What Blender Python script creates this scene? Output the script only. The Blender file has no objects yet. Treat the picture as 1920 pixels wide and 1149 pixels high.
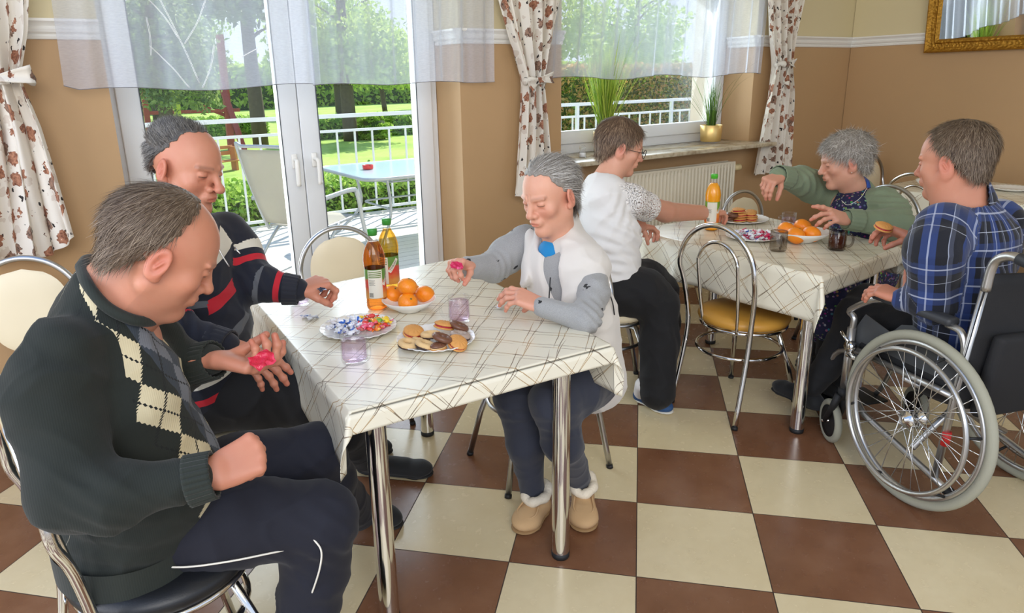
import bpy, bmesh, math, random
import numpy as np
from mathutils import Vector, Matrix, Euler, Quaternion
from math import sin, cos, pi, radians, sqrt, atan2
random.seed(7)
RNG = np.random.default_rng(11)
SC = bpy.context.scene
COL = SC.collection

# ---------------------------------------------------------------- camera
cam_d = bpy.data.cameras.new('camera')
cam = bpy.data.objects.new('camera', cam_d)
COL.objects.link(cam)
CX = Vector((0.8331278, -0.5526514, -0.021783)); CU = Vector((0.1728335, 0.2227317, 0.9594369)); CF = Vector((0.5253824, 0.8030984, -0.2810807))
cam.matrix_world = Matrix(((CX.x, CU.x, -CF.x, 0.0), (CX.y, CU.y, -CF.y, 0.0), (CX.z, CU.z, -CF.z, 1.48238), (0, 0, 0, 1)))
cam_d.sensor_width = 36.0
cam_d.sensor_fit = 'HORIZONTAL'
cam_d.lens = 36.0 * 1306.82879 / 1920.0
cam_d.shift_x = 0.017586
cam_d.shift_y = -0.021392
cam_d.clip_start = 0.05
cam_d.clip_end = 300
SC.camera = cam

# ---------------------------------------------------------------- light
SC.view_settings.view_transform = 'Standard'
SC.view_settings.look = 'None'
SC.view_settings.gamma = 1.0
SC.view_settings.exposure = 0.22
SC.cycles.transparent_max_bounces = 32
SC.view_settings.use_curve_mapping = False
wld = bpy.data.worlds.new('sky'); SC.world = wld; wld.use_nodes = True
wn = wld.node_tree.nodes; wl = wld.node_tree.links
bg = wn['Background']; bg.inputs['Strength'].default_value = 1.1
tc = wn.new('ShaderNodeTexCoord'); sep = wn.new('ShaderNodeSeparateXYZ'); wl.new(tc.outputs['Generated'], sep.inputs[0])
rmp = wn.new('ShaderNodeValToRGB'); wl.new(sep.outputs['Z'], rmp.inputs[0]); wl.new(rmp.outputs[0], bg.inputs['Color'])
rmp.color_ramp.elements[0].position = 0.0; rmp.color_ramp.elements[0].color = (0.80, 0.88, 1.0, 1)
rmp.color_ramp.elements[1].position = 0.7; rmp.color_ramp.elements[1].color = (0.30, 0.50, 0.92, 1)

sun_d = bpy.data.lights.new('sun', 'SUN'); sun = bpy.data.objects.new('sun', sun_d); COL.objects.link(sun)
sun_d.energy = 6.0; sun_d.angle = radians(0.6); sun_d.color = (1.0, 0.95, 0.86)
sun.rotation_euler = Vector((-0.56, -0.50, -0.66)).to_track_quat('-Z', 'Y').to_euler()

def area(name, loc, target, sx, sy, power, color):
    d = bpy.data.lights.new(name, 'AREA'); d.shape = 'RECTANGLE'; d.size = sx; d.size_y = sy; d.energy = power; d.color = color
    o = bpy.data.objects.new(name, d); COL.objects.link(o); o.location = loc
    o.rotation_euler = (Vector(target) - Vector(loc)).to_track_quat('-Z', 'Y').to_euler()
    return o
# added fill lamps: at the roof window behind the camera, and on the left
area('roof_window_fill', (-0.6, -2.2, 3.05), (2.2, 2.2, 0.4), 3.2, 2.0, 120, (1.0, 0.95, 0.87))
area('left_side_fill', (-2.9, 1.2, 1.7), (2.0, 2.0, 0.8), 2.6, 2.2, 60, (0.97, 0.97, 1.0))  # unseen lamp added to brighten the room from the left
# daylight coming in through the balcony door and the window
area('door_daylight', (1.17, 3.86, 1.15), (1.17, 0.0, 0.75), 1.5, 1.9, 34, (0.86, 0.93, 1.0))
area('window_daylight', (3.65, 3.86, 1.6), (3.2, 0.0, 0.6), 1.6, 1.0, 24, (0.86, 0.93, 1.0))

# ---------------------------------------------------------------- materials
def rgb(r, g, b):
    f = lambda c: ((c/255)/12.92 if c/255 <= 0.04045 else (((c/255)+0.055)/1.055)**2.4)
    return (f(r), f(g), f(b), 1.0)
class NT:
    def __init__(s, name):
        s.m = bpy.data.materials.new(name); s.m.use_nodes = True
        s.t = s.m.node_tree; s.n = s.t.nodes; s.l = s.t.links
        s.b = s.n['Principled BSDF']; s.out = s.n['Material Output']
    def new(s, ty, **kw):
        n = s.n.new(ty)
        for k, v in kw.items(): setattr(n, k, v)
        return n
    def put(s, sock, v):
        if hasattr(v, 'is_output') or isinstance(v, bpy.types.NodeSocket): s.l.new(v, sock)
        else: sock.default_value = v
    def math(s, op, a, b=None, c=None, clamp=False):
        n = s.n.new('ShaderNodeMath'); n.operation = op; n.use_clamp = clamp
        s.put(n.inputs[0], a)
        if b is not None: s.put(n.inputs[1], b)
        if c is not None: s.put(n.inputs[2], c)
        return n.outputs[0]
    def mix(s, fac, a, b, blend='MIX'):
        n = s.n.new('ShaderNodeMix'); n.data_type = 'RGBA'; n.blend_type = blend
        s.put(n.inputs[0], fac); s.put(n.inputs[6], a); s.put(n.inputs[7], b)
        return n.outputs[2]
    def coord(s, kind='Object'):
        return s.n.new('ShaderNodeTexCoord').outputs[kind]
    def attr(s, name, out='Vector'):
        n = s.n.new('ShaderNodeAttribute'); n.attribute_name = name
        return n.outputs[out]
    def sep(s, v):
        n = s.n.new('ShaderNodeSeparateXYZ'); s.l.new(v, n.inputs[0]); return n.outputs
    def comb(s, x, y, z=0.0):
        n = s.n.new('ShaderNodeCombineXYZ'); s.put(n.inputs[0], x); s.put(n.inputs[1], y); s.put(n.inputs[2], z); return n.outputs[0]
    def noise(s, vec, scale, detail=3, rough=0.5, out=0):
        n = s.n.new('ShaderNodeTexNoise'); s.l.new(vec, n.inputs['Vector']); n.inputs['Scale'].default_value = scale
        n.inputs['Detail'].default_value = detail; n.inputs['Roughness'].default_value = rough
        return n.outputs[out]
    def voro(s, vec, scale, feature='F1', out=0, rnd=1.0):
        n = s.n.new('ShaderNodeTexVoronoi'); s.l.new(vec, n.inputs['Vector']); n.inputs['Scale'].default_value = scale
        n.feature = feature; n.inputs['Randomness'].default_value = rnd
        return n.outputs[out]
    def scale(s, v, sx, sy, sz):
        n = s.n.new('ShaderNodeMapping'); s.l.new(v, n.inputs[0]); n.inputs['Scale'].default_value = (sx, sy, sz); return n.outputs[0]
    def ramp(s, fac, stops):
        n = s.n.new('ShaderNodeValToRGB'); s.put(n.inputs[0], fac); e = n.color_ramp.elements
        while len(e) < len(stops): e.new(0.5)
        for i, (p, c) in enumerate(stops): e[i].position = p; e[i].color = c
        return n.outputs[0]
    def bump(s, h, strength=0.3, dist=0.01):
        n = s.n.new('ShaderNodeBump'); n.inputs['Strength'].default_value = strength; n.inputs['Distance'].default_value = dist
        s.l.new(h, n.inputs['Height']); s.l.new(n.outputs[0], s.b.inputs['Normal'])
    def base(s, c): s.put(s.b.inputs['Base Color'], c)
    def set(s, **kw):
        for k, v in kw.items(): s.put(s.b.inputs[k.replace('_', ' ')], v)
        return s
def mat(name, color, rough=0.5, metal=0.0, noise=0.0, nscale=40, bump=0.0, bscale=200, **kw):
    m = NT(name); m.set(Roughness=rough, Metallic=metal)
    m.base(color)
    if noise > 0:
        f = m.noise(m.coord(), nscale, 4)
        dark = tuple(c*(1-noise) for c in color[:3]) + (1,)
        lite = tuple(min(1, c*(1+noise)) for c in color[:3]) + (1,)
        m.base(m.mix(f, dark, lite))
    if bump > 0: m.bump(m.noise(m.coord(), bscale, 2), bump, 0.002)
    for k, v in kw.items(): m.put(m.b.inputs[k.replace('_', ' ')], v)
    return m.m
def glass(name, color, rough=0.02, ior=1.45, thin=False):
    m = NT(name)
    if thin:   # clear pane: mostly passes light, a little mirror sheen
        tr = m.new('ShaderNodeBsdfTransparent'); tr.inputs[0].default_value = color
        gl = m.new('ShaderNodeBsdfGlossy'); gl.inputs['Roughness'].default_value = rough
        mx = m.new('ShaderNodeMixShader'); fr = m.new('ShaderNodeFresnel'); fr.inputs[0].default_value = 1.3
        m.l.new(fr.outputs[0], mx.inputs[0]); m.l.new(tr.outputs[0], mx.inputs[1]); m.l.new(gl.outputs[0], mx.inputs[2])
        m.l.new(mx.outputs[0], m.out.inputs[0])
    else:
        m.set(Transmission_Weight=1.0, Roughness=rough, IOR=ior); m.base(color)
    return m.m

# ---------------------------------------------------------------- object helpers
def tag(o, label=None, cat=None, group=None, kind=None):
    if label: o['label'] = label
    if cat: o['category'] = cat
    if group: o['group'] = group
    if kind: o['kind'] = kind
    return o
def empty(name, loc=(0, 0, 0), rz=0.0, **kw):
    o = bpy.data.objects.new(name, None); o.empty_display_size = 0.1; COL.objects.link(o)
    o.location = loc; o.rotation_euler = (0, 0, rz); tag(o, **kw); return o
def link_mesh(name, me, mats, parent=None, **kw):
    o = bpy.data.objects.new(name, me); COL.objects.link(o)
    if not isinstance(mats, (list, tuple)): mats = [mats]
    for m in mats: me.materials.append(m)
    if parent is not None: o.parent = parent
    tag(o, **kw); return o
def np_mesh(name, V, Fq, smooth=True, mi=None):
    me = bpy.data.meshes.new(name); V = np.asarray(V, np.float32); Fq = np.asarray(Fq, np.int32)
    k = Fq.shape[1]
    me.vertices.add(len(V)); me.vertices.foreach_set('co', V.ravel())
    me.loops.add(Fq.size); me.loops.foreach_set('vertex_index', Fq.ravel())
    me.polygons.add(len(Fq)); me.polygons.foreach_set('loop_start', np.arange(0, Fq.size, k, dtype=np.int32))
    if mi is not None: me.polygons.foreach_set('material_index', np.asarray(mi, np.int32))
    if smooth: me.polygons.foreach_set('use_smooth', np.ones(len(Fq), bool))
    me.update(calc_edges=True); me.validate(); return me
def add_attr(me, name, arr):
    a = me.attributes.new(name, 'FLOAT_VECTOR', 'POINT'); a.data.foreach_set('vector', np.asarray(arr, np.float32).ravel())
def add_col(me, name, arr):
    a = me.attributes.new(name, 'FLOAT_COLOR', 'POINT')
    arr = np.concatenate([arr, np.ones((len(arr), 1))], 1); a.data.foreach_set('color', arr.astype(np.float32).ravel())

class MB:
    '''collects shapes into one mesh'''
    def __init__(s): s.V = []; s.F = []; s.M = []; s.uv = {}; s.mi = 0
    def v(s, p): s.V.append(tuple(p)); return len(s.V)-1
    def f(s, *i): s.F.append(i); s.M.append(s.mi)
    def box(s, c, d, rot=None, bev=0.0):
        c = Vector(c); hx, hy, hz = d[0]/2, d[1]/2, d[2]/2
        R = rot if rot is not None else Matrix.Identity(3)
        if bev <= 0:
            ids = [s.v(c + R @ Vector((x*hx, y*hy, z*hz))) for x in (-1, 1) for y in (-1, 1) for z in (-1, 1)]
            for q in ((0,1,3,2),(4,6,7,5),(0,4,5,1),(2,3,7,6),(0,2,6,4),(1,5,7,3)): s.f(*[ids[k] for k in q])
            return
        bm = bmesh.new(); bmesh.ops.create_cube(bm, size=1.0)
        bmesh.ops.scale(bm, vec=d, verts=bm.verts)
        bmesh.ops.bevel(bm, geom=bm.edges[:]+bm.verts[:], offset=min(bev, min(d)*0.45), segments=3, profile=0.5, affect='EDGES')
        s.bm(bm, lambda p: c + R @ p)
    def bm(s, bm, fn=None):
        base = len(s.V); bm.verts.index_update()
        for v in bm.verts: s.V.append(tuple(fn(v.co)) if fn else tuple(v.co))
        for f in bm.faces: s.F.append(tuple(base+v.index for v in f.verts)); s.M.append(s.mi)
        bm.free()
    def tube(s, pts, r, n=10, caps=True, closed=False, flat=1.0):
        pts = [Vector(p) for p in pts]; m = len(pts)
        rs = r if isinstance(r, (list, tuple)) else [r]*m
        rings = []; N = None
        for i, p in enumerate(pts):
            if closed: t = (pts[(i+1) % m]-pts[i-1])
            else: t = pts[min(i+1, m-1)]-pts[max(i-1, 0)]
            if t.length < 1e-9: t = Vector((0, 0, 1))
            t.normalize()
            if N is None:
                N = t.orthogonal().normalized() if abs(t.z) > 0.99 else Vector((0, 0, 1)).cross(t).normalized()
            N = (N - t*N.dot(t)); 
            if N.length < 1e-6: N = t.orthogonal()
            N.normalize(); B = t.cross(N)
            rings.append([s.v(p + (N*cos(2*pi*k/n) + B*sin(2*pi*k/n)*flat)*rs[i]) for k in range(n)])
        for i in range(m if closed else m-1):
            a, b = rings[i], rings[(i+1) % m]
            for k in range(n): s.f(a[k], a[(k+1) % n], b[(k+1) % n], b[k])
        if caps and not closed:
            s.f(*rings[0][::-1]); s.f(*rings[-1])
    def lathe(s, prof, c=(0, 0, 0), n=32, R=None, close=True):
        c = Vector(c); R = R if R is not None else Matrix.Identity(3); rings = []
        for (r, z) in prof:
            if r < 1e-6: rings.append([s.v(c + R @ Vector((0, 0, z)))])
            else: rings.append([s.v(c + R @ Vector((r*cos(2*pi*k/n), r*sin(2*pi*k/n), z))) for k in range(n)])
        for a, b in zip(rings[:-1], rings[1:]):
            for k in range(n):
                if len(a) == 1 and len(b) == 1: continue
                if len(a) == 1: s.f(a[0], b[(k+1) % n], b[k])
                elif len(b) == 1: s.f(a[k], a[(k+1) % n], b[0])
                else: s.f(a[k], a[(k+1) % n], b[(k+1) % n], b[k])
    def grid(s, fn, nu, nv, closed_u=False):
        ids = [[s.v(fn(i/(nu if closed_u else nu-1), j/(nv-1))) for j in range(nv)] for i in range(nu)]
        for i in range(nu if closed_u else nu-1):
            for j in range(nv-1):
                s.f(ids[i][j], ids[(i+1) % nu][j], ids[(i+1) % nu][j+1], ids[i][j+1])
        return ids
    def build(s, name, mats, parent=None, smooth=True, sub=0, solid=0.0, auto=None, **kw):
        me = bpy.data.meshes.new(name); me.from_pydata(s.V, [], s.F)
        if any(s.M): me.polygons.foreach_set('material_index', np.asarray(s.M, np.int32))
        if smooth: me.polygons.foreach_set('use_smooth', np.ones(len(s.F), bool))
        me.update()
        if auto is not None:
            me.set_sharp_from_angle(angle=radians(auto))
        o = link_mesh(name, me, mats, parent, **kw)
        if solid:
            md = o.modifiers.new('thickness', 'SOLIDIFY'); md.thickness = solid; md.offset = 0
        if sub:
            md = o.modifiers.new('smooth', 'SUBSURF'); md.levels = sub; md.render_levels = sub
        return o
def rotz(a): return Matrix.Rotation(a, 3, 'Z')
def bez(pts, n=24):
    '''smooth curve through points (Catmull-Rom)'''
    P = [Vector(p) for p in pts]; P = [P[0]*2-P[1]] + P + [P[-1]*2-P[-2]]; out = []
    segs = len(P)-3
    for i in range(segs):
        m = max(2, n//segs)
        for k in range(m):
            t = k/m; a, b, c, d = P[i:i+4]
            out.append(0.5*((2*b) + (c-a)*t + (2*a-5*b+4*c-d)*t*t + (3*b-a-3*c+d)*t**3))
    out.append(P[-2]); return out
def copy_tree(o, parent=None, label=None, loc=None, rz=None, rot=None):
    c = o.copy(); COL.objects.link(c); c.parent = parent
    if label: c['label'] = label
    if loc is not None: c.location = loc
    if rz is not None: c.rotation_euler = (0, 0, rz)
    if rot is not None: c.rotation_euler = rot
    for ch in list(o.children): copy_tree(ch, c)
    return c

# ================================================================ setting
WY, WX, RZ = 3.404, 5.77, 1.675      # window wall, right wall, height of the chair rail
# --- floor: checkered tiles laid diagonally
m = NT('floor_tiles')
co = m.scale(m.coord(), 1, 1, 1); s_ = m.sep(co)
a_ = m.math('MULTIPLY', m.math('SUBTRACT', m.math('SUBTRACT', s_[0], 1.90903), m.math('SUBTRACT', s_[1], 1.85299)), 0.70711/0.40)
b_ = m.math('MULTIPLY', m.math('ADD', m.math('SUBTRACT', s_[0], 1.90903), m.math('SUBTRACT', s_[1], 1.85299)), 0.70711/0.40)
fa = m.math('FLOORED_MODULO', a_, 1.0); fb = m.math('FLOORED_MODULO', b_, 1.0)
par = m.math('FLOORED_MODULO', m.math('ADD', m.math('FLOOR', a_), m.math('FLOOR', b_)), 2.0)
n1 = m.noise(m.coord(), 3.2, 6, 0.62); n2 = m.noise(m.coord(), 24, 5, 0.6)
cream = m.mix(n1, rgb(206, 188, 146), rgb(232, 218, 182))
cream = m.mix(m.math('MULTIPLY', n2, 0.35), cream, rgb(190, 168, 128))
brown = m.ramp(n1, [(0.25, rgb(108, 70, 46)), (0.5, rgb(128, 88, 62)), (0.75, rgb(144, 106, 80))])
brown = m.mix(m.math('MULTIPLY', n2, 0.3), brown, rgb(96, 60, 44))
tilec = m.mix(par, cream, brown)
ea = m.math('MINIMUM', m.math('MINIMUM', fa, m.math('SUBTRACT', 1.0, fa)), m.math('MINIMUM', fb, m.math('SUBTRACT', 1.0, fb)))
gr = m.math('LESS_THAN', ea, 0.0045)
m.base(m.mix(gr, tilec, rgb(62, 46, 36)))
m.set(Roughness=m.math('ADD', m.math('MULTIPLY', n2, 0.12), m.math('ADD', 0.20, m.math('MULTIPLY', gr, 0.4))), Specular_IOR_Level=0.5)
m.bump(m.math('ADD', m.math('MULTIPLY', gr, -1.0), m.math('MULTIPLY', n2, 0.04)), 0.15, 0.002)
M_FLOOR = m.m
b = MB(); b.box((1.4, 0.2, -0.05), (9.0, 7.4, 0.1)); b.build('floor', M_FLOOR, smooth=False, kind='structure')

# --- walls: brown below the rail, cream above
def wallmat(name, low, high):
    m = NT(name); z = m.sep(m.coord())[2]
    n = m.noise(m.coord(), 1.6, 5, 0.6); n2 = m.noise(m.coord(), 90, 3)
    lo = m.mix(n, tuple(c*0.93 for c in low[:3])+(1,), tuple(min(1, c*1.07) for c in low[:3])+(1,))
    m.base(m.mix(m.math('GREATER_THAN', z, RZ+0.02), lo, high)); m.set(Roughness=0.62)
    m.bump(n2, 0.06, 0.003); return m.m
M_WALL = wallmat('wall_paint', rgb(186, 151, 109), rgb(214, 200, 160))
M_WHITE = mat('white_paint', rgb(236, 234, 228), 0.35)
M_PVC = mat('white_plastic_frame', rgb(226, 228, 230), 0.28)
DX0, DX1, WX0, WX1, WZ, TOP, TH = 0.33, 2.035, 2.742, 4.55, 0.97, 2.45, 0.52
b = MB()
def wbox(x0, x1, z0, z1): b.box(((x0+x1)/2, WY+TH/2, (z0+z1)/2), (x1-x0, TH, z1-z0))
wbox(-2.6, DX0, 0, 3.2); wbox(DX1, WX0, 0, 3.2); wbox(WX0, WX1, 0, WZ); wbox(WX1, WX+0.3, 0, 3.2); wbox(DX0, DX1, TOP, 3.2); wbox(WX0, WX1, TOP, 3.2)
b.build('wall_window', M_WALL, smooth=False, kind='structure')
b = MB(); b.box((WX+0.15, 0.2, 1.6), (0.3, 7.4-1.0, 3.2)); b.build('wall_right', M_WALL, smooth=False, kind='structure')
# outside plaster, a thin layer over the outer face of the wall (seen through the panes)
M_STUCCO = mat('outside_plaster', rgb(226, 218, 200), 0.9, noise=0.06, nscale=160, bump=0.5, bscale=260)
b = MB()
def ob(x0, x1, z0, z1): b.box(((x0+x1)/2, WY+TH+0.02, (z0+z1)/2), (x1-x0, 0.04, z1-z0))
ob(-2.6, DX0+0.02, -0.3, 3.2); ob(DX1-0.02, WX0+0.02, -0.3, 3.2); ob(WX0+0.02, WX1-0.02, -0.3, WZ-0.02); ob(WX1-0.02, WX+0.3, -0.3, 3.2)
for x in (DX0, DX1, WX0, WX1):
    s = 1 if x in (DX0, WX0) else -1
    b.box((x+s*0.012, WY+0.42, 1.2 if x < 2.3 else 1.72), (0.024, 0.24, 2.4 if x < 2.3 else 1.44))
b.build('wall_outside', M_STUCCO, smooth=False, kind='structure')
# chair rail
def rail(name, p0, p1, nrm):
    b = MB(); p0 = Vector(p0); p1 = Vector(p1); nrm = Vector(nrm)
    prof = [(0, 0), (0.010, 0.002), (0.014, 0.012), (0.008, 0.020), (0.020, 0.028), (0.024, 0.040), (0.016, 0.050), (0.026, 0.060), (0.034, 0.068), (0.034, 0.078), (0, 0.080)]
    r = [[b.v(p + nrm*d + Vector((0, 0, RZ+h))) for d, h in prof] for p in (p0, p1)]
    for k in range(len(prof)-1): b.f(r[0][k], r[1][k], r[1][k+1], r[0][k+1])
    b.f(*r[0]); b.f(*r[1][::-1])
    return b.build(name, M_WHITE, smooth=False, kind='structure')
rail('trim_1', (-2.6, WY, 0), (DX0, WY, 0), (0, -1, 0)); rail('trim_2', (DX1, WY, 0), (WX0, WY, 0), (0, -1, 0))
rail('trim_3', (WX1, WY, 0), (WX, WY, 0), (0, -1, 0)); rail('trim_4', (WX, WY, 0), (WX, -2.5, 0), (-1, 0, 0))
rail('trim_5', (DX1, WY+0.0, 0), (DX1, WY+0.24, 0), (-1, 0, 0)); rail('trim_6', (WX0, WY+0.24, 0), (WX0, WY, 0), (1, 0, 0)); rail('trim_7', (WX1, WY, 0), (WX1, WY+0.24, 0), (-1, 0, 0))
# skirting of floor tiles
M_SKIRT = mat('skirting_tile', rgb(200, 176, 132), 0.3, noise=0.08, nscale=14)
for nm, x0, x1 in (('baseboard_left', -2.6, DX0), ('baseboard_middle', DX1, WX0+1.81), ('baseboard_right', WX1+0.003, WX)):
    b = MB(); b.box(((x0+x1)/2, WY-0.005, 0.04), (x1-x0, 0.010, 0.08)); b.build(nm, M_SKIRT, smooth=False, kind='structure')
# ceiling with a sloped part and roof windows towards the left, as the mirror shows it
M_CEIL = mat('ceiling_paint', rgb(228, 222, 205), 0.7)
b = MB(); b.box((3.2, 0.4, 3.25), (5.8, 7.2, 0.1)); b.build('ceiling', M_CEIL, smooth=False, kind='structure')

# --- balcony door: two leaves in a white frame
def frame_rect(b, x0, x1, z0, z1, w, y, d, bot=None):
    bot = bot or w
    b.box((x0+w/2, y, (z0+z1)/2), (w, d, z1-z0), bev=0.006); b.box((x1-w/2, y, (z0+z1)/2), (w, d, z1-z0), bev=0.006)
    b.box(((x0+x1)/2, y, z1-w/2), (x1-x0-2*w, d, w), bev=0.006); b.box(((x0+x1)/2, y, z0+bot/2), (x1-x0-2*w, d, bot), bev=0.006)
M_PANE = glass('window_pane', (0.97, 0.99, 0.98, 1), thin=True)
M_GASK = mat('rubber_seal', rgb(70, 74, 80), 0.6)
dr = empty('door_1', (0, 0, 0), kind='structure')
FY = WY+0.30
b = MB(); frame_rect(b, DX0+0.002, DX1-0.002, 0.0, TOP, 0.062, FY, 0.075, 0.05); b.build('door_frame', M_PVC, dr)
def leaf(x0, x1, name, hx, side):
    b = MB(); frame_rect(b, x0, x1, 0.045, TOP-0.05, 0.098, FY-0.022, 0.07, 0.13); o = b.build(name, M_PVC, dr)
    b = MB(); b.box(((x0+x1)/2, FY-0.012, (0.17+TOP-0.14)/2), (x1-x0-0.19, 0.02, TOP-0.31)); b.build('pane', M_PANE, o, smooth=False)
    b = MB()
    for xx in (x0+0.099, x1-0.099): b.box((xx, FY-0.057, (0.17+TOP-0.14)/2), (0.004, 0.004, TOP-0.31))
    b.build('seal', M_GASK, o, smooth=False)
    b = MB(); b.box((hx, FY-0.064, 1.10), (0.030, 0.014, 0.075), bev=0.006)
    b.tube(bez([(hx, FY-0.068, 1.105), (hx, FY-0.105, 1.105), (hx+0.004*side, FY-0.116, 1.09), (hx+0.004*side, FY-0.116, 1.045), (hx+0.004*side, FY-0.112, 0.975)], 20), [0.011]*12+[0.012]*9, 12, flat=0.8)
    b.build('handle', M_WHITE, o)
leaf(0.375, 1.203, 'door_leaf', 1.155, -1); leaf(1.207, 1.99, 'door_leaf', 1.262, 1)
# --- window with sill
wd = empty('window_1', (0, 0, 0), kind='structure')
b = MB(); frame_rect(b, WX0+0.002, WX1-0.002, WZ+0.03, TOP, 0.055, FY, 0.075, 0.10); b.build('window_frame', M_PVC, wd)
b = MB(); frame_rect(b, WX0+0.045, WX1-0.045, WZ+0.095, TOP-0.05, 0.075, FY-0.025, 0.06, 0.085); sash = b.build('sash', M_PVC, wd)
b = MB(); b.box(((WX0+WX1)/2, FY-0.01, (WZ+0.17+TOP-0.12)/2), (WX1-WX0-0.22, 0.02, TOP-WZ-0.28)); b.build('pane', M_PANE, sash, smooth=False)
m = NT('marble_sill'); n = m.noise(m.coord(), 9, 8, 0.7); m.base(m.ramp(n, [(0.35, rgb(150, 134, 108)), (0.5, rgb(196, 184, 158)), (0.7, rgb(216, 208, 190))])); m.set(Roughness=0.22)
M_SILL = m.m
b = MB(); b.box((3.646, WY+0.136, 0.987), (1.805, 0.266, 0.028)); b.box((3.645, WY-0.094, 0.987), (1.98, 0.188, 0.028), bev=0.005)
b.build('trim_sill', M_SILL, kind='structure')

# ================================================================ outside
M_LAWN = NT('lawn'); m = M_LAWN
n = m.noise(m.coord(), 0.45, 6, 0.7); n2 = m.noise(m.coord(), 9, 4, 0.7)
m.base(m.mix(n2, m.ramp(n, [(0.35, rgb(120, 150, 56)), (0.5, rgb(176, 204, 84)), (0.65, rgb(206, 222, 124))]), rgb(160, 190, 84))); m.set(Roughness=0.95)
m.bump(n2, 0.6, 0.05)
b = MB(); b.grid(lambda u, v: (-20+90*u, 7.7+70*v, -0.3+0.08*sin(9*u)*sin(7*v)), 40, 40); b.build('lawn', M_LAWN.m, kind='structure')
m = NT('terrace_boards'); s_ = m.sep(m.coord()); fy = m.math('FLOORED_MODULO', m.math('MULTIPLY', s_[1], 1/0.14), 1.0)
gap = m.math('LESS_THAN', fy, 0.05); m.base(m.mix(gap, m.mix(m.noise(m.scale(m.coord(), 1, 9, 1), 3, 4), rgb(200, 192, 180), rgb(226, 222, 212)), rgb(120, 112, 100))); m.set(Roughness=0.7)
b = MB(); b.box((3.2, 5.78, -0.20), (12.5, 3.72, 0.4)); b.box((3.2, 7.66, -0.02), (12.5, 0.06, 0.06)); b.build('terrace', m.m, smooth=False, kind='structure')

def leafmat(name, c1, c2, rough=0.6):
    m = NT(name); n = m.noise(m.coord(), 3.0, 4, 0.7); r = m.n.new('ShaderNodeObjectInfo')
    v = m.attr('tint'); sx = m.sep(v)[0]
    c = m.mix(sx, c1, c2); m.base(c); m.set(Roughness=rough, Transmission_Weight=0.0)
    m.put(m.b.inputs['Subsurface Weight'], 0.0)
    tr = m.new('ShaderNodeBsdfTranslucent'); m.l.new(c, tr.inputs[0]); mx = m.new('ShaderNodeMixShader'); mx.inputs[0].default_value = 0.4
    m.l.new(m.b.outputs[0], mx.inputs[1]); m.l.new(tr.outputs[0], mx.inputs[2]); m.l.new(mx.outputs[0], m.out.inputs[0])
    return m.m
M_LEAF = leafmat('spring_leaves', rgb(150, 186, 56), rgb(222, 238, 120))
M_HEDGE = leafmat('hedge_leaves', rgb(110, 160, 50), rgb(200, 226, 110))
M_DARK = leafmat('evergreen_needles', rgb(90, 116, 66), rgb(166, 182, 112))
M_BARK = mat('bark', rgb(96, 84, 66), 0.9, noise=0.3, nscale=12, bump=0.6, bscale=30)
M_FLOWER = leafmat('shrub_leaves', rgb(120, 160, 50), rgb(226, 170, 110))
def leaves(pts, size, name, mt, parent=None, tint=None, asp=1.0, nrm=None, **kw):
    n = len(pts); P = np.asarray(pts)
    A = RNG.normal(size=(n, 3)); A /= np.linalg.norm(A, axis=1)[:, None]
    B = RNG.normal(size=(n, 3)); B -= A*(A*B).sum(1)[:, None]; B /= np.linalg.norm(B, axis=1)[:, None]
    sz = size*(0.6+0.8*RNG.random(n))[:, None]
    V = np.stack([P-A*sz, P+B*sz*0.5*asp, P+A*sz, P-B*sz*0.5*asp], 1).reshape(-1, 3)
    Fq = np.arange(4*n).reshape(-1, 4)
    me = np_mesh(name, V, Fq, smooth=False)
    t = RNG.random(n) if tint is None else tint
    add_attr(me, 'tint', np.repeat(np.stack([t, t, t], 1), 4, 0))
    return link_mesh(name, me, mt, parent, **kw)
def cloud(c, r, n, shell=0.5):
    d = RNG.normal(size=(n, 3)); d /= np.linalg.norm(d, axis=1)[:, None]
    rad = (shell + (1-shell)*RNG.random(n))[:, None]**0.6
    lump = 1+0.22*np.sin(d[:, :1]*5+c[0])*np.cos(d[:, 1:2]*6+c[1])+0.15*np.sin(d[:, 2:]*9)
    return np.asarray(c)+d*rad*lump*np.asarray(r)
def hedge_pts(x0, x1, y0, y1, z0, z1, n):
    P = np.stack([RNG.uniform(x0, x1, n), RNG.uniform(y0, y1, n), RNG.uniform(z0, z1, n)], 1)
    k = n//3; P[:k, 2] = z1 + 0.05*RNG.normal(size=k); P[k:2*k, 1] = y0+0.05*RNG.normal(size=k)
    return P
def hedge(name, x0, x1, y0, y1, z0, z1, n, size, mt, label, group=None):
    t = empty(name, ((x0+x1)/2, (y0+y1)/2, z0), label=label, cat='hedge' if name == 'hedge' else 'bush', group=group)
    P = hedge_pts(x0-(x0+x1)/2, x1-(x0+x1)/2, y0-(y0+y1)/2, y1-(y0+y1)/2, 0, z1-z0, n)
    leaves(P, size, 'foliage', mt, t)
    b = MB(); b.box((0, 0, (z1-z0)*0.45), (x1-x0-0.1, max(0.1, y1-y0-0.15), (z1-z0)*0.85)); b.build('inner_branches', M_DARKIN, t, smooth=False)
    return t
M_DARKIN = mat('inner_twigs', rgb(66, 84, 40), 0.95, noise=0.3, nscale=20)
G = -0.3
hedge('hedge', 7.7, 13.6, 22.8, 24.0, G, 0.34, 6500, 0.08, M_HEDGE, 'long clipped hedge far across the lawn, behind the rounded bush')
hedge('hedge', 4.2, 7.4, 25.9, 27.0, G, 0.34, 5000, 0.09, M_HEDGE, 'clipped hedge beyond the climbing frame, behind the thick bare trunk')
hedge('bush', 2.35, 4.2, 7.85, 8.6, G, 0.36, 5200, 0.035, M_HEDGE, 'low leafy bush just behind the railing, below the garden table')
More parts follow.
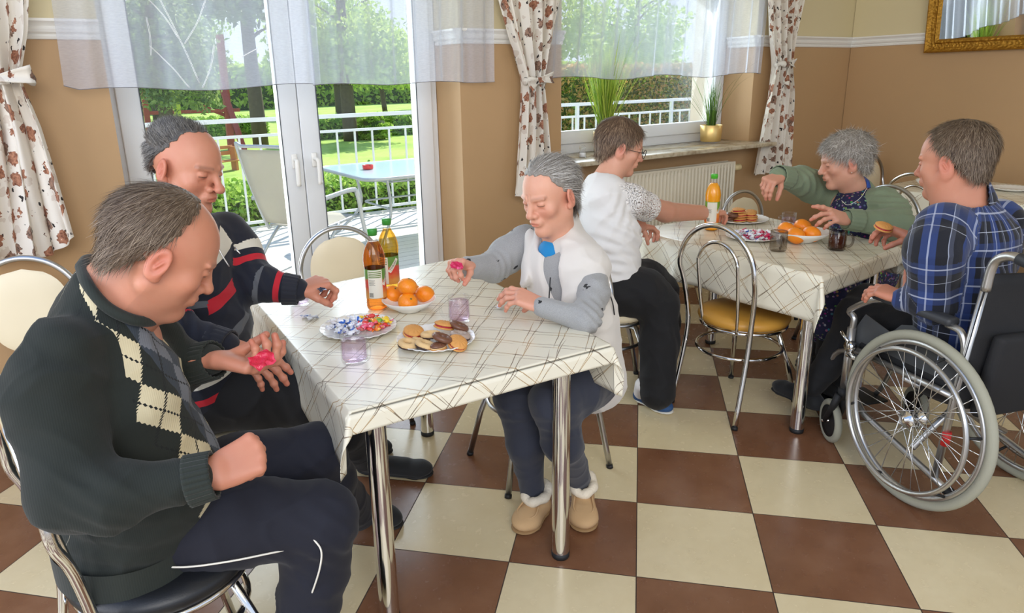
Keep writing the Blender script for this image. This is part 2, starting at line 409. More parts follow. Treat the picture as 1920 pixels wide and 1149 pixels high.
hedge('bush', 1.0, 2.2, 7.85, 8.6, G, 0.34, 3800, 0.035, M_HEDGE, 'low leafy bush just behind the railing, left of the mesh garden chair')
t = empty('topiary_bush', (9.55, 21.6, G), label='rounded clipped bush standing alone on the lawn', cat='bush')
P = cloud((0, 0, 0.34), (0.50, 0.50, 0.40), 5000, 0.85); P[:, 2] = np.clip(P[:, 2], 0.02, 2); leaves(P, 0.06, 'foliage', M_HEDGE, t)
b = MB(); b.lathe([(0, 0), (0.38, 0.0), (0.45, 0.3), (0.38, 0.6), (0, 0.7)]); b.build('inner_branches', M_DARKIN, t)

def tree(x, y, h, r, crown, n, lsize, mt, label, name='tree', trunk_r=0.16, lean=0.0, crown_c=None, group=None, nb=7):
    t = empty(name, (x, y, G), label=label, cat='tree', group=group)
    b = MB(); pts = bez([(0, 0, 0), (lean*0.3, 0.05, h*0.4), (lean*0.7, 0, h*0.75), (lean, 0, h)], 10)
    b.tube(pts, [trunk_r*(1.25-0.7*i/(len(pts)-1)) for i in range(len(pts))], 10)
    for k in range(nb):
        a = 2*pi*k/nb+random.random(); z0 = h*(0.45+0.5*k/nb); L = crown[0]*(0.7+0.4*random.random())
        b.tube(bez([(lean*0.6, 0, z0), (cos(a)*L*0.4, sin(a)*L*0.4, z0+L*0.25), (cos(a)*L, sin(a)*L, z0+L*0.45)], 6), [trunk_r*0.35, trunk_r*0.3, trunk_r*0.25, trunk_r*0.2, trunk_r*0.12, trunk_r*0.1, trunk_r*0.05][:7], 6)
    b.build('trunk', M_BARK, t)
    c = crown_c or (lean, 0, h+crown[2]*0.3)
    P = [cloud(c, crown, n//2, 0.3)]
    for k in range(9):
        a = 2*pi*k/9+0.3; P.append(cloud((c[0]+cos(a)*crown[0]*0.75, c[1]+sin(a)*crown[1]*0.6, c[2]-crown[2]*0.35+0.5*sin(3*k)), tuple(q*0.38 for q in crown), n//18, 0.2))
    leaves(np.concatenate(P), lsize, 'crown', mt, t); return t
tree(5.97, 21.9, 6.8, 0, (1.5, 1.5, 1.8), 5000, 0.10, M_DARK, 'tall tree with a thick bare trunk, left of the door handles', trunk_r=0.19, crown_c=(0, 0, 5.0))
tree(8.72, 21.5, 5.2, 0, (1.7, 1.5, 1.15), 7500, 0.09, M_LEAF, 'tree with bright spring leaves seen through the right door leaf', trunk_r=0.19, crown_c=(0.5, 0, 2.85))
tree(11.9, 25.5, 3.4, 0, (1.5, 1.4, 1.0), 5500, 0.09, M_LEAF, 'smaller leafy tree right of the bright spring tree', trunk_r=0.09, lean=-0.4, crown_c=(0.0, 0, 2.6))
tree(2.55, 16.2, 5.0, 0, (0.95, 0.9, 1.35), 8000, 0.055, M_DARK, 'spruce with low hanging boughs at the left edge of the door', name='spruce_tree', trunk_r=0.13, crown_c=(0.1, 0, 2.6), nb=9)
tree(5.0, 30.5, 5.6, 0, (2.2, 1.9, 2.4), 8000, 0.11, M_DARK, 'darker tree far behind the climbing frame', trunk_r=0.22, crown_c=(0, 0, 3.8))
for i, (x, y, s_, lb) in enumerate([(16.5, 42, 1.1, 'broad tree at the end of the field, second in the row'), (28, 44, 1.2, 'broad tree at the end of the field, at the right end of the row'), (6.5, 44, 1.1, 'broad tree at the end of the field, first in the row')]):
    tree(x, y, 5.5*s_, 0, (3.6*s_, 2.6*s_, 2.6*s_), 9000, 0.17, M_LEAF if i % 2 == 0 else M_DARK, lb, trunk_r=0.25, crown_c=(0, 0, 4.0*s_))
hedge('hedge', -8, 60, 56, 59, G, 2.9, 16000, 0.30, M_LEAF, 'long row of trees along the far end of the field')
# shrubs beyond the window with sill
hedge('bush', 9.9, 17.5, 13.0, 14.6, G, 1.70, 19000, 0.055, M_FLOWER, 'tall dense shrubbery outside the window with the sill')
tree(19.2, 19.5, 4.6, 0, (1.9, 1.6, 1.7), 5500, 0.10, M_LEAF, 'pale airy tree behind the shrubbery', trunk_r=0.12, crown_c=(0, 0, 3.4))
tree(14.3, 18.2, 5.4, 0, (1.7, 1.5, 1.4), 3600, 0.10, M_LEAF, 'thin tall tree behind the shrubbery, seen through the sheer curtain', trunk_r=0.16, crown_c=(0, 0, 3.6))

# railing of the terrace
M_RAILW = mat('railing_white', rgb(232, 234, 232), 0.4)
rl = empty('terrace_railing', (0, 7.5, 0), label='white metal railing along the edge of the terrace', cat='railing')
b = MB(); b.box((4.5, 0, 1.145), (11.0, 0.045, 0.042)); b.build('top_rail', M_RAILW, rl, smooth=False)
b = MB(); b.box((4.5, 0, 0.985), (11.0, 0.035, 0.028)); b.build('middle_rail', M_RAILW, rl, smooth=False)
b = MB(); b.box((4.5, 0, 0.09), (11.0, 0.035, 0.028)); b.build('bottom_rail', M_RAILW, rl, smooth=False)
for k in range(7):
    b = MB(); b.box((-1.0+k*1.83-0.0, 0, 0.56), (0.042, 0.042, 1.13)); b.build('post', M_RAILW, rl, smooth=False)
bal = None
for k in range(52):
    x = -0.9+k*0.21
    if bal is None:
        b = MB(); b.box((0, 0, 0.535), (0.020, 0.016, 0.885)); bal = b.build('baluster', M_RAILW, rl, smooth=False); bal.location = (x, 0, 0)
    else:
        c = bal.copy(); COL.objects.link(c); c.parent = rl; c.location = (x, 0, 0)

# climbing frame with red posts, garden bench
M_REDW = mat('red_stained_wood', rgb(168, 74, 48), 0.7, noise=0.2, nscale=9)
M_PINKW = mat('faded_red_wood', rgb(158, 70, 72), 0.7, noise=0.2, nscale=9)
M_YELW = mat('lime_paint', rgb(190, 200, 60), 0.6)
M_ORW = mat('orange_stained_wood', rgb(206, 132, 70), 0.7, noise=0.2, nscale=9)
pl = empty('climbing_frame', (4.70, 20.2, G), label='wooden climbing frame with red posts and a lime post in the garden', cat='playground frame')
def beam(name, a, c, w, mt):
    a, c = Vector(a), Vector(c); d = c-a; R = d.to_track_quat('Z', 'Y').to_matrix()
    b = MB(); b.box((a+c)/2, (w, w, d.length), R, bev=0.008); return b.build(name, mt, pl, smooth=False)
beam('post', (0, 0, 0), (0.06, 0, 3.1), 0.17, M_REDW); beam('brace', (0.32, -0.10, 0), (-0.10, -0.10, 1.9), 0.15, M_PINKW)
beam('post', (-1.30, 0, 0), (-1.18, 0, 3.0), 0.17, M_YELW); beam('rail', (-2.05, 0, 1.17), (0.34, 0, 1.16), 0.09, M_REDW)
beam('brace', (-0.62, 0.08, 1.30), (0.02, 0.08, 1.0), 0.09, M_REDW); beam('post', (-2.0, 0, 0), (-1.95, 0, 3.0), 0.13, M_REDW)
bn = empty('garden_bench', (3.43, 15.7, G), 0.3, label='orange wooden garden bench on the lawn, behind the mesh garden chair', cat='bench')
for nm, c, d in (('seat', (0, 0, 0.42), (1.2, 0.4, 0.05)), ('backrest', (0, 0.22, 0.68), (1.2, 0.04, 0.14)), ('backrest', (0, 0.24, 0.88), (1.2, 0.04, 0.12)), ('leg', (-0.5, 0.05, 0.45), (0.09, 0.36, 0.9)), ('leg', (0.5, 0.05, 0.45), (0.09, 0.36, 0.9))):
    b = MB(); b.box(tuple(q*0.6 for q in c), tuple(q*0.6 for q in d), bev=0.01); b.build(nm, M_ORW, bn, smooth=False)

# ================================================================ metals, fabrics
M_CHROME = mat('chrome', (0.74, 0.73, 0.71, 1), 0.10, 1.0)
M_CHROME2 = mat('brushed_steel_tube', (0.50, 0.50, 0.50, 1), 0.28, 1.0)
M_STEEL = mat('wheelchair_silver', (0.52, 0.51, 0.49, 1), 0.30, 0.9)
M_BLKR = mat('black_rubber', rgb(24, 24, 25), 0.6)
M_BLKV = mat('black_vinyl', rgb(22, 24, 28), 0.42, bump=0.15, bscale=300)
M_OCHRE = mat('ochre_vinyl', rgb(204, 150, 62), 0.42, noise=0.05, nscale=10, bump=0.1, bscale=250)
M_CREAMV = mat('cream_vinyl', rgb(222, 208, 176), 0.42, noise=0.03, nscale=10)

# ---- bistro chair, front towards +x, origin on the floor
def make_chair(seatmat, panel=False, steel=None, label='', group=None):
    st = steel or M_CHROME
    t = empty('bistro_chair', label=label, cat='chair', group=group)
    def hoop(hw, x0, z0, zt, foot, r, name):
        pts = []
        if foot: pts += [(-0.235, 0.175, 0.008), (-0.175, 0.165, 0.30)]
        pts += [(x0, hw*0.90, z0), (x0-0.02, hw, z0+0.16*(1 if foot else .8))]
        R = hw*1.04; zc = zt-R*1.05
        for k in range(0, 13):
            a = pi*k/12
            pts.append((x0-0.03-0.10*(zc+R*1.05*sin(a)-z0)*0.55, R*cos(a)*(1.0 if foot else 1.0), zc+R*1.05*sin(a)))
        pts += [(x0-0.02, -hw, z0+0.16*(1 if foot else .8)), (x0, -hw*0.90, z0)]
        if foot: pts += [(-0.175, -0.165, 0.30), (-0.235, -0.175, 0.008)]
        b = MB(); b.tube(bez(pts, 90), r, 12); return b.build(name, st, t)
    hoop(0.185, -0.165, 0.44, 0.875, True, 0.0115, 'back_frame')
    if not panel: hoop(0.098, -0.150, 0.40, 0.800, False, 0.0080, 'inner_hoop')
    b = MB(); b.lathe([(0, 0.405), (0.17, 0.405), (0.196, 0.414), (0.203, 0.430), (0.198, 0.447), (0.17, 0.459), (0.09, 0.464), (0, 0.464)], (0.02, 0, 0), 48)
    b.build('seat', seatmat, t)
    b = MB(); b.tube([(0.02+0.186*cos(2*pi*k/40), 0.186*sin(2*pi*k/40), 0.398) for k in range(40)], 0.009, 8, closed=True); b.build('seat_ring', st, t)
    b = MB(); b.tube([(0.0+0.190*cos(2*pi*k/40), 0.185*sin(2*pi*k/40), 0.285) for k in range(40)], 0.0085, 8, closed=True); b.build('stretcher_ring', st, t)
    for s in (-1, 1):
        b = MB(); b.tube([(0.115, 0.10*s, 0.40), (0.175, 0.145*s, 0.20), (0.215, 0.175*s, 0.006)], 0.0115, 12); l = b.build('leg', st, t)
        b = MB(); b.tube([(0.2135, 0.174*s, 0.014), (0.216, 0.176*s, 0.0)], 0.0135, 12); b.build('foot_cap', M_BLKR, l)
        b = MB(); b.tube([(-0.233, 0.1745*s, 0.014), (-0.236, 0.1752*s, 0.0)], 0.0135, 12); b.build('foot_cap', M_BLKR, t)
    if panel:
        pts = []
        b = MB(); n = 28
        for sx in (-1, 1):
            def fn(u, v, sx=sx):
                zz = 0.50+0.335*v; w = 0.150*sin(pi*min(1, max(0.02, 0.16+0.84*v if v < 0.5 else 1-0.98*max(0, (v-0.5)*2)**3*0.5-0.0)))**0.5
                w = 0.148*(1-abs(2*v-1)**2.6)**0.5
                return (-0.185-0.055*(zz-0.44)+sx*0.014*(1-(2*u-1)**4)*(1-abs(2*v-1)**4), (2*u-1)*w, zz)
            b.grid(fn, 15, 22)
        b.build('back_pad', M_CREAMV, t)
    return t
seat_grp = 'bistro chairs around the tables'
cA = make_chair(M_OCHRE, False, label='empty bistro chair with an ochre seat and open chrome back, beside the middle table')
cA.location = (2.585, 1.90, 0); cA.rotation_euler = (0, 0, radians(2)); cA['group'] = seat_grp
cB = make_chair(M_BLKV, False, label='bistro chair with a black seat, under the man in the argyle sweater'); cB['group'] = seat_grp
cB.location = (0.085, 1.600, 0); cB.rotation_euler = (0, 0, radians(10))
cC = make_chair(M_CREAMV, True, M_CHROME2, label='empty cream padded chair at the left edge, against the wall'); cC['group'] = seat_grp
cC.location = (-0.165, 2.93, 0); cC.rotation_euler = (0, 0, radians(-110))
cD = copy_tree(cC, label='empty cream padded chair behind the bottles, in front of the balcony door', loc=(1.10, 2.82, 0), rot=(0, 0, radians(-90-8)))
cD.scale = (0.97, 0.97, 0.97)
cE = copy_tree(cC, label='cream padded chair under the man in the striped sweater', loc=(0.36, 2.17, 0), rot=(0, 0, radians(-8)))
cF = copy_tree(cC, label='cream padded chair under the woman in the white vest', loc=(1.50, 2.01, 0), rot=(0, 0, radians(172)))
cG = copy_tree(cC, label='empty cream padded chair behind the orange juice bottle, on the radiator side', loc=(3.72, 2.63, 0), rot=(0, 0, radians(-100)))
cG.scale = (0.88, 0.88, 0.88)
cJ = copy_tree(cC, label='cream padded chair under the woman in the lace blouse', loc=(2.17, 2.36, 0), rot=(0, 0, radians(-30)))
cK = copy_tree(cC, label='cream padded chair under the woman in the green cardigan', loc=(3.72, 2.02, 0), rot=(0, 0, radians(172)))
cH = copy_tree(cA, label='bistro chair with open chrome back, in front of the far table by the right wall', loc=(4.74, 2.14, 0), rot=(0, 0, radians(-4)))
cI = copy_tree(cC, label='cream padded chair behind the far table, in the corner of the room', loc=(5.37, 2.72, 0), rot=(0, 0, radians(-96)))

# ---- tables
M_CLOTH = NT('oilcloth'); m = M_CLOTH
uv = m.attr('clothuv'); s_ = m.sep(uv)
wob = m.math('MULTIPLY', m.math('SUBTRACT', m.noise(uv, 5.0, 2), 0.5), 0.020)
a_ = m.math('ADD', m.math('MULTIPLY', m.math('ADD', s_[0], s_[1]), 0.70711), wob)
b_ = m.math('ADD', m.math('MULTIPLY', m.math('SUBTRACT', s_[0], s_[1]), 0.70711), wob)
P_ = 0.098
def strokes(ax, al, off, sl, seed):
    x = m.math('ADD', m.math('ADD', ax, off), m.math('MULTIPLY', m.math('SUBTRACT', m.math('FLOORED_MODULO', m.math('ADD', al, seed), 0.23), 0.115), sl))
    d = m.math('ABSOLUTE', m.math('SUBTRACT', m.math('FLOORED_MODULO', x, P_), P_/2))
    t = m.math('FLOORED_MODULO', m.math('ADD', al, seed), 0.23)
    env = m.math('SUBTRACT', 1.0, m.math('POWER', m.math('ABSOLUTE', m.math('SUBTRACT', m.math('MULTIPLY', t, 2/0.23), 1.0)), 2.0))
    return m.math('LESS_THAN', d, m.math('MULTIPLY', env, 0.0014))
ls = [strokes(a_, b_, 0.0, 0.045, 0.0), strokes(a_, b_, 0.022, -0.04, 0.09), strokes(a_, b_, 0.004, -0.015, 0.15), strokes(b_, a_, 0.0, -0.045, 0.03), strokes(b_, a_, 0.024, 0.04, 0.12), strokes(b_, a_, 0.005, 0.015, 0.19)]
cc = rgb(232, 226, 206)
ncol = m.noise(uv, 14, 2)
for i, l in enumerate(ls):
    cc = m.mix(m.math('MULTIPLY', l, 0.85), cc, m.mix(m.math('GREATER_THAN', ncol, 0.5), rgb(108, 86, 62), rgb(170, 138, 90)))
m.base(cc); m.set(Roughness=0.24, Specular_IOR_Level=0.5)
m.bump(m.noise(uv, 400, 2), 0.05, 0.002)

def cloth(quad, z, ov, label, n=0.02, wave=0.010, corner=(1, 1, 1, 1), ph=0.0):
    '''quad: four corners counter-clockwise from near-left (x-, y-); ov: hang at (x-, x+, y-, y+)'''
    q = [Vector((p[0], p[1], 0)) for p in quad]
    W = ((q[1]-q[0]).length+(q[2]-q[3]).length)/2; D = ((q[3]-q[0]).length+(q[2]-q[1]).length)/2
    def axis(L, o0, o1):
        a = [-o0+o0*i/10 for i in range(10)] + list(np.linspace(0, L, 34)) + [L+o1*(i+1)/10 for i in range(10)]
        ex = [-0.006, 0.006, L-0.006, L+0.006]; return sorted(a+ex)
    U = axis(W, ov[0], ov[1]); Vv = axis(D, ov[2], ov[3])
    verts = []; uvs = []
    for u in U:
        for v in Vv:
            cu = min(max(u, 0), W); cv = min(max(v, 0), D)
            s, t = cu/W, cv/D
            p = (q[0]*(1-s)+q[1]*s)*(1-t)+(q[3]*(1-s)+q[2]*s)*t
            du, dv = u-cu, v-cv
            eu = (q[1]-q[0]).normalized(); ev_ = (q[3]-q[0]).normalized()
            d = sqrt(du*du+dv*dv)
            out = 0.0; zz = z
            if d > 0:
                r = 0.010
                out = r*(1-cos(min(d/r, pi/2)))if d < r*pi/2 else r
                dn = max(0, d-r*pi/2)
                zz = z-(r*sin(min(d/r, pi/2)))-dn*0.985
                dirv = (eu*du+ev_*dv)/d
                both = abs(du) > 0 and abs(dv) > 0
                if not both:
                    al = (cv if abs(du) > 0 else cu)
                    flare = dn*0.05+wave*(dn/0.2)*sin(al*19+ph+2*sin(al*5+ph))
                else:
                    an = atan2(abs(dv), abs(du)); flare = dn*(0.05+0.33*sin(2*an)**2)+wave*(dn/0.2)*sin(ph)
                p = p+dirv*(out+flare)
            verts.append((p.x, p.y, zz)); uvs.append((u+ph, v, 0))
    nv = len(Vv); F_ = [(i*nv+j, (i+1)*nv+j, (i+1)*nv+j+1, i*nv+j+1) for i in range(len(U)-1) for j in range(nv-1)]
    me = np_mesh('tablecloth', verts, F_); add_attr(me, 'clothuv', uvs)
    o = link_mesh('tablecloth', me, M_CLOTH.m, None, label=label, cat='tablecloth', group='checked oilcloths')
    md = o.modifiers.new('thick', 'SOLIDIFY'); md.thickness = 0.0012; md.offset = 1
    return o
M_TOP = mat('table_board', rgb(196, 176, 140), 0.5)
def table(quad, z, legs, label, lr=0.028):
    cx = sum(p[0] for p in quad)/4; cy = sum(p[1] for p in quad)/4
    t = empty('dining_table', (cx, cy, 0), label=label, cat='table', group='dining tables on chrome legs')
    b = MB(); s = 0.99
    for zz in (z-0.028, z): 
        for p in quad: b.v(((p[0]-cx)*s, (p[1]-cy)*s, zz))
    b.f(3, 2, 1, 0); b.f(4, 5, 6, 7)
    for k in range(4): b.f(k, (k+1) % 4, 4+(k+1) % 4, 4+k)
    b.build('tabletop', M_TOP, t, smooth=False)
    for (x, y) in legs:
        b = MB(); b.lathe([(lr, 0.018), (lr, z-0.028)], (x-cx, y-cy, 0), 32); l = b.build('leg', M_CHROME, t)
        b = MB(); b.lathe([(0, 0), (lr*0.98, 0), (lr*1.04, 0.006), (lr*1.04, 0.020), (0, 0.021)], (x-cx, y-cy, 0), 32); b.build('foot_cap', M_BLKR, l)
    return t
TZ = 0.72
Q1 = [(0.541, 1.480), (1.350, 1.437), (1.489, 2.624), (0.609, 2.574)]
Q2 = [(2.496, 1.482), (3.224, 1.558), (3.389, 2.527), (2.562, 2.589)]
Q3 = [(4.78, 1.10), (5.60, 1.10), (5.62, 2.55), (4.80, 2.55)]
table(Q1, TZ-0.002, [(0.640, 1.565), (1.215, 1.500), (1.25, 2.47), (0.70, 2.46)], 'front dining table on thick chrome legs, under the front oilcloth')
table(Q2, TZ-0.002, [(2.560, 1.555), (3.13, 1.62), (3.10, 2.47), (2.64, 2.50)], 'middle dining table on chrome legs, beside the wheelchair')
table(Q3, TZ-0.002, [(4.86, 1.2), (5.52, 1.2), (5.54, 2.46), (4.86, 2.46)], 'far dining table by the right wall')
cloth(Q1, TZ, (0.17, 0.175, 0.062, 0.07), 'cream oilcloth with brown crossing lines on the front table', ph=0.4, wave=0.006)
cloth(Q2, TZ, (0.20, 0.14, 0.085, 0.10), 'cream oilcloth with brown crossing lines on the middle table, hanging low towards the ochre chair', ph=1.9, wave=0.016)
cloth(Q3, TZ, (0.22, 0.10, 0.12, 0.12), 'cream oilcloth on the far table by the right wall', ph=3.1, wave=0.012)

# ---- wheelchair, heading +y in its own frame, origin on the floor under the middle of the axle
M_TYRE = mat('grey_tyre', rgb(158, 156, 138), 0.75, bump=0.3, bscale=120)
M_SPOKE = mat('spoke', (0.8, 0.8, 0.78, 1), 0.22, 1.0)
M_WBLK = mat('black_nylon', rgb(26, 26, 28), 0.8, noise=0.12, nscale=30, bump=0.3, bscale=400)
M_PADG = mat('dark_grey_arm_pad', rgb(52, 54, 58), 0.5)
M_SHELL = mat('grey_plastic_guard', rgb(70, 72, 74), 0.5)
M_RED = mat('red_marker', rgb(196, 34, 30), 0.5)
wc = empty("wheelchair", (2.665, 0.965, 0), radians(-19), label='folding wheelchair with black cloth back under the man in the plaid shirt', cat='wheelchair')
HW = 0.250
def wheel(s):
    x = s*HW; t = -s*0.045          # camber
    R = Matrix.Translation((x, 0, 0.312)) @ Matrix.Rotation(t, 4, 'Y') @ Matrix.Rotation(radians(90), 4, 'Y')
    fn = lambda p: R @ Vector(p)
    def torus(Rr, r, z, n=72, k=12, fl=1.0, tread=0.0):
        b = MB(); pts = [fn((Rr*cos(2*pi*i/n), Rr*sin(2*pi*i/n), z)) for i in range(n)]
        rr = [r*(1+tread*(i % 2)) for i in range(n)]
        b.tube(pts, rr, k, closed=True, flat=fl); return b
    w = torus(0.296, 0.0165, 0, 150, 12, 1.0, 0.03).build('rear_tyre', M_TYRE, wc)
    torus(0.272, 0.0115, 0).build('rim', M_STEEL, w)
    torus(0.250, 0.0088, s*0.050).build('hand_rim', M_STEEL, w)
    for k in range(6):
        a = 2*pi*k/6+0.3; b = MB(); b.tube([fn((0.250*cos(a), 0.250*sin(a), s*0.050)), fn((0.270*cos(a), 0.270*sin(a), s*0.006))], 0.005, 6); b.build('rim_tab', M_BLKR, w)
    b = MB()
    for k in range(36):
        a = 2*pi*k/36; sd = 1 if k % 2 else -1; a2 = a+(1.25 if (k//2) % 2 else -1.25)
        b.tube([fn((0.026*cos(a2), 0.026*sin(a2), sd*0.028)), fn((0.268*cos(a), 0.268*sin(a), 0))], 0.0016, 5)
    b.build('spokes', M_SPOKE, w)
    b = MB(); b.lathe([(0, -0.045), (0.012, -0.045), (0.014, -0.034), (0.030, -0.032), (0.030, -0.024), (0.015, -0.02), (0.015, 0.02), (0.030, 0.024), (0.030, 0.032), (0.014, 0.034), (0.012, 0.045), (0.006, 0.05), (0, 0.05)], (0, 0, 0), 24)
    b.V = [tuple(fn(p)) for p in b.V]; b.build('hub', M_CHROME, w)
    # caster
    cx, cy = s*0.215, 0.42
    b = MB(); n = 40
    Rc = Matrix.Translation((cx, cy, 0.092)) @ Matrix.Rotation(radians(-18), 4, 'Z') @ Matrix.Rotation(radians(90), 4, 'Y')
    b.tube([Rc @ Vector((0.077*cos(2*pi*i/n), 0.077*sin(2*pi*i/n), 0)) for i in range(n)], 0.0148, 12, closed=True); ct = b.build('caster_wheel', M_TYRE, wc)
    b = MB(); b.lathe([(0, -0.010), (0.05, -0.008), (0.066, -0.013), (0.066, 0.013), (0.05, 0.008), (0, 0.010)], (0, 0, 0), 30); b.V = [tuple(Rc @ Vector(p)) for p in b.V]; b.build('caster_disc', M_BLKR, ct)
    b = MB(); b.lathe([(0, -0.036), (0.006, -0.036), (0.006, 0.036), (0, 0.036)], (0, 0, 0), 12); b.V = [tuple(Rc @ Vector(p)) for p in b.V]; b.build('caster_bolt', M_CHROME, ct)
    b = MB(); fx = cx
    for q in (-1, 1):
        b.tube([Rc @ Vector((0, 0, q*0.026)), (fx+q*0.026, cy-0.03, 0.17), (fx+q*0.02, cy-0.05, 0.235)], [0.010, 0.014, 0.016], 8)
    b.tube([(fx, cy-0.05, 0.215), (fx, cy-0.05, 0.262)], 0.022, 12)
    b.build('fork', M_BLKR, wc)
    # side frame
    b = MB(); x = s*0.215
    b.tube([(x, cy-0.05, 0.25), (x, cy-0.05, 0.52)], 0.016, 12)
    b.tube(bez([(x, cy-0.05, 0.50), (x, cy-0.055, 0.56), (x, cy-0.03, 0.585), (x, 0.30, 0.65), (x, 0.24, 0.675)], 20), 0.0125, 10)
    b.tube([(x, cy-0.05, 0.30), (x, 0.25, 0.20), (x, -0.06, 0.13), (x, -0.17, 0.10)], 0.0125, 10)
    b.tube([(x, cy-0.05, 0.44), (x, 0.0, 0.44), (x, -0.12, 0.44)], 0.0125, 10)
    b.tube([(x, -0.09, 0.13), (x, -0.11, 0.44), (x, -0.15, 0.86)], 0.0125, 10)
    b.build('side_frame', M_STEEL, wc)
    b = MB(); b.tube([(x, -0.13, 0.113), (x, -0.20, 0.092)], 0.018, 12); b.build('tipper_cap', M_BLKR, wc)
    b = MB(); b.tube([(x, -0.105, 0.26), (x, -0.107, 0.31)], 0.0145, 12); b.build('marker_band', M_RED, wc)
    b = MB(); b.tube(bez([(x, -0.15, 0.82), (x, -0.155, 0.89), (x, -0.17, 0.925), (x, -0.21, 0.945), (x, -0.26, 0.94)], 20), 0.0145, 12); b.build('push_bar', M_STEEL, wc)
    b = MB(); b.tube([(x, -0.235, 0.944), (x, -0.34, 0.925)], 0.0185, 14); b.build('hand_grip', M_PADG, wc)
    # arm rest pad and guard
    b = MB(); b.box((x+s*0.005, 0.10, 0.688), (0.052, 0.34, 0.030), bev=0.012); b.build('arm_pad', M_PADG, wc)
    b = MB(); b.tube(bez([(x, -0.04, 0.672), (x, -0.09, 0.665), (x, -0.115, 0.62), (x, -0.115, 0.56)], 14), 0.012, 10); b.build('arm_bracket', M_STEEL, wc)
    b = MB(); pr = [(-0.12, 0.42), (0.36, 0.42), (0.38, 0.50), (0.33, 0.585), (0.20, 0.555), (0.16, 0.60), (0.11, 0.615), (-0.12, 0.52)]
    i0 = [b.v((x-s*0.018, y, z)) for y, z in pr]; i1 = [b.v((x-s*0.022, y, z)) for y, z in pr]
    b.f(*i0); b.f(*i1[::-1])
    for k in range(len(pr)): b.f(i0[k], i0[(k+1) % len(pr)], i1[(k+1) % len(pr)], i1[k])
    b.build('side_guard', M_SHELL, wc, smooth=False)
    # brake
    b = MB(); b.lathe([(0, -0.012), (0.022, -0.012), (0.022, 0.012), (0, 0.012)], (0, 0, 0), 14, None)
    b.V = [(x+s*0.02+p[2], 0.345+p[0], 0.452+p[1]) for p in b.V]
    b.tube([(x+s*0.02, 0.34, 0.455), (x+s*0.03, 0.39, 0.50)], 0.007, 8); b.box((x+s*0.03, 0.315, 0.425), (0.03, 0.05, 0.018), bev=0.004)
    b.build('brake', M_CHROME, wc)
    # foot rest
    b = MB(); b.tube(bez([(s*0.19, cy-0.06, 0.42), (s*0.18, cy+0.06, 0.36), (s*0.17, cy+0.14, 0.14), (s*0.165, cy+0.17, 0.085)], 14), 0.011, 10); b.build('leg_support', M_STEEL, wc)
    b = MB(); b.box((s*0.105, cy+0.18, 0.075), (0.14, 0.15, 0.012), bev=0.005); b.build('foot_plate', M_BLKR, wc)
wheel(-1); wheel(1)
b = MB(); b.box((0, 0.14, 0.455), (0.40, 0.42, 0.05), bev=0.02); b.build('seat_cushion', M_WBLK, wc)
b = MB(); b.tube([(-0.21, 0.02, 0.18), (0.21, 0.10, 0.42)], 0.011, 8); b.tube([(0.21, 0.02, 0.18), (-0.21, 0.10, 0.42)], 0.011, 8); b.build('cross_brace', M_STEEL, wc)
b = MB(); b.grid(lambda u, v: (-0.225+0.45*u, -0.105-0.05*v-0.05*sin(pi*u)*(1-0.3*v), 0.40+0.475*v), 14, 14); b.build('back_cloth', M_WBLK, wc, solid=0.012)
b = MB(); b.box((0, -0.17, 0.53), (0.36, 0.045, 0.30), Matrix.Rotation(radians(7), 3, 'X'), bev=0.02); b.build('back_pocket', M_WBLK, wc)

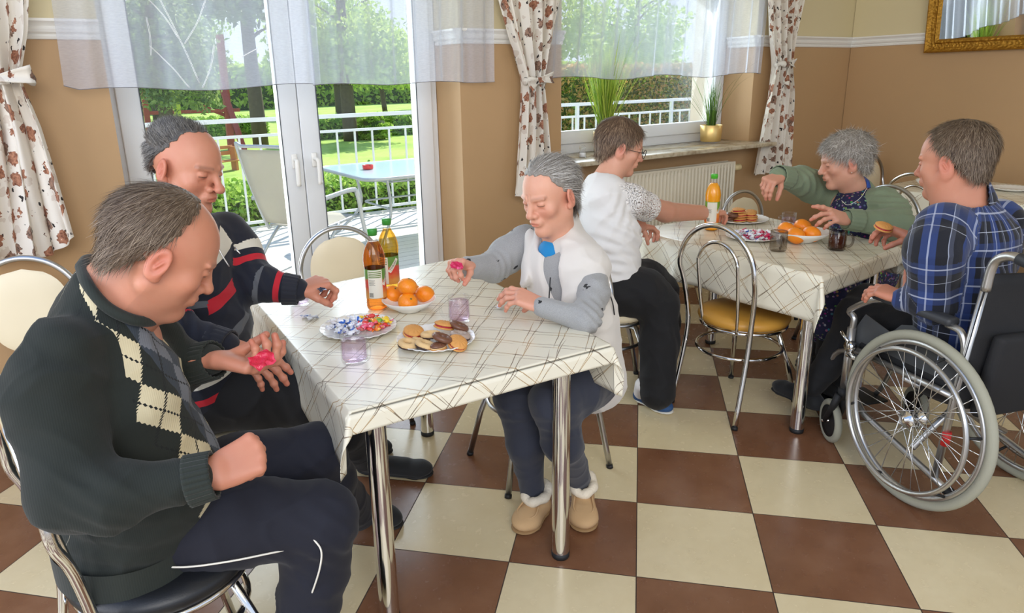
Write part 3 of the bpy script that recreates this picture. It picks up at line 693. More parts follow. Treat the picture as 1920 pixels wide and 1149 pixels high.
# ================================================================ implicit modelling of bodies and clothes
class Field:
    def __init__(s): s.ops = []
    def cap(s, a, b, ra, rb=None, k=0.02, op='+'):
        s.ops.append(('cap', np.array(a[:3], float), np.array(b[:3], float), float(ra), float(ra if rb is None else rb), k, op)); return s
    def chain(s, pts, rs, k=0.02, op='+'):
        for i in range(len(pts)-1): s.cap(pts[i], pts[i+1], rs[i], rs[i+1], k, op)
        return s
    def jj(s, js, k=0.02, sc=1.0, op='+'):      # joints given as (x, y, z, radius)
        for i in range(len(js)-1): s.cap(js[i][:3], js[i+1][:3], js[i][3]*sc, js[i+1][3]*sc, k, op)
        return s
    def ell(s, c, r, R=None, k=0.02, op='+'):
        s.ops.append(('ell', np.array(c[:3], float), np.array(r, float), None if R is None else np.array(R, float), k, op)); return s
    def ecap(s, a, b, ra, rb, side, k=0.03, op='+'):   # capsule with elliptical section: ra = (half width along side, half depth)
        s.ops.append(('ecap', np.array(a[:3], float), np.array(b[:3], float), ra, rb, np.array(side, float), k, op)); return s
    def fn(s, f): s.ops.append(('fn', f)); return s
    def bounds(s):
        lo = np.full(3, 1e9); hi = -lo
        for o in s.ops:
            if o[0] == 'fn' or o[-1] != '+': continue
            if o[0] == 'cap': m = max(o[3], o[4]); P = [o[1]-m, o[1]+m, o[2]-m, o[2]+m]
            elif o[0] == 'ell': m = max(o[2]); P = [o[1]-m, o[1]+m]
            else: m = max(*o[3], *o[4]); P = [o[1]-m, o[1]+m, o[2]-m, o[2]+m]
            lo = np.minimum(lo, np.min(P, 0)); hi = np.maximum(hi, np.max(P, 0))
        return lo, hi
    def mesh(s, h, lo=None, hi=None, pad=None):
        l, u = s.bounds(); pad = 3*h if pad is None else pad
        lo = l-pad if lo is None else np.array(lo, float); hi = u+pad if hi is None else np.array(hi, float)
        n = np.ceil((hi-lo)/h).astype(int)+1
        ax = [lo[i]+h*np.arange(n[i]) for i in range(3)]
        D = np.full(n, 0.5, np.float32)
        for o in s.ops:
            if o[0] == 'fn':
                X, Y, Z = np.meshgrid(*ax, indexing='ij', sparse=True); D = o[1](X, Y, Z, D).astype(np.float32); continue
            k, op = o[-2], o[-1]
            if o[0] == 'cap': m = max(o[3], o[4]); bl = np.minimum(o[1], o[2])-m; bu = np.maximum(o[1], o[2])+m
            elif o[0] == 'ell': m = max(o[2]); bl = o[1]-m; bu = o[1]+m
            else: m = max(*o[3], *o[4]); bl = np.minimum(o[1], o[2])-m; bu = np.maximum(o[1], o[2])+m
            mg = k+4*h
            i0 = np.clip(np.floor((bl-mg-lo)/h).astype(int), 0, n); i1 = np.clip(np.ceil((bu+mg-lo)/h).astype(int)+1, 0, n)
            if (i1 <= i0).any(): continue
            sl = tuple(slice(a, b) for a, b in zip(i0, i1))
            X, Y, Z = np.meshgrid(*[a[q] for a, q in zip(ax, sl)], indexing='ij')
            if o[0] == 'cap':
                a, b = o[1], o[2]; ab = b-a; L = max(1e-9, ab@ab)
                t = np.clip(((X-a[0])*ab[0]+(Y-a[1])*ab[1]+(Z-a[2])*ab[2])/L, 0, 1)
                d = np.sqrt((X-a[0]-t*ab[0])**2+(Y-a[1]-t*ab[1])**2+(Z-a[2]-t*ab[2])**2)-(o[3]+(o[4]-o[3])*t)
            elif o[0] == 'ell':
                x, y, z = X-o[1][0], Y-o[1][1], Z-o[1][2]
                if o[3] is not None:
                    R = o[3]; x, y, z = (R[0, 0]*x+R[1, 0]*y+R[2, 0]*z, R[0, 1]*x+R[1, 1]*y+R[2, 1]*z, R[0, 2]*x+R[1, 2]*y+R[2, 2]*z)
                r = o[2]; k0 = np.sqrt((x/r[0])**2+(y/r[1])**2+(z/r[2])**2); k1 = np.sqrt((x/r[0]**2)**2+(y/r[1]**2)**2+(z/r[2]**2)**2)+1e-9
                d = k0*(k0-1)/k1
            else:
                a, b = o[1], o[2]; ab = b-a; L = max(1e-9, ab@ab); axn = ab/sqrt(L)
                sd = o[5]-axn*(o[5]@axn); sd = sd/np.linalg.norm(sd); fw = np.cross(axn, sd)
                t = np.clip(((X-a[0])*ab[0]+(Y-a[1])*ab[1]+(Z-a[2])*ab[2])/L, 0, 1)
                x, y, z = X-a[0]-t*ab[0], Y-a[1]-t*ab[1], Z-a[2]-t*ab[2]
                w = o[3][0]+(o[4][0]-o[3][0])*t; dp = o[3][1]+(o[4][1]-o[3][1])*t; r3 = np.minimum(w, dp)
                p = x*sd[0]+y*sd[1]+z*sd[2]; q = x*fw[0]+y*fw[1]+z*fw[2]; e = x*axn[0]+y*axn[1]+z*axn[2]
                k0 = np.sqrt((p/w)**2+(q/dp)**2+(e/r3)**2); k1 = np.sqrt((p/w**2)**2+(q/dp**2)**2+(e/r3**2)**2)+1e-6
                d = k0*(k0-1)/k1
            d = d.astype(np.float32); c = D[sl]
            if op == '+':
                hh = np.clip(0.5+0.5*(c-d)/k, 0, 1); D[sl] = c*(1-hh)+d*hh-k*hh*(1-hh)
            elif op == '-':
                hh = np.clip(0.5-0.5*(c+d)/k, 0, 1); D[sl] = c*(1-hh)-d*hh+k*hh*(1-hh)
        return nets(D, lo, h)
def nets(D, lo, h):
    '''surface nets: a quad mesh of the zero level of D'''
    I = D < 0
    c = [I[i:I.shape[0]-1+i, j:I.shape[1]-1+j, k:I.shape[2]-1+k] for i in (0, 1) for j in (0, 1) for k in (0, 1)]
    s = sum(x.astype(np.int8) for x in c); act = (s > 0) & (s < 8)
    idx = np.argwhere(act); N = len(idx); vid = -np.ones(act.shape, np.int32); vid[act] = np.arange(N)
    vals = np.stack([D[idx[:, 0]+i, idx[:, 1]+j, idx[:, 2]+k] for i in (0, 1) for j in (0, 1) for k in (0, 1)], 1)
    offs = np.array([(i, j, k) for i in (0, 1) for j in (0, 1) for k in (0, 1)], float)
    P = np.zeros((N, 3)); cnt = np.zeros(N)
    for a in range(8):
        for b_ in range(a+1, 8):
            if np.abs(offs[a]-offs[b_]).sum() != 1: continue
            va, vb = vals[:, a], vals[:, b_]; m = (va < 0) != (vb < 0)
            t = np.where(m, va/np.where(m, va-vb, 1), 0)[:, None]
            P += np.where(m[:, None], offs[a]+(offs[b_]-offs[a])*t, 0); cnt += m
    V = lo+h*(idx+P/cnt[:, None])
    Fs = []
    for ax_ in range(3):
        u, v = [(1, 2), (2, 0), (0, 1)][ax_]
        sl0 = [slice(None)]*3; sl1 = [slice(None)]*3; sl0[ax_] = slice(0, -1); sl1[ax_] = slice(1, None)
        A, B = I[tuple(sl0)], I[tuple(sl1)]; e = np.argwhere(A != B)
        ok = (e[:, u] > 0) & (e[:, v] > 0) & (e[:, u] < D.shape[u]-1) & (e[:, v] < D.shape[v]-1); e = e[ok]
        if len(e) == 0: continue
        fl = A[e[:, 0], e[:, 1], e[:, 2]]
        q = []
        for du, dv in ((-1, -1), (0, -1), (0, 0), (-1, 0)):
            w = e.copy(); w[:, u] += du; w[:, v] += dv; q.append(vid[w[:, 0], w[:, 1], w[:, 2]])
        q = np.stack(q, 1); q[~fl] = q[~fl][:, ::-1]; Fs.append(q)
    return V, np.concatenate(Fs)
def wob(P, amp, sc, seed=0.0):
    '''smooth pseudo-random offset for folds'''
    x, y, z = P[:, 0]*sc, P[:, 1]*sc, P[:, 2]*sc
    return amp*(np.sin(x+1.7*np.sin(y*0.8+seed)+seed)+np.sin(y*1.3+1.9*np.sin(z*0.9+seed*2))+np.sin(z*1.1+1.6*np.sin(x*1.2+seed*3)))/3
def vnormals(V, Fq):
    a, b, c, d = (V[Fq[:, i]] for i in range(4)); fn = np.cross(c-a, d-b); N = np.zeros_like(V)
    for i in range(4): np.add.at(N, Fq[:, i], fn)
    return N/(np.linalg.norm(N, axis=1)[:, None]+1e-12)
def smooth_np(V, Fq, it=1, lam=0.5):
    for _ in range(it):
        S = np.zeros_like(V); C_ = np.zeros(len(V))
        for i in range(4):
            a, b = Fq[:, i], Fq[:, (i+1) % 4]
            np.add.at(S, a, V[b]); np.add.at(S, b, V[a]); np.add.at(C_, a, 1); np.add.at(C_, b, 1)
        V = V+lam*(S/np.maximum(C_, 1)[:, None]-V)
    return V
def folds(V, Fq, items):
    '''push cloth along its normal: items are (centre, radius, direction across the fold, wavelength, amplitude)'''
    N = vnormals(V, Fq); off = np.zeros(len(V))
    for c, r, d, wl_, am in items:
        c = np.array(c[:3]); d = np.array(d, float); d /= np.linalg.norm(d)
        q = V-c; dist = np.linalg.norm(q, axis=1); w = np.clip(1-dist/r, 0, 1)**1.2
        ph = q@d*2*pi/wl_; other = wob(V, 1.0, 14, r*9)
        off += am*w*np.sin(ph+1.8*other)
    return V+N*off[:, None]

SKIN = {}
def skin_mat(name, a, b, red):
    m = NT(name); v = m.attr('skin'); s_ = m.sep(v)
    n = m.noise(m.coord(), 60, 4, 0.6); n2 = m.noise(m.coord(), 9, 3, 0.5)
    c = m.mix(n2, a, b); c = m.mix(m.math('MULTIPLY', n, 0.18), c, red)
    c = m.mix(s_[0], c, red)                 # lips, ears, cheeks
    c = m.mix(s_[1], c, rgb(70, 52, 42))     # brows, lashes, stubble, and shade painted into the nostrils
    m.base(c); m.set(Roughness=0.5, Subsurface_Weight=0.12, Subsurface_Scale=0.01)
    m.put(m.b.inputs['Subsurface Radius'], (1.0, 0.35, 0.2))
    m.bump(n, 0.12, 0.002); return m.m

def rotm(az, pitch, roll=0.0):
    '''local x = right, y = face forward, z = crown. az: world azimuth of the gaze, pitch down positive, roll: tilt to the own right'''
    return np.array((Matrix.Rotation(radians(az-90), 3, 'Z') @ Matrix.Rotation(-radians(pitch), 3, 'X') @ Matrix.Rotation(radians(roll), 3, 'Y')))

def head_field(o):
    '''head about 0.235 tall, origin between the ears'''
    f = Field(); g = lambda k, d: o.get(k, d)
    W = g('w', 1.0)
    f.ell((0, -0.012, 0.042), (0.075*W, 0.098, 0.083), k=0.02)                # cranium
    f.ell((0, 0.030, 0.020), (0.066*W, 0.066, 0.080), k=0.02)                 # forehead / face mass
    f.ell((0, 0.030, -0.045), (0.057*W*g('jaw', 1), 0.058, 0.060), k=0.025)   # lower face
    f.cap((-0.045*W*g('jaw', 1), 0.000, -0.052), (0, 0.070, -0.086), 0.018, 0.019, k=0.025)
    f.cap((0.045*W*g('jaw', 1), 0.000, -0.052), (0, 0.070, -0.086), 0.018, 0.019, k=0.025)
    f.ell((0, 0.076, -0.092+g('chin', 0)), (0.020, 0.017, 0.015), k=0.018)     # chin
    for s in (-1, 1):
        f.ell((s*0.043*W, 0.062, -0.018), (0.022, 0.020, 0.020), k=0.022)      # cheek bones
        f.ell((s*0.033, 0.094, 0.010), (0.017, 0.014, 0.013), k=0.012, op='-')  # eye socket
        f.cap((s*0.014, 0.0925, 0.026), (s*0.050*W, 0.080, 0.027), 0.0075*g('brow', 1), 0.005, k=0.010)   # brow ridge
        f.ell((s*0.032, 0.079, 0.009), (0.0150, 0.0135, 0.0125), k=0.004)       # lid over the eyeball
        f.cap((s*0.022, 0.0925, 0.0035), (s*0.044, 0.087, 0.0035), 0.0012, 0.0010, k=0.0025, op='-')  # lid slit
        f.cap((s*0.022, 0.0915, 0.0160), (s*0.044, 0.086, 0.0155), 0.0012, 0.001, k=0.004, op='-')   # upper fold
        f.cap((s*0.022, 0.090, -0.010), (s*0.043, 0.083, -0.009), 0.0020, 0.001, k=0.006, op='-')    # bag under the eye
        f.cap((s*0.019, 0.097, -0.030), (s*0.034, 0.080, -0.062), 0.0028, 0.0015, k=0.009, op='-')   # fold from nose to mouth
    ns = g('nose', 1.0)
    f.cap((0, 0.088, 0.022), (0, 0.088+0.021*ns, -0.020), 0.0078, 0.0100, k=0.012)   # bridge
    f.ell((0, 0.088+0.022*ns, -0.024), (0.0125*g('nw', 1), 0.0125, 0.0110), k=0.008)             # tip
    for s in (-1, 1):
        f.ell((s*0.0125*g('nw', 1), 0.097, -0.028), (0.0085, 0.0105, 0.0085), k=0.006)
        f.ell((s*0.0065, 0.108, -0.0365), (0.0035, 0.0055, 0.0035), k=0.003, op='-')
    f.ell((0, 0.090, -0.052), (0.026, 0.016, 0.016), k=0.012)                 # mouth mound
    f.cap((-0.019, 0.096, -0.0505), (0.019, 0.096, -0.0505), 0.0042*g('lip', 1), k=0.004); f.ell((0, 0.1015, -0.0495), (0.013, 0.006, 0.0042*g('lip', 1)), k=0.004)
    f.cap((-0.016, 0.096, -0.0595), (0.016, 0.096, -0.0595), 0.0046*g('lip', 1), k=0.004); f.ell((0, 0.1000, -0.0605), (0.013, 0.006, 0.0048*g('lip', 1)), k=0.004)
    f.cap((-0.022, 0.0995, -0.0555+g('frown', 0.0)), (0, 0.1065, -0.0550), 0.0016, k=0.0022, op='-'); f.cap((0, 0.1065, -0.0550), (0.022, 0.0995, -0.0555+g('frown', 0.0)), 0.0016, k=0.0022, op='-')
    f.cap((-0.017, 0.098, -0.073), (0.017, 0.098, -0.073), 0.003, k=0.010, op='-')
    for s in (-1, 1):                                                          # ears
        R = np.array(Matrix.Rotation(radians(s*-22), 3, 'Z') @ Matrix.Rotation(radians(-8), 3, 'X'))
        ex = s*(0.0775*W+0.003)
        f.ell((ex, -0.006, -0.004), (0.0085, 0.0195, 0.033), R, k=0.006)
        f.ell((ex-s*0.004, 0.002, -0.028), (0.008, 0.011, 0.012), R, k=0.006)
        f.ell((ex+s*0.0085, -0.004, -0.002), (0.0065, 0.0115, 0.021), R, k=0.005, op='-')
        f.cap((ex+s*0.005, 0.001, 0.004), (ex+s*0.004, -0.007, -0.012), 0.0028, 0.0025, k=0.004)
    for z_, a in ((0.058, 1), (0.070, 0.8), (0.082, 0.6)):
        y_ = 0.088-(z_-0.05)*0.45
        if g('wrinkle', 0): f.cap((-0.034, y_-0.006, z_), (0.034, y_-0.006, z_+0.002), 0.0014*a, k=0.006, op='-')
    if g('wrinkle', 0) or g('scowl', 0):
        for s in (-1, 1): f.cap((s*0.006, 0.099, 0.022), (s*0.0075, 0.095, 0.040), 0.0015, k=0.005, op='-')
    return f
def head_colors(P, o):
    x, y, z = P.T; n = len(P); red = np.zeros(n); dk = np.zeros(n)
    G_ = lambda c, r: np.exp(-(((P-np.array(c))/np.array(r))**2).sum(1))
    red += 0.50*((np.abs(x) < 0.020) & (np.abs(z+0.0555) < 0.0085*(1-(x/0.023)**2)) & (y > 0.085))
    for s in (-1, 1):
        red += 0.22*G_((s*0.040, 0.075, -0.025), (0.026, 0.03, 0.022))+0.5*G_((s*0.085, -0.005, 0.0), (0.02, 0.03, 0.04))+0.2*G_((s*0.032, 0.09, 0.0), (0.018, 0.02, 0.012))
        bz = 0.0275+0.0025*np.cos((np.abs(x)-0.033)*60)
        b = np.exp(-((z-bz-o.get('browz', 0))/0.0042)**2)*(np.abs(x) > 0.013)*(np.abs(x) < 0.054)*(y > 0.06); dk = np.maximum(dk, b*o.get('browc', 0.45))
        sl = np.exp(-((z-0.0035)/0.0016)**2)*(np.abs(x) > 0.020)*(np.abs(x) < 0.046)*(y > 0.075); dk = np.maximum(dk, sl*0.9)
    red += 0.35*G_((0, 0.112, -0.024), (0.016, 0.02, 0.014))*o.get('rednose', 1)
    st = o.get('stubble', 0)
    if st: dk = np.maximum(dk, st*((z < -0.035)*(y > 0.0)).astype(float)*np.clip((-0.030-z)/0.03, 0, 1)*(1-0.7*(red > 0.6)))
    dk = np.maximum(dk, 0.9*G_((0.0065, 0.108, -0.036), (0.003, 0.005, 0.003))); dk = np.maximum(dk, 0.9*G_((-0.0065, 0.108, -0.036), (0.003, 0.005, 0.003)))  # shade inside the nostrils put into the skin colour
    return np.stack([np.clip(red, 0, 1), np.clip(dk, 0, 1), np.zeros(n)], 1)

def make_head(c, az, pitch, roll, sc, o, extra=(), h=0.0026, below=0.20):
    '''extra: world-space capsules (a, b, ra, rb) joined to the head (neck, shoulders)'''
    R = rotm(az, pitch, roll); c = np.array(c[:3]); f = head_field(o)
    inv = lambda p: (R.T @ (np.array(p[:3])-c))/sc
    for (a, b, ra, rb, k) in extra: f.cap(inv(a), inv(b), ra/sc, rb/sc, k)
    lo, hi = f.bounds(); V, Fq = f.mesh(h, lo=np.maximum(lo-0.01, [-0.22, -0.22, -0.26]), hi=np.minimum(hi+0.01, [0.22, 0.20, 0.16]))
    A = head_colors(V, o)
    return V, Fq, A, R, c

def to_world(V, R, c, sc): return (V*sc) @ R.T + c

def hand_field(side, curl, spread=0.0, thumb=(30, 25, 20), sp=None):
    '''right-handed frame: y = towards the fingers, z = back of the hand, x = thumb side * side'''
    f = Field(); s = side
    bases = [(0.030, 0.088), (0.010, 0.093), (-0.011, 0.089), (-0.030, 0.080)]
    lens = [(0.040, 0.024, 0.020), (0.044, 0.028, 0.021), (0.041, 0.026, 0.020), (0.033, 0.019, 0.018)]
    rad = [0.0098, 0.0100, 0.0094, 0.0082]
    tips = []
    for i, ((bx, by), L) in enumerate(zip(bases, lens)):
        f.cap((s*bx*0.62, 0.012, 0), (s*bx, by, 0), 0.0135, 0.0125, k=0.012)
        a = (sp[i] if sp else (1.5-i)*spread)*pi/180*s
        c_ = curl[i] if isinstance(curl[i], (list, tuple)) else (curl[i]*0.75, curl[i]*1.05, curl[i]*0.65)
        p = np.array((s*bx, by, 0.001)); ang = 0; r = rad[i]
        for j in range(3):
            ang += radians(c_[j]); d = np.array((sin(a)*cos(ang), cos(a)*cos(ang), -sin(ang)))
            q = p+d*L[j]; f.cap(p, q, r*(1.02-0.08*j), r*(0.95-0.09*j), k=0.004)
            if j > 0: f.ell(p, (r*1.08,)*3, k=0.004)
            p = q
        tips.append((p, d, r))
    t0, t1, t2 = (radians(v) for v in thumb)     # out from the palm side, down under the palm, bend
    p0 = np.array((s*0.016, 0.018, -0.004)); d0 = np.array((s*sin(t0+0.5)*cos(t1), cos(t0+0.5)*cos(t1), -sin(t1)))
    p1 = p0+d0*0.042; f.cap(p0, p1, 0.0155, 0.0125, k=0.012)
    d1 = np.array((s*sin(t0)*cos(t1*1.2), cos(t0)*cos(t1*1.2), -sin(t1*1.2))); p2 = p1+d1*0.033; f.cap(p1, p2, 0.0115, 0.0105, k=0.005)
    d2 = np.array((s*sin(t0-t2)*cos(t1*1.3), cos(t0-t2)*cos(t1*1.3), -sin(t1*1.3))); p3 = p2+d2*0.026; f.cap(p2, p3, 0.0108, 0.0088, k=0.004)
    tips.append((p3, d2, 0.0088))
    f.ell((0, 0.045, -0.004), (0.036, 0.050, 0.014), k=0.012)
    return f, tips
def frame_from(wrist, knuckle, back, side):
    '''world frame for a hand: y along wrist->knuckles, z = back of the hand'''
    w = np.array(wrist[:3]); y = np.array(knuckle[:3])-w; y /= np.linalg.norm(y)
    z = np.array(back, float); z -= y*(z@y); z /= np.linalg.norm(z); x = np.cross(y, z)
    return np.stack([x, y, z], 1), w
def make_hand(side, wrist, knuckle, back, curl, elbow, fr=0.027, sc=1.0, spread=4, thumb=(30, 25, 20), sp=None, h=0.0021):
    R, w = frame_from(wrist, knuckle, back, side); f, tips = hand_field(side, curl, spread, thumb, sp)
    e = (R.T @ (np.array(elbow[:3])-w))/sc; e = e/np.linalg.norm(e)*0.11
    f.ecap((0, 0.012, -0.001), e*0.35, (0.027, 0.019), (0.0265, 0.0205), (1, 0, 0), k=0.012)
    f.ecap(e*0.35, e, (0.0265, 0.0205), (fr, fr*0.9), (1, 0, 0), k=0.010)
    V, Fq = f.mesh(h)
    A = np.zeros((len(V), 3))
    for p, d, r in tips:                        # nails and rosy finger ends
        q = V-(p-d*0.002); A[:, 0] += 0.35*np.exp(-(q**2).sum(1)/0.014**2)
    A[:, 0] = np.clip(A[:, 0]+0.12, 0, 1)
    return to_world(V, R, w, sc), Fq, A
def join_parts(parts):
    Vs, Fs, As = [], [], []; n = 0
    for V, Fq, A in parts: Vs.append(V); Fs.append(Fq+n); As.append(A); n += len(V)
    return np.concatenate(Vs), np.concatenate(Fs), np.concatenate(As)

# ---- hair: a shell over the skull plus thousands of fine strands
HAIRM = {}
def hair_mat(name, c1, c2, c3):
    m = NT(name); v = m.attr('tint'); x = m.sep(v)[0]
    n = m.noise(m.scale(m.attr('hairuv'), 260, 260, 14), 1.0, 3, 0.6)
    f = m.math('ADD', m.math('MULTIPLY', x, 0.6), m.math('MULTIPLY', n, 0.5))
    m.base(m.ramp(f, [(0.15, c1), (0.5, c2), (0.85, c3)])); m.set(Roughness=0.42, Specular_IOR_Level=0.35); m.bump(n, 0.5, 0.003)
    return m.m
def make_hair(parent, R, c, sc, ho, material, region, thick, flow, nstr=5200, slen=0.03, lift=0.15, fr=0.0007, shell=True, vol=None, jit=0.16):
    '''region(x,y,z)->positive where hair grows; flow(P,N)->direction of the strands, both in the head frame'''
    f = Field(); W = ho.get('w', 1.0)
    f.ell((0, -0.012, 0.042), (0.075*W+thick, 0.098+thick, 0.083+thick), k=0.02)
    f.ell((0, 0.030, 0.020), (0.066*W+thick, 0.066+thick*0.6, 0.080+thick), k=0.02)
    f.ell((0, -0.050, -0.030), (0.052*W+thick, 0.036+thick, 0.050), k=0.03)
    if vol: vol(f)
    lo, hi = f.bounds()
    def cut(X, Y, Z, D):
        g = region(X, Y, Z)+0.0035*np.sin(X*260+1.5*np.sin(Z*140))+0.003*np.sin(Z*230+2*np.sin(Y*90))
        D2 = D+0.0012*np.sin(X*420+2*np.sin(Z*130))*np.sin(Y*390+2*np.sin(Z*90))
        return np.maximum(D2, -g*0.5)
    f.fn(cut)
    V, Fq = f.mesh(0.0034, lo=lo-0.01, hi=hi+0.01)
    N = vnormals(V, Fq)
    g = region(V[:, 0], V[:, 1], V[:, 2])
    outer = g > 0.004
    cand = np.where(outer)[0]
    id_ = RNG.choice(cand, nstr)
    P = V[id_]+RNG.normal(size=(nstr, 3))*0.0018; Nn = N[id_]
    T = flow(P, Nn); T = T+RNG.normal(size=(nstr, 3))*jit; T -= Nn*(T*Nn).sum(1)[:, None]*0.9; T /= np.linalg.norm(T, axis=1)[:, None]
    L = slen*(0.5+0.9*RNG.random(nstr))[:, None]
    S = np.cross(T, Nn); S /= np.linalg.norm(S, axis=1)[:, None]+1e-9
    pts = []; cur = P-Nn*0.003; d = T+Nn*lift
    cen = np.array((0, 0.0, 0.03)); K = 5
    for k in range(K):
        pts.append(cur); d = d/np.linalg.norm(d, axis=1)[:, None]; cur = cur+d*L/(K-1)
        out = cur-cen; out /= np.linalg.norm(out, axis=1)[:, None]; d = d-out*(0.10+lift*0.35)*(k > 0)
    wd = fr*np.array([1.0, 1.1, 0.9, 0.6, 0.12])
    SV = np.stack([np.stack([p-S*w_, p+S*w_], 1) for p, w_ in zip(pts, wd)], 1).reshape(nstr, -1, 3)   # n, 2K, 3
    base = (np.arange(nstr)*2*K)[:, None]
    quads = np.concatenate([base+np.array([2*k, 2*k+1, 2*k+3, 2*k+2]) for k in range(K-1)], 0)
    tint = RNG.random(nstr)
    if shell:
        VV = np.concatenate([V, SV.reshape(-1, 3)]); FF = np.concatenate([Fq, quads+len(V)])
        tt = np.concatenate([0.35+0.3*RNG.random(len(V))*0+0*V[:, 0], np.repeat(tint, 2*K)])
    else: VV = SV.reshape(-1, 3); FF = quads; tt = np.repeat(tint, 2*K)
    me = np_mesh('hair', to_world(VV, R, c, sc), FF)
    add_attr(me, 'tint', np.stack([tt]*3, 1)); add_attr(me, 'hairuv', VV)
    return link_mesh('hair', me, material, parent)
def body_obj(parent, parts, material):
    V, Fq, A = join_parts(parts); me = np_mesh('body', V, Fq); add_attr(me, 'skin', A)
    return link_mesh('body', me, material, parent)
def cloth_obj(parent, name, f, h, material, fold=(), attr=None, smooth=1, label=None, fine=0.0):
    V, Fq = f.mesh(h); V = smooth_np(V, Fq, smooth) if smooth else V
    V0 = V.copy()
    if fold: V = folds(V, Fq, fold)
    Nn_ = vnormals(V, Fq); rg_ = np.clip(1-np.abs(wob(V, 1.6, 17, 2.1)), 0, 1)**3*0.0045+np.clip(1-np.abs(wob(V, 1.6, 31, 4.7)), 0, 1)**3*0.0022
    if h > 0.0055: V = V+Nn_*(rg_-0.002)[:, None]
    if fine: V = V+vnormals(V, Fq)*wob(V, fine, 42, 1.3)[:, None]
    me = np_mesh(name, V, Fq)
    if attr is not None:
        for nm, fn_ in attr.items(): add_attr(me, nm, fn_(V0))
    return link_mesh(name, me, material, parent, label=label)
def seg_param(V, js):
    '''nearest bone of a chain: distance along it and from it'''
    best = np.full(len(V), 1e9); along = np.zeros(len(V)); idx = np.zeros(len(V), int); acc = 0.0; base = 0
    for i in range(len(js)-1):
        a, b = np.array(js[i][:3]), np.array(js[i+1][:3]); ab = b-a; L = np.linalg.norm(ab)
        t = np.clip((V-a)@ab/L**2, 0, 1); d = np.linalg.norm(V-a-t[:, None]*ab, axis=1)-0.5*(js[i][3]+(js[i+1][3]-js[i][3])*t)
        m = d < best; best[m] = d[m]; along[m] = acc+t[m]*L; idx[m] = i; acc += L
    return along, best, idx

# ================================================================ people
M_SK1 = skin_mat('skin_tanned', rgb(206, 148, 120), rgb(190, 128, 100), rgb(186, 84, 66))
M_SK2 = skin_mat('skin_fair', rgb(222, 172, 146), rgb(206, 150, 122), rgb(200, 98, 80))
H_BROWN = hair_mat('hair_brown_grey', rgb(62, 48, 38), rgb(104, 86, 70), rgb(152, 134, 114))
H_DARK = hair_mat('hair_dark_grey', rgb(44, 42, 42), rgb(84, 80, 76), rgb(140, 136, 130))
H_GREY = hair_mat('hair_grey', rgb(92, 88, 82), rgb(140, 134, 126), rgb(206, 202, 196))
H_CHEST = hair_mat('hair_chestnut', rgb(52, 38, 30), rgb(98, 76, 60), rgb(168, 142, 116))
H_LITE = hair_mat('hair_light_grey', rgb(110, 102, 94), rgb(152, 144, 134), rgb(214, 208, 200))

def knit(name, color, rib=0.0, scale=420, rough=0.9):
    m = NT(name); co = m.coord(); n = m.noise(co, 6, 3)
    w = m.n.new('ShaderNodeTexWave'); w.inputs['Scale'].default_value = scale/6.5; w.inputs['Distortion'].default_value = 1.5; m.l.new(co, w.inputs['Vector'])
    m.base(m.mix(m.math('MULTIPLY', n, 0.5), color, tuple(c*0.72 for c in color[:3])+(1,))); m.set(Roughness=rough, Sheen_Weight=0.1, Sheen_Roughness=0.5)
    m.bump(w.outputs['Fac'], 0.12, 0.002); return m
def plaincloth(name, color, rough=0.85, sheen=0.15, dark=0.8):
    m = NT(name); n = m.noise(m.coord(), 420, 2); n2 = m.noise(m.coord(), 5, 3)
    m.base(m.mix(m.math('MULTIPLY', n2, 0.6), color, tuple(c*dark for c in color[:3])+(1,))); m.set(Roughness=rough, Sheen_Weight=sheen)
    m.bump(n, 0.2, 0.001); return m.m
M_NAVY = plaincloth('navy_jersey', rgb(20, 22, 36), sheen=0.06); M_BLK = plaincloth('black_cloth', rgb(18, 18, 21), sheen=0.05); M_SLATE = plaincloth('slate_blue_jersey', rgb(44, 48, 62))
M_SLIP = plaincloth('black_felt', rgb(26, 27, 29)); M_SOLE = mat('dark_sole', rgb(30, 30, 30), 0.7)
M_PIPE = mat('white_piping', rgb(226, 222, 210), 0.7)
M_OLIVE = knit('dark_green_knit', rgb(34, 40, 34)).m

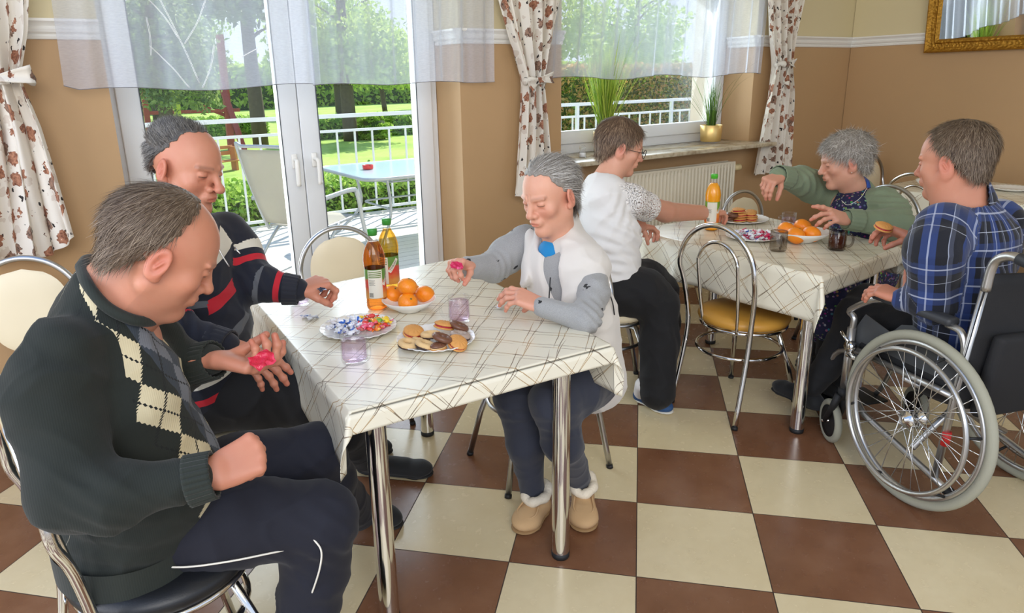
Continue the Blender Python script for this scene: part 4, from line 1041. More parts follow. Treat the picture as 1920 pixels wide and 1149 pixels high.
def shoe(parent, name, heel, toe, mt, w=0.042, hh=0.062, up=0.0, open_=0.5, sole=None, label=None, solemat=None):
    a, b = np.array(heel[:3]), np.array(toe[:3]); d = b-a; L = np.linalg.norm(d[:2]); y = np.array((d[0], d[1], 0))/L; x = np.array((y[1], -y[0], 0)); z = np.array((0, 0, 1.0))
    R = np.stack([x, y, z], 1); base = min(a[2], b[2]); f = Field()
    f.ell((0, 0.035, hh*0.45), (w*0.78, 0.042, hh*0.55+up), k=0.02); f.ecap((0, 0.03, 0.02), (0, L-0.055, 0.022), (w*0.75, 0.028), (w*0.98, 0.026), (1, 0, 0), k=0.02)
    f.ell((0, L-0.052, 0.026), (w, 0.052, 0.027), k=0.02); f.ecap((0, 0.05, hh*0.7+up*0.5), (0, L*0.62, 0.036), (w*0.66, 0.024), (w*0.8, 0.02), (1, 0, 0), k=0.03)
    f.fn(lambda X, Y, Z, D: np.maximum(D, 0.003-Z+0*X+0*Y))
    lo, hi = f.bounds(); V, Fq = f.mesh(0.0045, lo=lo-0.012, hi=hi+0.012); V = smooth_np(V, Fq, 2)
    o = link_mesh(name, np_mesh(name, V @ R.T+np.array((a[0], a[1], base)), Fq), mt, parent, label=label)
    f = Field(); f.ecap((0, 0.045, 0.006), (0, L-0.058, 0.006), (w*0.84, 0.0075), (w*1.04, 0.0075), (1, 0, 0), k=0.01); f.ell((0, L-0.054, 0.006), (w*1.05, 0.056, 0.0085), k=0.01); f.ell((0, 0.042, 0.006), (w*0.85, 0.045, 0.0085), k=0.01)
    V, Fq = f.mesh(0.004); link_mesh('sole', np_mesh('sole', V @ R.T+np.array((a[0], a[1], base)), Fq), solemat or M_SOLE, o)
    return o
def ribs(parent, name, js, material, n=22, amp=0.0035, r0=0.0, L=None):
    '''ribbed band (cuff, hem, collar) around a chain'''
    b = MB(); P = bez([j[:3] for j in js], 14) if len(js) > 2 else [Vector(js[0][:3]).lerp(Vector(js[1][:3]), t/9) for t in range(10)]
    m_ = len(P); rad = [js[0][3]+(js[-1][3]-js[0][3])*i/(m_-1)+r0 for i in range(m_)]
    base = MB(); base.tube(P, rad, n*4, caps=False)
    V = np.array(base.V).reshape(m_, n*4, 3); c = np.array([tuple(p) for p in P])[:, None, :]
    ph = np.cos(np.arange(n*4)*2*pi/4)[None, :, None]; V = c+(V-c)*(1+amp*ph/np.array(rad)[:, None, None])
    me = bpy.data.meshes.new(name); me.from_pydata(V.reshape(-1, 3).tolist(), [], base.F); me.polygons.foreach_set('use_smooth', [True]*len(base.F))
    o = link_mesh(name, me, material, parent); md = o.modifiers.new('t', 'SOLIDIFY'); md.thickness = 0.004; md.offset = 1; return o
def ear_cut(g, x, y, z, r=0.030):
    for s in (-1, 1): g = np.minimum(g, np.sqrt((x-s*0.082)**2*0.6+(y+0.004)**2+(z+0.004)**2)-r)
    return g
def region(c0, sl, nape=-0.062, side=0.0, ear=0.028, peak=0.0):
    def g(x, y, z):
        a = (c0-y)+np.minimum(z-0.075, 0.045)*sl - peak*np.exp(-((np.abs(x)-0.045)/0.02)**2)*np.clip((z-0.03)/0.04, 0, 1)
        a = np.minimum(a, z-(nape+np.clip((y+0.075)*0.9, 0, 0.09)))
        return ear_cut(a, x, y, z, ear)
    return g
def radial(crown, down=0.3):
    def fl(P, N):
        T = P-np.array(crown); T[:, 2] -= down*0.05; return T/np.linalg.norm(T, axis=1)[:, None]
    return fl

# ---------------------------------------------------------------- man in the argyle sweater
p = empty('person', (0.1, 1.6, 0), label='man in a dark argyle sweater sitting at the left, head bowed over a red wrapper', cat='person')
o1 = dict(w=1.0, jaw=1.08, nose=1.05, browc=0.35, wrinkle=0, rednose=0.5, stubble=0.12, frown=-0.002)
hc = (0.184, 1.512, 1.165); HS = 1.07
V, Fq, A, R, c = make_head(hc, -2, 36, 3, HS, o1, [((0.152, 1.568, 1.124), (0.091, 1.622, 1.058), 0.070, 0.078, 0.03), ((0.189, 1.508, 1.091), (0.119, 1.574, 1.042), 0.036, 0.070, 0.03)])
parts = [(to_world(V, R, c, HS), Fq, A)]
wr_r, kn_r = (0.184, 1.27, 0.777), (0.235, 1.272, 0.789)
wr_l, kn_l = (0.276, 1.601, 0.882), (0.338, 1.554, 0.863)
parts.append(make_hand(-1, wr_r, kn_r, (-0.35, -0.75, 0.6), [(75, 95, 40), (80, 95, 40), (85, 95, 40), (90, 95, 40)], (0.098, 1.294, 0.775), fr=0.034, sc=1.02, thumb=(-5, 30, 30)))
parts.append(make_hand(1, wr_l, kn_l, (0.10, -0.45, -0.9), [(35, 40, 20), (48, 45, 25), (55, 50, 25), (60, 50, 25)], (0.206, 1.69, 0.861), fr=0.034, sc=1.06, thumb=(12, 38, 10), spread=7))
f = Field().ecap((0.037, 1.625, 0.503), (0.087, 1.629, 0.961), (0.14, 0.11), (0.12, 0.09), (0.2, -0.98, 0)); Vb, Fb = f.mesh(0.012); parts.append((Vb, Fb, np.zeros_like(Vb)))
body_obj(p, parts, M_SK1)
rg = region(0.004, 0.30, nape=-0.052, ear=0.031)
make_hair(p, R, c, HS, o1, H_BROWN, rg, 0.0035, radial((0, 0.02, 0.13), 0.9), nstr=9000, slen=0.040, lift=0.05, fr=0.0005)
# sweater
LAT = (0.21, -0.978, 0)
f = Field()
f.ecap((0.04, 1.629, 0.485), (0.098, 1.603, 0.659), (0.172, 0.140), (0.182, 0.150), LAT, k=0.04)
f.ecap((0.098, 1.603, 0.659), (0.068, 1.619, 0.864), (0.182, 0.150), (0.185, 0.125), LAT, k=0.04)
f.ecap((0.068, 1.619, 0.864), (0.065, 1.625, 0.998), (0.185, 0.125), (0.145, 0.088), LAT, k=0.04)
f.cap((0.069, 1.622, 1.015), (0.086, 1.62, 1.06), 0.088, 0.078, k=0.04)
near = [(-0.008, 1.492, 0.998, 0.0753), (-0.038, 1.466, 0.938, 0.0802), (-0.034, 1.37, 0.781, 0.0725), (0.021, 1.319, 0.771, 0.0583), (0.153, 1.271, 0.784, 0.0377)]
far = [(0.169, 1.705, 0.906, 0.0744), (0.157, 1.792, 0.775, 0.0763), (0.209, 1.728, 0.834, 0.0566), (0.269, 1.628, 0.874, 0.0372)]
f.jj(near, k=0.035); f.jj(far, k=0.035)
f.cap((0.121, 1.591, 1.078), (0.207, 1.464, 1.142), 0.066, 0.075, k=0.01, op='-')
ax = np.array((0.052, 1.615, 0.503)); fwd = np.array((cos(radians(12)), sin(radians(12)), 0)); latv = np.array((sin(radians(12)), -cos(radians(12)), 0))
def argy(V):
    t = np.clip((V[:, 2]-0.50)/0.62, 0, 1); cx = np.array((0.098, 1.603, 0.659)); cu = np.array((0.069, 1.622, 1.015)); c0 = cx+(cu-cx)*np.clip((V[:, 2]-cx[2])/(cu[2]-cx[2]), -0.3, 1.1)[:, None]
    q = V-c0; th = np.arctan2(q@latv, q@fwd)
    return np.stack([(th-0.60-0.62*np.clip((V[:, 2]-0.75)/0.30, -0.3, 1.2))*0.165, V[:, 2], th], 1)
def armmask(V):
    a = seg_param(V, near)[1]; b = seg_param(V, far)[1]
    tor = np.full(len(V), 1e9)
    for j0, j1 in (((0.04, 1.629, 0.485, 0.117), (0.098, 1.603, 0.659, 0.1261)), ((0.098, 1.603, 0.659, 0.1261), (0.068, 1.619, 0.864, 0.1098)), ((0.068, 1.619, 0.864, 0.1098), (0.065, 1.625, 0.998, 0.079))): tor = np.minimum(tor, seg_param(V, [j0, j1])[1])
    return np.stack([np.minimum(a, b)-tor+0.05, a, b], 1)
m = NT('argyle_knit'); uv = m.sep(m.attr('panel')); am = m.sep(m.attr('arm'))
u = m.math('MULTIPLY', m.math('ADD', uv[0], 0.0), 1/0.052); v = m.math('MULTIPLY', uv[1], 1/0.066)
jag = m.math('MULTIPLY', m.math('SUBTRACT', m.math('FLOORED_MODULO', m.math('MULTIPLY', uv[1], 150.0), 1.0), 0.5), 0.05)
a_ = m.math('MULTIPLY', m.math('ADD', u, v), 0.5); b_ = m.math('MULTIPLY', m.math('SUBTRACT', u, v), 0.5)
a_ = m.math('ADD', a_, jag); b_ = m.math('ADD', b_, jag)
par = m.math('FLOORED_MODULO', m.math('ADD', m.math('FLOOR', a_), m.math('FLOOR', b_)), 2.0)
colm = m.math('ABSOLUTE', m.math('ADD', m.math('FLOOR', a_), m.math('FLOOR', b_)))
isg = m.math('LESS_THAN', m.math('ABSOLUTE', u), 1.0)
DK = rgb(30, 35, 30)
dia = m.mix(isg, rgb(224, 210, 172), rgb(120, 124, 132))
alt = m.mix(isg, DK, rgb(58, 66, 76))
c_ = m.mix(par, alt, dia)
la = m.math('LESS_THAN', m.math('ABSOLUTE', m.math('SUBTRACT', m.math('FLOORED_MODULO', a_, 1.0), 0.5)), 0.022); lb = m.math('LESS_THAN', m.math('ABSOLUTE', m.math('SUBTRACT', m.math('FLOORED_MODULO', b_, 1.0), 0.5)), 0.022)
c_ = m.mix(m.math('MAXIMUM', la, lb), c_, m.mix(par, rgb(20, 22, 22), rgb(20, 22, 22)))
inp = m.math('MULTIPLY', m.math('LESS_THAN', m.math('ABSOLUTE', u), m.math('ADD', 3.0, 0.0)), m.math('GREATER_THAN', am[0], 0.0))
inp = m.math('MULTIPLY', inp, m.math('GREATER_THAN', uv[1], 0.50))
n = m.noise(m.coord(), 6, 3)
c_ = m.mix(inp, DK, c_); m.base(m.mix(m.math('MULTIPLY', n, 0.35), c_, rgb(20, 24, 20))); m.set(Roughness=0.92, Sheen_Weight=0.06)
w = m.n.new('ShaderNodeTexWave'); w.inputs['Scale'].default_value = 80; w.inputs['Distortion'].default_value = 1.0; m.l.new(m.coord(), w.inputs['Vector']); m.bump(w.outputs['Fac'], 0.12, 0.002)
sw = cloth_obj(p, 'sweater', f, 0.0062, m.m, [((0.014, 1.326, 0.78), 0.10, (0.6, 0, 0.8), 0.030, 0.007), ((-0.014, 1.45, 0.975), 0.16, (0.3, 0, 1), 0.07, 0.006), ((0.144, 1.544, 0.827), 0.2, (0, 0.3, 1), 0.08, 0.004), ((0.034, 1.532, 0.586), 0.18, (0.2, 0, 1), 0.05, 0.006)], dict(panel=argy, arm=armmask), smooth=2, fine=0.0015)
ribs(sw, 'cuff', [(0.143, 1.273, 0.78, 0.0436), (0.188, 1.258, 0.786, 0.0399)], M_OLIVE, 26, 0.0018)
ribs(sw, 'cuff', [(0.239, 1.666, 0.856, 0.0452), (0.28, 1.621, 0.874, 0.0409)], M_OLIVE, 22, 0.0018)
# ribbed collar: ring round the neck
def ring(parent, name, pts, r, material, flat=1.0, n=10):
    b = MB(); b.tube(bez(pts+[pts[0]], 60)[:-1], r, n, closed=True, flat=flat); return b.build(name, material, parent)
ring(sw, 'collar', [(0.052, 1.636, 1.132), (0.055, 1.541, 1.113), (0.081, 1.502, 1.07), (0.129, 1.491, 1.037), (0.174, 1.556, 1.023), (0.176, 1.677, 1.053), (0.12, 1.732, 1.106), (0.072, 1.698, 1.132)], 0.0115, M_OLIVE)
b = MB(); b.grid(lambda s, t: Vector((0.041, 1.627, 0.479))+Vector(LAT)*cos(2*pi*s)*0.186+Vector((0.978, 0.21, 0))*sin(2*pi*s)*0.152+Vector((0, 0, -0.035+0.075*t)), 60, 5, closed_u=True); b.build('hem', M_OLIVE, sw)
# shirt showing under the sweater at the chest and hip
# trousers
f = Field()
f.ecap((0.045, 1.636, 0.479), (0.015, 1.698, 0.455), (0.165, 0.125), (0.16, 0.12), LAT, k=0.04)
nl = [(0.067, 1.585, 0.514, 0.1112), (0.234, 1.526, 0.516, 0.1091), (0.435, 1.455, 0.475, 0.0874), (0.417, 1.47, 0.344, 0.0816), (0.345, 1.463, 0.08)+(0.078,)]
fl_ = [(0.166, 1.76, 0.488, 0.1158), (0.343, 1.705, 0.522, 0.0947), (0.506, 1.665, 0.533, 0.0773), (0.547, 1.698, 0.419, 0.0657), (0.722, 1.972, 0.09)+(0.060,)]
f.jj(nl, k=0.03); f.jj(fl_, k=0.03)
tr = cloth_obj(p, 'trousers', f, 0.0075, M_NAVY, [((0.424, 1.43, 0.456), 0.14, (0.7, 0, 0.7), 0.045, 0.006), ((0.234, 1.511, 0.545), 0.2, (1, 0, 0.4), 0.09, 0.005), ((0.408, 1.489, 0.273), 0.2, (0, 0.3, 1), 0.07, 0.005), ((0.51, 1.647, 0.524), 0.12, (1, 0, 0.6), 0.04, 0.004)], smooth=2)
b = MB(); b.tube(bez([(0.061, 1.483, 0.496), (0.132, 1.44, 0.489), (0.213, 1.405, 0.489), (0.291, 1.395, 0.48), (0.338, 1.398, 0.469)], 30), 0.0022, 6); b.build('piping', M_PIPE, tr)
b = MB(); b.tube(bez([(0.392, 1.375, 0.488), (0.402, 1.36, 0.462), (0.395, 1.361, 0.417), (0.379, 1.388, 0.34), (0.359, 1.414, 0.271)], 30), 0.0022, 6); b.build('piping', M_PIPE, tr)
b = MB(); b.tube(bez([(-0.011, 1.489, 0.576), (-0.004, 1.485, 0.541), (0.014, 1.481, 0.512)], 12), 0.002, 6); b.build('piping', M_PIPE, tr)
b = MB(); b.grid(lambda s, t: Vector((0.083, 1.457, 0.551))+Vector((0.028*(2*s-1)*(1-0.3*abs(2*t-1)), -0.006*sin(6*s)*t, 0.022*(2*t-1)*(1-0.35*(2*s-1)**2))), 9, 9); b.build('shirt_tail', plaincloth('light_blue_shirt', rgb(150, 164, 188)), p, solid=0.002)
shoe(p, 'slipper', (0.772, 2.106, 0.004), (0.853, 1.926, 0.004), M_SLIP); shoe(p, 'slipper', (0.349, 1.564, 0.004), (0.509, 1.39, 0.004), M_SLIP)

# ---------------------------------------------------------------- man in the striped zip sweater
p = empty('person', (0.36, 2.2, 0), label="man in a dark zip sweater with red, white and grey stripes, by the balcony door", cat='person')
o2 = dict(w=0.98, jaw=1.02, nose=1.35, nw=1.25, browc=0.4, wrinkle=0, stubble=0.15, frown=-0.004, lip=0.7, rednose=1.2)
hc = (0.364, 2.15, 1.261); HS = 1.05
V, Fq, A, R, c = make_head(hc, -50, 16, -5, HS, o2, [((0.352, 2.165, 1.209), (0.35, 2.201, 1.095), 0.062, 0.070, 0.03)])
parts = [(to_world(V, R, c, HS), Fq, A)]
parts.append(make_hand(1, (0.618, 2.036, 0.879), (0.685, 2.046, 0.888), (0.1, -0.2, 1), [(50, 60, 30), (55, 65, 30), (60, 70, 35), (65, 70, 35)], (0.536, 2.086, 0.885), fr=0.024, sc=0.96, thumb=(15, 35, 30)))
parts.append(make_hand(-1, (0.346, 1.788, 0.835), (0.4, 1.742, 0.801), (0.1, -0.55, 0.8), [(15, 15, 10), (22, 20, 10), (28, 20, 10), (35, 22, 10)], (0.295, 1.839, 0.848), fr=0.026, sc=1.0, thumb=(35, 30, 5), spread=5))
f = Field().ecap((0.329, 2.132, 0.647), (0.355, 2.181, 1.049), (0.13, 0.09), (0.12, 0.08), (0.5, 0.86, 0)); Vb, Fb = f.mesh(0.012); parts.append((Vb, Fb, np.zeros_like(Vb)))
body_obj(p, parts, M_SK1)
rg = region(0.012, 0.90, nape=-0.060, ear=0.028, peak=0.018)
def up_back(P, N):
    T = N*1.0+np.array((0, -0.6, 0.5)); T[P[:, 2] < 0.05] += np.array((0, -0.3, -1.2)); return T
make_hair(p, R, c, HS, o2, H_DARK, rg, 0.0025, up_back, nstr=8000, slen=0.020, lift=0.55, fr=0.00045)
LAT = (0.42, 0.91, 0)
f = Field()
f.ecap((0.33, 2.12, 0.615), (0.353, 2.142, 0.793), (0.165, 0.125), (0.172, 0.130), LAT, k=0.04)
f.ecap((0.353, 2.142, 0.793), (0.356, 2.165, 1.004), (0.172, 0.130), (0.178, 0.112), LAT, k=0.04)
f.ecap((0.356, 2.165, 1.004), (0.351, 2.186, 1.089), (0.165, 0.100), (0.09, 0.07), LAT, k=0.05)
near = [(0.26, 2.083, 1.053, 0.0679), (0.231, 2.018, 0.992, 0.0662), (0.229, 1.902, 0.871, 0.0585), (0.343, 1.792, 0.84, 0.0372)]
far = [(0.467, 2.206, 1.046, 0.0688), (0.488, 2.187, 0.995, 0.0691), (0.509, 2.106, 0.908, 0.0584), (0.614, 2.041, 0.882, 0.0391)]
f.jj(near, k=0.03); f.jj(far, k=0.03); f.cap((0.348, 2.19, 1.097), (0.338, 2.159, 1.165), 0.075, 0.066, k=0.02); f.cap((0.346, 2.178, 1.13), (0.364, 2.13, 1.242), 0.062, 0.066, k=0.008, op='-')
def stripes(V):
    a1, d1, _ = seg_param(V, near); a2, d2, _ = seg_param(V, far); td = np.full(len(V), 1e9)
    for j0, j1 in (((0.33, 2.12, 0.615, 0.1379), (0.353, 2.142, 0.793, 0.1446)), ((0.353, 2.142, 0.793, 0.1446), (0.356, 2.165, 1.004, 0.134)), ((0.356, 2.165, 1.004, 0.1261), (0.351, 2.186, 1.089, 0.0706))): td = np.minimum(td, seg_param(V, [j0, j1])[1])
    arm = np.minimum(d1, d2) < td-0.0; al = np.where(d1 < d2, a1+0.02, a2)
    q = V-np.array((0.348, 2.15, 0.876)); h = q[:, 2]-0.32*(q@np.array((0.42, 0.91, 0)))
    return np.stack([h, al, arm.astype(float)], 1)
m = NT('striped_knit'); s_ = m.sep(m.attr('stripe'))
NV, RD, WH, GY = rgb(22, 25, 38), rgb(190, 30, 44), rgb(214, 208, 192), rgb(92, 94, 98)
def band(x, lo, hi): return m.math('MULTIPLY', m.math('GREATER_THAN', x, lo), m.math('LESS_THAN', x, hi))
h = m.math('ADD', s_[0], 0.0); ct = NV
for lo, hi, c_ in ((0.158, 0.205, WH), (0.045, 0.080, RD), (-0.055, -0.025, GY), (-0.150, -0.128, WH), (-0.20, -0.18, RD)): ct = m.mix(band(h, lo, hi), ct, c_)
al = s_[1]; ca = NV
for lo, hi, c_ in ((0.055, 0.095, WH), (0.115, 0.135, RD), (0.19, 0.205, GY), (0.245, 0.262, RD)): ca = m.mix(band(al, lo, hi), ca, c_)
m.base(m.mix(m.math('GREATER_THAN', s_[2], 0.5), ct, ca)); m.set(Roughness=0.9, Sheen_Weight=0.15); m.bump(m.noise(m.coord(), 300, 2), 0.2, 0.001)
M_STRIPE = m.m
sw = cloth_obj(p, 'zip_sweater', f, 0.0062, M_STRIPE, [((0.504, 2.086, 0.913), 0.10, (1, 0, 0.3), 0.035, 0.005), ((0.241, 1.873, 0.88), 0.12, (1, 0, 0), 0.035, 0.006), ((0.353, 1.978, 0.856), 0.2, (0.2, 0, 1), 0.07, 0.005)], dict(stripe=stripes), smooth=2)
M_NK = plaincloth('dark_knit_band', rgb(26, 28, 38))
ribs(sw, 'cuff', [(0.312, 1.827, 0.848, 0.0416), (0.348, 1.788, 0.837, 0.0399)], M_NK, 20, 0.001); ribs(sw, 'cuff', [(0.58, 2.058, 0.887, 0.0455), (0.619, 2.037, 0.88, 0.0407)], M_NK, 20, 0.001)
b = MB(); b.tube(bez([(0.395, 2.063, 1.123), (0.397, 2.033, 1.077), (0.405, 2.012, 1.033), (0.418, 1.997, 0.996)], 16), 0.0022, 6); b.build('zip', M_STEEL, sw)
b = MB(); b.tube([(0.447, 2.031, 1.042), (0.455, 2.013, 1.024)], 0.0025, 6); b.build('zip_pull', M_CHROME, sw)
f = Field(); f.cap((0.354, 2.165, 1.144), (0.348, 2.159, 1.187), 0.070, 0.066, k=0.01); f.cap((0.346, 2.178, 1.13), (0.364, 2.13, 1.242), 0.0615, 0.0635, k=0.004, op='-')
cloth_obj(sw, 'collar', f, 0.005, M_NK, smooth=1)
f = Field(); f.ecap((0.327, 2.125, 0.588), (0.317, 2.209, 0.559), (0.15, 0.11), (0.15, 0.11), LAT, k=0.04)
f.jj([(0.336, 2.086, 0.6, 0.1253), (0.458, 2.049, 0.58, 0.1081), (0.617, 1.982, 0.543, 0.0901), (0.692, 1.977, 0.42, 0.0758), (0.871, 2.226, 0.12)+(0.050,)], k=0.03)
f.jj([(0.39, 2.166, 0.573, 0.1263), (0.548, 2.133, 0.561, 0.1072), (0.681, 2.111, 0.534, 0.0852), (0.782, 2.114, 0.375, 0.0778), (0.925, 2.471, 0.1)+(0.050,)], k=0.03)
cloth_obj(p, 'trousers', f, 0.008, M_BLK, [((0.558, 1.941, 0.602), 0.15, (1, 0, 0.3), 0.05, 0.005)], smooth=2)
shoe(p, 'slipper', (0.883, 2.37, 0.004), (1.108, 2.161, 0.004), M_SLIP, w=0.046); shoe(p, 'slipper', (0.9, 2.592, 0.004), (1.048, 2.405, 0.004), M_SLIP)

# ---------------------------------------------------------------- woman in the white vest
p = empty('person', (1.55, 2.0, 0), label="woman in a white vest over a grey top, seated at the front table", cat='person')
o3 = dict(rednose=0.3, w=0.96, jaw=0.95, nose=1.0, nw=0.95, browc=0.25, scowl=1, frown=-0.0045, lip=0.75, chin=-0.002)
hc = (1.456, 1.854, 1.105); HS = 1.06
V, Fq, A, R, c = make_head(hc, 187, 17, 2, HS, o3, [((1.47, 1.851, 1.051), (1.51, 1.877, 0.915), 0.054, 0.062, 0.03)])
parts = [(to_world(V, R, c, HS), Fq, A)]
parts.append(make_hand(1, (1.296, 1.697, 0.783), (1.239, 1.764, 0.815), (-0.15, -0.35, 1), [(20, 28, 15), (25, 30, 15), (30, 32, 15), (38, 35, 15)], (1.405, 1.609, 0.737), fr=0.026, sc=0.95, thumb=(20, 50, 15), spread=5))
parts.append(make_hand(-1, (1.221, 2.021, 0.858), (1.139, 1.989, 0.899), (0.2, 0.3, 1), [(60, 60, 30), (62, 62, 30), (66, 64, 30), (70, 66, 30)], (1.356, 2.057, 0.822), fr=0.026, sc=0.92, thumb=(10, 45, 20)))
f = Field().ecap((1.543, 1.821, 0.462), (1.513, 1.88, 0.859), (0.12, 0.09), (0.11, 0.08), (0, 1, 0)); Vb, Fb = f.mesh(0.012); parts.append((Vb, Fb, np.zeros_like(Vb)))
body_obj(p, parts, M_SK2)
make_hair(p, R, c, HS, o3, H_GREY, region(0.050, 0.80, nape=-0.070, ear=0.024, peak=0.014), 0.004, lambda P, N: np.stack([0.2*np.sign(P[:, 0]), -np.clip(0.9+P[:, 1]*14, 0.05, 1), -0.25-np.clip(-P[:, 1]*14, 0, 1.2)], 1), nstr=8500, slen=0.055, lift=0.03, fr=0.0006, jit=0.10)
LAT = (0.10, 0.995, 0)
near = [(1.535, 1.74, 0.856, 0.0474), (1.486, 1.666, 0.801, 0.0495), (1.39, 1.596, 0.744, 0.0425), (1.29, 1.694, 0.783, 0.0342)]
far = [(1.491, 2.06, 0.904, 0.0637), (1.424, 2.086, 0.853, 0.0637), (1.354, 2.072, 0.826, 0.0529), (1.217, 2.023, 0.857, 0.0373)]
f = Field(); f.jj(near, k=0.03); f.jj(far, k=0.03)
f.ecap((1.524, 1.815, 0.552), (1.504, 1.868, 0.844), (0.145, 0.098), (0.155, 0.095), LAT, k=0.04); f.ecap((1.504, 1.868, 0.844), (1.501, 1.875, 0.93), (0.13, 0.085), (0.07, 0.062), LAT, k=0.04)
f.cap((1.47, 1.857, 0.924), (1.431, 1.837, 1.011), 0.052, 0.060, k=0.01, op='-')
m = NT('grey_marl_with_small_black_birds'); co = m.coord(); n = m.noise(co, 500, 2); c0 = m.mix(n, rgb(128, 128, 128), rgb(176, 176, 174))
v1 = m.n.new('ShaderNodeTexVoronoi'); v1.inputs['Scale'].default_value = 14; v1.inputs['Randomness'].default_value = 0.8
ds = m.n.new('ShaderNodeVectorMath'); ds.operation = 'ADD'; nz = m.n.new('ShaderNodeTexNoise'); nz.inputs['Scale'].default_value = 60; m.l.new(co, nz.inputs['Vector'])
sc_ = m.n.new('ShaderNodeVectorMath'); sc_.operation = 'SCALE'; sc_.inputs['Scale'].default_value = 0.040; m.l.new(nz.outputs['Color'], sc_.inputs[0]); m.l.new(co, ds.inputs[0]); m.l.new(sc_.outputs[0], ds.inputs[1]); m.l.new(ds.outputs[0], v1.inputs['Vector'])
m.base(m.mix(m.math('LESS_THAN', v1.outputs['Distance'], 0.16), c0, rgb(28, 28, 30))); m.set(Roughness=0.9, Sheen_Weight=0.2)
tp = cloth_obj(p, 'grey_top', f, 0.0058, m.m, [((1.414, 1.58, 0.743), 0.10, (1, 0, 0.6), 0.03, 0.006), ((1.372, 2.063, 0.835), 0.09, (1, 0.3, 0), 0.03, 0.005), ((1.481, 1.646, 0.84), 0.1, (0.2, 0, 1), 0.035, 0.004)], smooth=2)
f = Field(); f.ell((1.452, 1.864, 0.895), (0.034, 0.052, 0.055), k=0.01); cloth_obj(p, 'blue_undershirt', f, 0.005, plaincloth('turquoise_jersey', rgb(20, 130, 190)), smooth=1)
# vest: two shells open at the front
M_VEST = plaincloth('off_white_fleece', rgb(216, 210, 202), 0.95, 0.4, 0.93)
f = Field()
f.ecap((1.547, 1.79, 0.451), (1.529, 1.822, 0.651), (0.185, 0.140), (0.185, 0.135), LAT, k=0.04); f.ecap((1.529, 1.822, 0.651), (1.516, 1.86, 0.843), (0.185, 0.135), (0.185, 0.122), LAT, k=0.04)
f.ecap((1.504, 1.868, 0.844), (1.513, 1.887, 0.913), (0.165, 0.100), (0.10, 0.085), LAT, k=0.04)
f.cap((1.552, 1.848, 0.556), (1.569, 1.718, 0.429), 0.10, 0.07, k=0.05)
f.cap((1.532, 1.905, 0.93), (1.524, 1.901, 0.974), 0.078, 0.080, k=0.03)
f.ecap((1.498, 1.828, 0.967), (1.43, 1.789, 0.835), (0.040, 0.020), (0.052, 0.019), (-0.5, 0.85, 0), k=0.010); f.ecap((1.461, 1.994, 0.944), (1.38, 1.908, 0.797), (0.034, 0.015), (0.040, 0.015), (0.5, 0.85, 0), k=0.015)
f.cap((1.486, 1.864, 0.905), (1.415, 1.84, 1.059), 0.058, 0.072, k=0.012, op='-')
f.ecap((1.324, 1.752, 0.638), (1.368, 1.814, 0.933), (0.030, 0.09), (0.050, 0.09), (0.1, 0.995, 0), k=0.012, op='-')
f.cap((1.511, 1.825, 0.913), (1.54, 1.735, 0.869), 0.070, 0.062, k=0.03)
f.cap((1.468, 1.641, 0.803), (1.373, 1.517, 0.769), 0.058, 0.072, k=0.012, op='-'); f.cap((1.485, 2.085, 0.895), (1.413, 2.179, 0.815), 0.060, 0.060, k=0.012, op='-')
cloth_obj(p, 'vest', f, 0.0062, M_VEST, [((1.469, 1.736, 0.649), 0.2, (0, 0.2, 1), 0.055, 0.005), ((1.522, 1.775, 0.86), 0.14, (0.2, 0.9, 0.7), 0.06, 0.004)], smooth=2, fine=0.002)
b = MB(); b.tube(bez([(1.388, 1.776, 0.845), (1.375, 1.764, 0.804), (1.367, 1.757, 0.751), (1.367, 1.748, 0.706)], 14), 0.0022, 6); b.tube(bez([(1.535, 1.667, 0.825), (1.55, 1.647, 0.762), (1.562, 1.647, 0.712)], 10), 0.0022, 6); b.build('piping', mat('black_piping', rgb(30, 30, 32), 0.5), p)
f = Field(); f.ecap((1.546, 1.824, 0.439), (1.596, 1.853, 0.438), (0.15, 0.11), (0.15, 0.11), LAT, k=0.04)
f.jj([(1.472, 1.795, 0.468, 0.1224), (1.331, 1.768, 0.484, 0.1028), (1.227, 1.742, 0.464, 0.0784), (1.241, 1.725, 0.298, 0.0617), (1.28, 1.74, 0.1)+(0.043,)], k=0.03)
f.jj([(1.497, 1.709, 0.482, 0.1195), (1.368, 1.627, 0.507, 0.0986), (1.251, 1.578, 0.502, 0.0774), (1.284, 1.578, 0.35, 0.0623), (1.445, 1.686, 0.11)+(0.045,)], k=0.03)
cloth_obj(p, 'jeans', f, 0.0075, M_SLATE, [((1.211, 1.711, 0.451), 0.12, (0, 0.2, 1), 0.04, 0.005), ((1.251, 1.564, 0.461), 0.12, (0, 0.2, 1), 0.04, 0.004)], smooth=2)
M_SUEDE = mat('tan_suede', rgb(196, 160, 116), 0.9, noise=0.08, nscale=20); M_FUR = mat('cream_fleece', rgb(226, 214, 192), 1.0, noise=0.1, nscale=60, bump=1.0, bscale=140); M_TSOLE = mat('tan_sole', rgb(150, 118, 78), 0.8)
